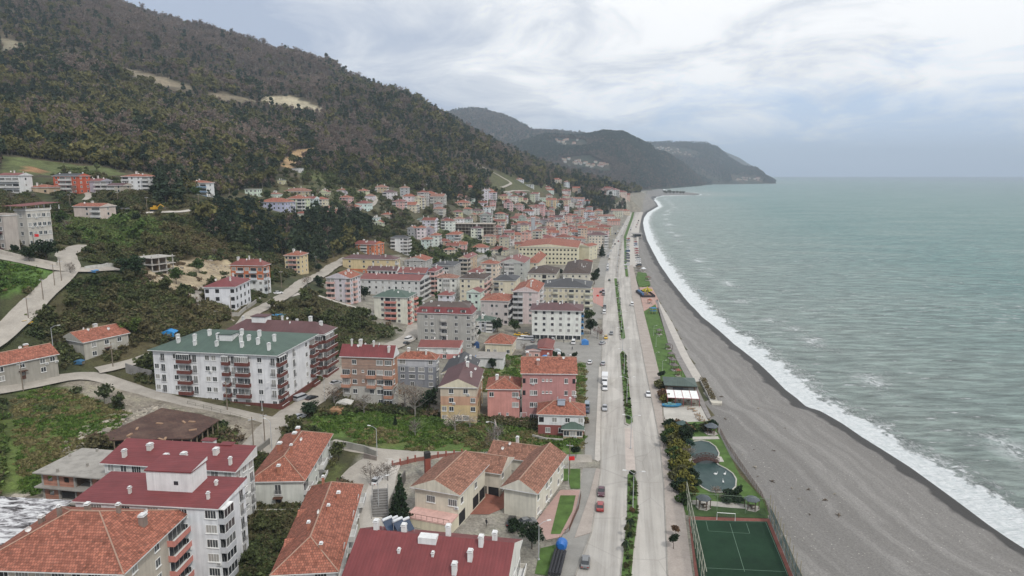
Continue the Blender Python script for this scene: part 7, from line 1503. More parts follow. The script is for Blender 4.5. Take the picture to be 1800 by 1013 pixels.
fence('fence', 'brown paling fence along the grass strip of the cream complex', [(1021,872),(1017,895),(1008,915),(1000,935),(990,941)], 1.2, .5, RUST, z=None, rails=(.3,1.0), pr=.05)
fence('fence', 'brown paling fence beside the hotel lawn', [(984,952),(975,985),(966,1012)], 1.3, .5, RUST, z=None, rails=(.3,1.1), pr=.05)
fence('fence', 'red brick pillared fence along the gravel lane above the west wing', [(690,822),(730,812),(770,806),(812,801),(830,800)], 1.1, 2.2, m_plain((.28,.09,.07)), m_plain((.24,.10,.08)), z=None, pr=.22, ph=1.8)
fence('fence', 'thin post fence along the lower edge of the gravel road', [(330,712),(372,722),(405,732),(440,742)], 1.2, 2.5, GP, z=None, rails=(.6,1.1), pr=.05)
# goal
a_, b_ = at_z(1260, 914, 3.1), at_z(1292, 916, 3.1); o = empty('goal', tuple(a_), math.atan2(b_[1]-a_[1], b_[0]-a_[0])); L_ = np.linalg.norm(b_-a_); m = MB(); m.tube([(0,0,0),(0,0,1.7),(L_,0,1.7),(L_,0,0)], .07, 6); m.build('goal_frame', m_plain((.8,.8,.78)), o); m = MB(); m.face([(0,0,1.7),(L_,0,1.7),(L_,1.1,0),(0,1.1,0)]); m.build('net', m_net((.3,.3,.3), .3), o); tag(o, 'white football goal at the far end of the artificial pitch', 'goal')
# planter row at the end of the promenade
P0, P1 = at_z(1229, 667, 3.2), at_z(1248, 706, 3.2); o = empty('planter', tuple(P0), math.atan2(P1[1]-P0[1], P1[0]-P0[0])); L_ = np.linalg.norm(P1-P0); m = MB(); m.box(0, L_, 0, 2.4, -2, .5); m.build('planter_box', m_conc((.42,.40,.36)), o); m = leaves_mesh('plants', np.column_stack([rng.uniform(.2, L_-.2, 1500), rng.uniform(.2, 2.2, 1500), rng.uniform(.4, 1.0, 1500)]), .17, LEAF_O, 5); c_ = link('plants', m, o); c_.color = (.10,.08,.04,1); tag(o, 'long raised planter with brownish plants at the end of the promenade', 'planter')
P = at_z(1251, 712, 3.0); m = MB(); m.prism([(0,0),(3.2,0),(3.6,2.6),(-.4,2.6)], -2.5, .7); tag(m.build('bastion', m_conc((.50,.47,.40)), None, tuple(P), R(-10)), 'pale concrete block ending the promenade above the beach', 'concrete block')
# playground structures
P = at_z(1148, 551, 3.1); o = empty('playground_tower', tuple(P), R(20)); BL = m_plain((.04,.17,.33)); m = MB(); m.box(-1.5,1.5,-1.5,1.5,1.4,1.6); m.box(-1.6,1.6,-1.6,1.6,2.9,3.1); m.build('platform', BL, o)
for x_ in (-1.4,1.4):
    for y_ in (-1.4,1.4): m = MB(); m.tube([(0,0,0),(0,0,3)], .1, 5); m.build('post', m_plain((.4,.35,.1)), o, (x_,y_,0))
m = MB(); m.face([(1.5,-.5,1.5),(4,-.5,.2),(4,.5,.2),(1.5,.5,1.5)]); m.face([(1.5,.5,1.48),(4,.5,.18),(4,-.5,.18),(1.5,-.5,1.48)]); m.build('slide', m_plain((.3,.05,.05)), o); tag(o, 'blue climbing tower with slide on the pink playground', 'climbing tower')
P = at_z(1134, 527, 3.1)
m = MB(); m.prism([(0,0),(12,0),(12,10),(0,10)], 0, .3); 
Pp = at_z(1129, 523, 3.1); o = empty('amusement_enclosure', tuple(Pp), R(2)); Wd = at_z(1152,523,3.1)[0]-Pp[0]; m = MB()
for q in ((0,Wd,0,.1),(0,Wd,19,19.1),(0,.1,0,19),(Wd-.1,Wd,0,19)): m.box(*q, 0, 1.3)
m.build('barrier', m_plain((.045,.04,.045)), o); m = MB(); m.prism([(2,4),(Wd-2,4),(Wd-2,15),(2,15)], 0, .5); m.build('ride_platform', m_plain((.16,.10,.08)), o)
m = MB(); m.tube([(Wd*.6,8,.5),(Wd*.6,8,5.5)], .25, 6); 
for k in range(6): m.tube([(Wd*.6,8,4.6),(Wd*.6+math.cos(k)*2.6,8+math.sin(k)*2.6,3.6)], .16, 5); m.box(Wd*.6+math.cos(k)*2.6-.5,Wd*.6+math.cos(k)*2.6+.5,8+math.sin(k)*2.6-.5,8+math.sin(k)*2.6+.5,2.6,3.5)
m.build('ride_arms', m_plain((.50,.42,.03)), o); m = MB(); m.box(.3,1.6,2,16,0,2.2); m.build('booths', m_plain((.07,.14,.26)), o); tag(o, 'fenced fairground ride with yellow arms beside the beach', 'fairground ride')
gazebo('small white beach kiosk above the fairground ride', 1131, 478, 2.0, m_plain((.65,.66,.66)), h=2.6, name='beach_kiosk', cat='kiosk', sides=4); gazebo('dark thatch beach hut beside the white kiosk', 1123, 474, 2.2, m_plain((.10,.075,.05)), h=2.3, name='beach_hut', cat='hut', sides=6); gazebo('brown beach hut at the lawn above the fairground ride', 1139, 493, 2.0, m_plain((.16,.10,.08)), h=2.3, name='beach_hut', cat='hut', sides=6)
# pavilion over the water
P = at_z(1114, 417, 3.1); o = empty('beach_pavilion', tuple(P), R(0)); Wd = at_z(1129,417,3.1)[0]-P[0]; m = MB(); m.box(0,Wd,0,14,0,.5); m.build('floor', M['pave2'], o); m = MB(); m.box(-1,Wd+1,-1,15,3.4,3.8); m.build('roof', m_conc((.28,.27,.26)), o); m = MB(); m.box(1,Wd-1,2,13,.5,3.3); m.build('glazing', m_glass('shop'), o); m = MB()
for k in range(6): m.box(k*Wd/5-.15,k*Wd/5+.15,-.2,.1,.5,3.4)
m.build('columns', M['dark'], o); tag(o, 'long dark glazed beach pavilion at the end of the parking rows', 'pavilion')
# driftwood on the beach
DW = [(1360,793,1.1,'root lump nearest the fence top'),(1328,823,1.9,'branch lying against the upper fence'),(1332,838,.9,'white stump by the pale plastic'),(1357,847,1.6,'dark root mass with long trailing twig'),(1392,859,1.1,'thin plank below the root mass'),(1420,861,1.5,'pale forked stump'),(1450,880,1.5,'straight dark log'),(1467,869,1.2,'bleached chunk above the dark log'),(1475,907,1.8,'upright pale root stump'),(1423,905,.9,'short pale stick'),(1404,877,.8,'small dark stick'),(1275,737,1.5,'pointed stump above the park'),(1268,698,1.6,'dark branch heap off the planter'),(1333,719,1.4,'dark branch halfway down the beach'),(1380,753,.8,'little red brown stick'),(1325,791,.8,'pale scrap on the open sand'),(1305,800,.7,'tiny white scrap near the fence')]
for i, (a_, b_, s, lab) in enumerate(DW):
    P = ground(a_, b_); rr = random.Random(i); m = MB()
    for k in range(7):
        an = rr.uniform(0, 6.28); L2 = rr.uniform(.5, 1.2); m.tube([(0,0,.12),(math.cos(an)*L2*.5,math.sin(an)*L2*.5,.25+rr.uniform(-.1,.4)),(math.cos(an)*L2,math.sin(an)*L2,rr.uniform(.02,.7))], [.16,.1,.04], 5)
    m.tube([(-1.2,.1,.12),(0,0,.18),(1.3,-.2,.1)], [.08,.15,.06], 6)
    o = m.build('driftwood', m_plain([(.10,.075,.055),(.30,.27,.22),(.16,.13,.10)][i % 3], .9), None, tuple(P), R(rr.uniform(0,180))); o.scale = (s*.42,)*3; tag(o, lab + ' on the grey beach', 'driftwood', 'driftwood on the beach')
# ------------------------------------------------------------------ unfinished and odd structures
def frame_building(name, label, P, th, a, b, nf, fh, bx, by, conc, brick=None, slab_ext=.6, cat='unfinished building', floors_brick=(), roofslab=True):
    o = empty(name, tuple(P), th); CM = m_conc(conc)
    for k in range(nf + (1 if roofslab else 0)):
        m = MB(); m.box(-slab_ext, a + slab_ext, -slab_ext, b + slab_ext, k * fh - .25, k * fh); m.build('floor_slab', CM, o)
    m = MB()
    for i in range(bx + 1):
        for j in range(by + 1):
            x_, y_ = a * i / bx, b * j / by; x_ = min(max(x_, .2), a - .2); y_ = min(max(y_, .2), b - .2)
            c = MB(); c.box(-.2, .2, -.2, .2, -2, nf * fh - .25 + (.9 if (i + j) % 3 == 0 else 0)); c.build('column', CM, o, (x_, y_, 0))
    m = MB(); m.box(a * .3, a * .3 + .2, .3, b - .3, 0, nf * fh - .3); m.box(.6, a - .4, b * .5, b * .5 + .2, 0, nf * fh - .3); m.build('inner_wall', m_plain((.20,.15,.11), .9), o)
    if brick:
        for f in floors_brick:
            m = MB(); z0 = f * fh
            for j in range(by):
                y0, y1 = b * j / by + .25, b * (j + 1) / by - .25
                if (j + f) % 3 == 2: continue
                yc = (y0 + y1) / 2; m.box(.1, .3, y0, yc - .6, z0, z0 + fh - .26); m.box(.1, .3, yc + .6, y1, z0, z0 + fh - .26); m.box(.1, .3, yc - .6, yc + .6, z0, z0 + .9); m.box(.1, .3, yc - .6, yc + .6, z0 + 2.1, z0 + fh - .26)
            m.box(.3, a - .3, .1, .3, z0, z0 + fh - .26); m.build('brick_infill', m_brick(brick), o)
    tag(o, label, cat); return o
P = at_depth(188, 838, 138); e_ = P[2]; frame_building('unfinished_house', 'unfinished brick and concrete house with bare slab roof beside the crimson roofed block', (P[0], P[1], e_ - 6.2), R(80), 11, 15.5, 2, 3.1, 3, 4, (.33,.31,.28), (.40,.18,.12), slab_ext=1.0, floors_brick=(0, 1))
P = ground(868, 424); ez = eave_height(P, 394); L_ = abs(solve_len(P, ez, R(84) + math.pi / 2, 793)); nfb = 5; frame_building('unfinished_block', 'long unfinished concrete frame with open floors in the middle of the hillside town', (P[0], P[1], H(P[0], P[1])), R(84), 16, L_, nfb, (ez - H(P[0], P[1])) / nfb, 3, 12, (.38,.34,.29), None)
P = ground(268, 478); ez = eave_height(P, 454); frame_building('unfinished_house', 'roofless concrete frame beside the big dark tree on the scrub hill', (P[0], P[1], H(P[0], P[1])), R(62), 10, 10, 2, (ez - H(P[0], P[1])) / 2, 3, 2, (.40,.38,.35), None)
# rusty roofed building site
zt_ = H(*at_z(270, 750, 13)[:2]) + 3.0; o = empty('building_site', (*at_z(338, 771, zt_)[:2], zt_ - 3.0)); o0 = np.array([*at_z(338, 771, zt_)[:2]])
poly = [np.array(q) - o0 for q in flat([(157,776),(216,773),(244,780),(270,772),(338,771),(386,738),(352,728),(284,717)], zt_)]
t = NT('rusty_formwork'); p = t.coord(); br = t.n('ShaderNodeTexBrick'); t.l(t.mapping(p, (1,1,1), (0,0,R(12))), br.inputs[0]); br.inputs['Scale'].default_value = .5; br.inputs['Color1'].default_value = (.060,.030,.022,1); br.inputs['Color2'].default_value = (.095,.045,.032,1); br.inputs['Mortar'].default_value = (.03,.02,.018,1)
t.set(t.mix(t.ramp(t.noise(p, .25, 8, .7), [(.45, 0.), (.65, .7)]), br.outputs[0], (.14,.085,.06)), .9); RF = t.m
m = MB(); pl = [tuple(q) for q in poly]; A_ = sum(pl[i][0]*pl[(i+1)%len(pl)][1]-pl[(i+1)%len(pl)][0]*pl[i][1] for i in range(len(pl))); pl = pl if A_ > 0 else pl[::-1]; m.prism(pl, 2.75, 3.0); m.build('formwork_roof', RF, o)
m = MB(); m.face([(x_*.9 + np.mean(poly,0)[0]*.1, y_*.9 + np.mean(poly,0)[1]*.1, 2.7) for x_, y_ in pl][::-1]); cpt = np.mean(poly, 0); m.prism([(cpt[0] + (x_-cpt[0])*.72, cpt[1] + (y_-cpt[1])*.72) for x_, y_ in pl], -1.5, 2.7); m.build('painted_shade_core', m_plain((.05,.042,.038), .95), o)  # underside and core walls, coloured dark to stand for shade beneath the roof
for i in range(len(pl)):
    a_, b_ = np.array(pl[i]), np.array(pl[(i+1)%len(pl)]); n = max(1, int(np.linalg.norm(b_-a_)/2.2))
    for k in range(n):
        q = a_*(1-k/n)+b_*k/n; q = cpt + (q-cpt)*.96; m = MB(); m.box(-.1,.1,-.1,.1,-1.5,2.75); m.build('prop', m_plain((.30,.24,.17), .9), o, (q[0], q[1], 0))
rr = random.Random(3)
for k in range(9):
    q = cpt + np.array([rr.uniform(-12,12), rr.uniform(-7,7)]); m = MB(); m.box(-.9,.9,-.25,.25,3.0,3.0+rr.uniform(.12,.3)); m.build('board_stack', m_plain((.34,.22,.14), .9), o, (q[0], q[1], 0), R(rr.uniform(0,180)))
tag(o, 'unfinished low building under a wide rusty brown formwork roof on props', 'building site')
# red chimney stack of the cream complex
P = ground(752, 847); hpx = 50; zt2 = eave_height(P, 795); hh = zt2 - P[2]; o = empty('chimney_stack', (P[0], P[1], H(P[0], P[1])), R(20)); m = MB(); m.box(-.65,.65,-.65,.65,-1,hh*.82); m.build('shaft', m_plain((.26,.075,.055), .85), o); m = MB(); m.box(-.68,.68,-.68,.68,hh*.82,hh); m.build('sooty_top', m_plain((.03,.028,.028)), o); tag(o, 'tall square red brick chimney with black top behind the west wing', 'chimney')
# brick yard and forecourt of the complex (draped on the slope)
def drape(name, pts, mat, dz=.12, step=1.5):
    P = [ground(a_, b_)[:2] for a_, b_ in pts]; bm = bmesh.new(); bm.faces.new([bm.verts.new((q[0], q[1], 0)) for q in P])
    A = np.array(P); x0, y0 = A.min(0); x1, y1 = A.max(0)
    for k in range(1, int((x1 - x0) / step) + 1): bmesh.ops.bisect_plane(bm, geom=bm.verts[:] + bm.edges[:] + bm.faces[:], plane_co=(x0 + k * step, 0, 0), plane_no=(1, 0, 0))
    for k in range(1, int((y1 - y0) / step) + 1): bmesh.ops.bisect_plane(bm, geom=bm.verts[:] + bm.edges[:] + bm.faces[:], plane_co=(0, y0 + k * step, 0), plane_no=(0, 1, 0))
    for v in bm.verts: v.co.z = H(v.co.x, v.co.y) + dz
    bmesh.ops.recalc_face_normals(bm, faces=bm.faces[:])
    if bm.faces and sum(f.normal.z for f in bm.faces) < 0: bmesh.ops.reverse_faces(bm, faces=bm.faces[:])
    me = bpy.data.meshes.new(name); bm.to_mesh(me); me.materials.append(mat); tag(link(name, me), kind='structure')
drape('paved_yard', [(822,905),(842,868),(905,862),(905,885),(860,905)], M['redbr'], .10, 1.0)
drape('paved_yard', [(943,916),(985,862),(1020,862),(1008,915),(985,945),(960,950)], m_ground2('pink_paving', (.38,.26,.23), .1), .10, 1.0)
drape('verge', [(968,940),(985,872),(1012,872),(1006,900),(985,940)], M['lawn'], .16, 1.0)
drape('verge', [(980,846),(983,825),(1020,825),(1020,860),(1003,860),(1000,846)], M['lawn'], .14, 1.0)
drape('verge', [(940,1010),(950,965),(980,958),(962,1013)], M['lawn'], .14, 1.0)
# blue bundle and black pipes on a trailer beside the hotel
P = ground(982, 988); o = empty('trailer', (P[0], P[1], H(P[0], P[1]) + .1), R(78)); m = MB(); m.box(-5,2,-1.1,1.1,.5,.7); m.build('bed', M['steel'], o)
for k in range(4):
    m = MB(); m.tube([(-6,0,0),(2.2,0,0)], .30, 8); m.build('pipe', m_plain((.03,.03,.035)), o, (0, -.95+k*.63, 1.05))
for s in (-1,1):
    for x_ in (-3.6,-.4): link('wheel', CK['truck']['wheel'], o, (x_, s*.95, .46))
m = MB(); m.tube([(0,0,-1.15),(0,0,-.6),(0,0,.6),(0,0,1.15)], [.7,1.15,1.15,.7], 12); c_ = m.build('blue_tank', m_plain((.02,.13,.42), .4, .5), o, (4.2,0,1.3)); c_.rotation_euler = (0, R(90), 0); tag(o, 'trailer with long black pipes and a bright blue tank beside the hotel', 'trailer')
# tarpaulins and sheds
def tarp(label, a_, b_, wpx, c, h=2.2, ang=82):
    P = ground(a_, b_); wd = wpx * P[1] / 1200; m = MB(); n = 6; rr = random.Random(int(a_)); d = wd * .7
    Z = [[h * (.75 + .35 * math.sin(math.pi * i / n)) + rr.uniform(-.12, .12) for j in range(n + 1)] for i in range(n + 1)]
    for i in range(n):
        for j in range(n): f = lambda i, j: (wd * (i / n - .5), d * (j / n - .5), Z[i][j]); m.face([f(i, j), f(i+1, j), f(i+1, j+1), f(i, j+1)])
    x_ = wd / 2; y_ = d / 2; 
    for i in range(n): m.face([(wd*(i/n-.5), -y_, .1), (wd*((i+1)/n-.5), -y_, .1), (wd*((i+1)/n-.5), -y_, Z[i+1][0]), (wd*(i/n-.5), -y_, Z[i][0])])
    o = m.build('tarpaulin', m_plain(c, .5, .4), None, (P[0], P[1], H(P[0], P[1])), R(ang - 82)); c2 = MB(); c2.box(-x_*.85, x_*.85, -y_*.85, y_*.85, 0, h*.7); c2.build('covered_stack', m_plain((.2,.17,.14)), o); tag(o, label, 'tarpaulin')
tarp('bright blue tarpaulin roof beside the low white flat roofed house', 845, 634, 20, (.03,.22,.62)); tarp('big blue tarpaulin over the end of the narrow maroon shed', 959, 636, 20, (.04,.24,.55)); tarp('blue tarpaulin awning at the white seafront block corner', 1028, 606, 13, (.05,.20,.50)); tarp('blue tarpaulin shelter behind the long green roofed block', 299, 592, 24, (.03,.22,.50))
tarp('blue sheeting heap below the steep gravel road', 487, 559, 26, (.04,.30,.60), 1.2); tarp('small dark blue container by the grey mansard block', 838, 612, 10, (.03,.08,.20), 2.6); tarp('blue sheet lying beside the hill road junction', 163, 479, 18, (.06,.18,.36), .8); tarp('blue covered junk pile between the two long houses', 140, 640, 16, (.05,.14,.25), 1.2); tarp('white ragged awning over the garden hut below the brick house', 606, 716, 30, (.55,.54,.50), 2.0)
tarp('grey plastic greenhouse beside the narrow maroon shed', 979, 622, 14, (.40,.44,.46), 1.8); tarp('orange roofed crate hut in the meadow corner', 590, 727, 26, (.30,.17,.09), 1.6)
# yellow excavator
P = ground(272, 372); o = empty('excavator', (P[0], P[1], H(P[0], P[1]) + .2), R(0)); YM = m_plain((.55,.30,.02), .5, .4); m = MB(); m.box(-1.8,1.4,-1.2,1.2,1.0,2.2); m.box(-.2,1.2,-1.1,0,2.2,3.2); m.build('cab', YM, o); m = MB(); m.tube([(1.2,.5,1.9),(3.2,.5,3.9),(5.2,.5,2.4)], [.3,.28,.2], 6); m.build('arm', YM, o); m = MB(); m.box(5.0,5.9,0,1.0,1.2,2.3); m.build('bucket', m_plain((.12,.1,.08)), o)
for s in (-1.1, 1.1): m = MB(); m.box(-2,2,s-.3,s+.3,-.2,.9); m.build('track', M['tyre'], o)
tag(o, 'yellow excavator parked at the edge of the upper lane', 'excavator')
# walls
def wall(label, pts, h, c, th_=.35, name='retaining_wall'):
    P = [ground(a_, b_)[:2] for a_, b_ in pts]; m = MB()
    for a_, b_ in zip(P, P[1:]):
        d = (b_-a_); L2 = np.linalg.norm(d); d = d/L2; nn = np.array([-d[1], d[0]])*th_/2; n = max(1, int(L2/3))
        for k in range(n):
            q0, q1 = a_+d*L2*k/n, a_+d*L2*(k+1)/n; z0, z1 = H(*q0), H(*q1); A_ = [(*(q0-nn), z0-1), (*(q1-nn), z1-1), (*(q1-nn), z1+h), (*(q0-nn), z0+h)]; B_ = [(*(q0+nn), z0-1), (*(q1+nn), z1-1), (*(q1+nn), z1+h), (*(q0+nn), z0+h)]
            m.face(A_); m.face(B_[::-1]); m.face([A_[3], A_[2], B_[2], B_[3]]); 
            if k == 0: m.face([A_[0], A_[3], B_[3], B_[0]])
            if k == n-1: m.face([A_[1], B_[1], B_[2], A_[2]])
    o = m.build(name, m_conc(c)); tag(o, label, 'wall')
wall('pale garden wall round the tall beige school', [(0,445),(30,453),(60,460),(100,468)], 1.3, (.46,.42,.37), name='garden_wall'); wall('white boundary wall beside the hill road junction', [(150,476),(182,472),(204,470)], 1.6, (.55,.54,.50), name='garden_wall')
wall('grey concrete retaining wall in front of the new white house', [(362,552),(420,556),(440,540),(458,528)], 1.4, (.36,.34,.31)); wall('stone retaining wall above the gravel yard', [(578,788),(610,790),(640,796),(662,806)], 2.0, (.30,.29,.26)); wall('dark concrete wall along the steps by the tall conifer', [(690,925),(694,880),(712,845)], 2.6, (.13,.12,.11)); wall('concrete boundary wall of the meadow behind the pink houses', [(868,738),(874,762),(876,790)], 1.2, (.36,.32,.29), name='garden_wall')
wall('salmon garden wall below the small pink house', [(862,742),(900,746),(936,746)], 1.2, (.42,.27,.23), name='garden_wall'); wall('low pale wall by the white and maroon house', [(936,768),(960,774),(990,776)], .7, (.45,.42,.38), name='garden_wall'); wall('grey cinder block yard wall beside the long green roofed block', [(222,655),(250,664),(268,668)], 3.0, (.24,.23,.22), name='yard_wall'); wall('rough stone wall below the house with the long orange roof', [(445,905),(500,905),(535,902)], 1.2, (.36,.35,.30)); wall('low grey shed wall beside the upper lane', [(190,372),(228,372)], 2.2, (.22,.22,.23), name='yard_wall'); wall('crooked grey retaining wall left of the orange roofed house', [(440,808),(462,792),(474,782)], 1.8, (.22,.21,.19)); wall('concrete wall beside the meadow lane', [(640,806),(662,812)], 1.4, (.22,.19,.17))
# concrete stairs
P = ground(668, 915); o = empty('outdoor_stairs', (P[0], P[1], H(P[0], P[1])), R(100)); m = MB()
for k in range(12): m.box(k*.7, k*.7+.72, -1.6, 1.6, -2, .3+k*.26)
m.build('steps', m_conc((.20,.19,.18)), o)
for s in (-1.7,1.7): m = MB(); m.tube([(0,s,1.2),(8.4,s,4.2)], .05, 4); m.tube([(0,s,0),(0,s,1.2)], .05, 4); m.tube([(8.4,s,3),(8.4,s,4.2)], .05, 4); m.build('handrail', m_plain((.2,.2,.2)), o)
tag(o, 'dark concrete outdoor stairs with handrails beside the tall conifer', 'stairs')
# memorial column, minaret, flags
P = ground(1006, 465); o = empty('monument', (P[0], P[1], H(P[0], P[1]))); m = MB(); m.box(-1.6,1.6,-1.6,1.6,-1,1.4); m.build('base', M['white'], o); m = MB(); m.box(-.9,.9,-.9,.9,1.4,9.5); m.box(-1.2,1.2,-1.2,1.2,9.5,10); m.build('shaft', M['white'], o); tag(o, 'white memorial column in front of the long cream school block', 'monument')
P = ground(937, 418); o = empty('tower', (P[0], P[1], H(P[0], P[1]))); m = MB(); m.box(-2,2,-2,2,-1,21); m.build('shaft', m_wall((.40,.42,.44)), o); m = MB(); m.box(-2.3,2.3,-2.3,2.3,21,21.6); m.build('cap', M['steel'], o); tag(o, 'slim grey tower rising behind the long cream school block', 'tower')
fc = MB(); fc.face([(0,0,0),(1.5,0,-.1),(1.5,.1,.9),(0,0,1)]); fc.face([(0,0,1),(1.5,.1,.9),(1.5,.0,-.1),(0,.02,0)]); FCm = fc.mesh('flag', [m_plain((.55,.02,.02), .7)])
for lab, a_, b_, h in [('flagpole with red flag on the lawn of the cream complex', 999, 853, 7.5), ('flagpole with red flag by the tall beige school', 64, 450, 8), ('flagpole with red flag at the slate roofed block corner', 1048, 536, 6)]:
    P = ground(a_, b_); o = empty('flagpole', (P[0], P[1], H(P[0], P[1])), R(10)); m = MB(); m.tube([(0,0,-.3),(0,0,h)], .05, 5); m.build('pole', M['steel'], o); link('flag', FCm, o, (0,0,h-1.1)); tag(o, lab, 'flagpole')
# solar water heaters on the hotel
HO = F9; rp_ = HO['P']; th = HO['th']
def onroof(x_, y_, dz): return (rp_[0] + x_*math.cos(th) - y_*math.sin(th), rp_[1] + x_*math.sin(th) + y_*math.cos(th), HO['zb'] + HO['rz'](x_, y_) + dz)
for i, (x_, y_) in enumerate(((10.5, 22.6), (10.5, 20.6), (12.5, 22.2), (12.5, 20.0))):
    o = empty('solar_water_heater', onroof(x_, y_, .0), th + R(-35)); m = MB(); m.face([(-1,-.8,.3),(1,-.8,.3),(1,.8,1.7),(-1,.8,1.7)]); m.face([(-1,.8,1.66),(1,.8,1.66),(1,-.8,.26),(-1,-.8,.26)]); m.build('panel', m_plain((.03,.05,.09), .15, .6), o); m = MB(); m.tube([(-1,.9,1.9),(1,.9,1.9)], .28, 8); m.build('tank', m_plain((.6,.62,.64), .3, .6), o); m = MB()
    for sx_ in (-.95,.95): m.tube([(sx_,.8,-.8),(sx_,.8,1.8)], .04, 4); m.tube([(sx_,-.8,-.8),(sx_,-.8,.3)], .04, 4); m.tube([(sx_,.8,-.3),(sx_,-.8,.3)], .03, 4)
    m.build('stand', M['steel'], o); tag(o, f'silver tank solar heater on the crimson hotel roof, {["front outer","front inner","rear outer","rear inner"][i]} of the four', 'solar heater', 'solar heaters on the hotel roof')
rl = BUILT[[b_['label'] for b_ in BUILT].index('white and maroon house with orange hip roof and roof water heater at the roadside')]['o']
m = MB(); m.face([(1.5,6,9),(3.2,6,9),(3.2,9,9),(1.5,9,9)]) 
hroof = rl.children[-1]
m = MB(); m.face([(-1.6,-1.1,.2),(-1.6,1.1,.2),(.0,1.1,1.2),(.0,-1.1,1.2)][::-1]); m.tube([(.2,-1.2,1.3),(.2,1.2,1.3)], .28, 8); m.build('water_heater', m_plain((.22,.24,.28), .3, .5), rl, (3.6, BUILT[[b_['label'] for b_ in BUILT].index('white and maroon house with orange hip roof and roof water heater at the roadside')]['b'] * .5, BUILT[[b_['label'] for b_ in BUILT].index('white and maroon house with orange hip roof and roof water heater at the roadside')]['h'] + 2.0))
# a few people
def person(label, a_, b_, top, legs, z=None, rz=0, stride=.25):
    P = at_z(a_, b_, z) if z else ground(a_, b_); m = bpy.data.meshes.new('person'); V = [(0,0,.92),(0,0,1.15),(0,0,1.38),(0,0,1.5),(0,0,1.62),(.02,0,1.72),(0,.19,1.40),(.04,.25,1.12),(.14,.24,.90),(0,-.19,1.40),(-.06,-.25,1.12),(.02,-.26,.88),(0,.09,.86),(stride*.5,.10,.46),(stride*.3,.10,.06),(stride*.3+.16,.10,.04),(0,-.09,.86),(-stride*.4,-.10,.46),(-stride,-.10,.06),(-stride+.16,-.10,.04)]
    E = [(0,1),(1,2),(2,3),(3,4),(4,5),(2,6),(6,7),(7,8),(2,9),(9,10),(10,11),(0,12),(12,13),(13,14),(14,15),(0,16),(16,17),(17,18),(18,19)]; Rr = [.15,.14,.15,.06,.10,.08,.06,.045,.035,.06,.045,.035,.09,.06,.045,.04,.09,.06,.045,.04]
    m.from_pydata(V, E, []); o = link('person', m, None, tuple(P), R(rz)); sk = o.modifiers.new('skin', 'SKIN'); 
    for v, r_ in zip(m.skin_vertices[0].data if m.skin_vertices else [], Rr): v.radius = (r_, r_)
    return o, sk
def person2(label, a_, b_, top, legs, z=None, rz=0):
    P = at_z(a_, b_, z) if z else ground(a_, b_); m = MB(); skin = 2
    m.tube([(0,0,.86),(0,0,1.0),(0,0,1.25),(0,0,1.44),(0,0,1.5)], [.16,.15,.18,.17,.07], 8, 0); m.tube([(0,0,1.46),(0,0,1.54),(.01,0,1.64),(.0,0,1.74),(0,0,1.78)], [.055,.06,.10,.09,.03], 8, 2)
    for s in (-1, 1):
        m.tube([(0,s*.17,1.42),(s*.04,s*.24,1.16),(.06+s*.05,s*.25,.92),(.09+s*.05,s*.25,.82)], [.065,.05,.04,.035], 6, 0); m.tube([(0,s*.09,.92),(s*.14,s*.10,.48),(s*.16,s*.10,.06),(s*.16+.16,s*.10,.04)], [.10,.07,.05,.04], 6, 1)
    o = m.build('person', [m_plain(top), m_plain(legs), m_plain((.45,.28,.2))], None, tuple(P), R(rz), smooth=True); h = MB(); h.tube([(-.02,0,1.66),(-.02,0,1.75),(-.02,0,1.80)], [.105,.10,.04], 8); h.build('hair', m_plain((.03,.02,.015)), o); tag(o, label, 'person')
person2('person in dark clothes walking on the hotel forecourt', 855, 925, (.03,.03,.035), (.03,.03,.04), rz=60); person2('person in a dark purple coat on the promenade by the restaurant', 1224, 686, (.06,.03,.06), (.03,.03,.035), 3.2, 100); person2('person in light clothes at the top of the promenade', 1155, 531, (.05,.05,.06), (.03,.03,.04), 3.2, 80); person2('person standing outside the shop bays', 991, 603, (.04,.04,.05), (.05,.05,.07), 3.02, 30); person2('person walking in the middle of the shop street', 1006, 616, (.12,.12,.13), (.04,.04,.05), 3.02, 120)
# spit and beach-end trees
for i, (a_, b_) in enumerate([(1172,342),(1178,341.5),(1184,342),(1190,341.6),(1196,342),(1201,342.2),(1168,340.5),(1176,340)]):
    tree(f'scrubby tree on the far sand spit, {ORD[i]} towards its tip' if i < 6 else f'scrubby tree at the root of the far spit, {["nearer","farther"][i-6]} one', a_, b_, 5, 'round', 'olive', 'trees on the sand spit', P=at_z(a_, b_, 1.2), sx=1.5)
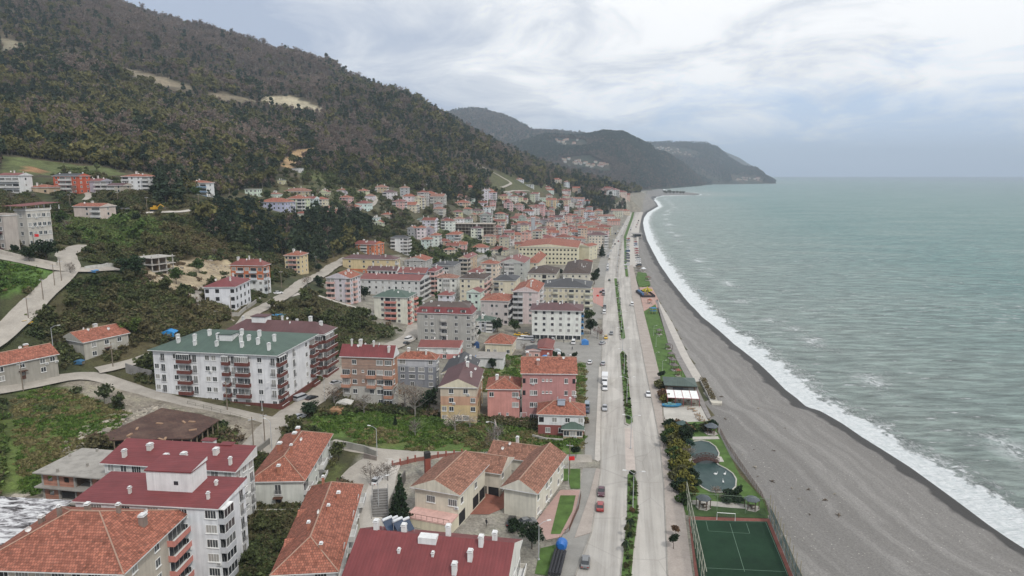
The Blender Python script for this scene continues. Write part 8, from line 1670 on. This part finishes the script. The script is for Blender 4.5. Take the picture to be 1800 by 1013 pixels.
# villages on the far hills
VM = {}
def tiny(px, py, bv):
    d = Vector(raydir(px, py)); hit = bv.ray_cast(Vector((0,0,CAMZ)), d.normalized())
    if hit[0] is None: return
    k = rng.integers(0, 4)
    if k not in VM:
        m = MB(); a_, b_ = 8 + k, 9 + 2 * k; m.box(0, a_, 0, b_, -6, 7, 0); m.face([(-.5,-.5,7),(a_+.5,-.5,7),(a_/2,b_/2,9.5)], 1); m.face([(a_+.5,-.5,7),(a_+.5,b_+.5,7),(a_/2,b_/2,9.5)], 1); m.face([(a_+.5,b_+.5,7),(-.5,b_+.5,7),(a_/2,b_/2,9.5)], 1); m.face([(-.5,b_+.5,7),(-.5,-.5,7),(a_/2,b_/2,9.5)], 1)
        VM[k] = m.mesh('house', [m_wall([(.46,.46,.44),(.42,.37,.30),(.44,.34,.30),(.46,.44,.38)][k]), m_tile(RC['r'])])
    o = link('house', VM[k], None, (hit[0][0], hit[0][1], hit[0][2] + 2), R(float(rng.uniform(60, 100)))); return o
for grp, lab, bi, poly, n in [('houses of the hillside village beyond the woods', 'tiny pale house of the red roofed village on the wooded hill beyond town', 1, [(985,282),(1030,277),(1075,293),(1070,300),(1000,292)], 34), ('houses on the saddle', 'tiny white house on the saddle below the grey mountain', 1, [(975,244),(1020,248),(1030,256),(985,256)], 14), ('houses on the far plateau', 'tiny pale house on the plateau above the cape', 2, [(1150,258),(1185,261),(1220,268),(1215,274),(1155,266)], 26), ('houses at the foot of the cape', 'tiny white house at the waterside foot of the cape', 2, [(1290,312),(1340,314),(1338,320),(1290,319)], 22)]:
    mn = np.min(poly, 0); mx = np.max(poly, 0); k = 0; tries = 0
    while k < n and tries < 2000:
        tries += 1; a_, b_ = rng.uniform(mn, mx); b_ = mn[1] + (mx[1] - mn[1]) * ((a_ - mn[0]) / (mx[0] - mn[0]) * .6 + rng.uniform(0, .4)) if bi == 1 and n > 20 else b_
        if inpoly(np.array([a_]), np.array([b_]), poly)[0]:
            o = tiny(a_, b_, hbv[bi])
            if o: tag(o, lab, 'house', grp); k += 1
# ------------------------------------------------------------------ sea haze
hb = MB(); hb.box(-9600, 14500, -400, 16600, -9, 640)
hm = bpy.data.materials.new('haze'); hm.use_nodes = True; ht = hm.node_tree; ht.nodes.clear()
ho = ht.nodes.new('ShaderNodeOutputMaterial'); hv = ht.nodes.new('ShaderNodeVolumePrincipled')
hv.inputs['Color'].default_value = (.74, .87, 1.0, 1); hv.inputs['Density'].default_value = 1.0e-4; hv.inputs['Anisotropy'].default_value = .0
ht.links.new(hv.outputs[0], ho.inputs['Volume'])
hz = hb.build('haze', hm); tag(hz, kind='stuff')
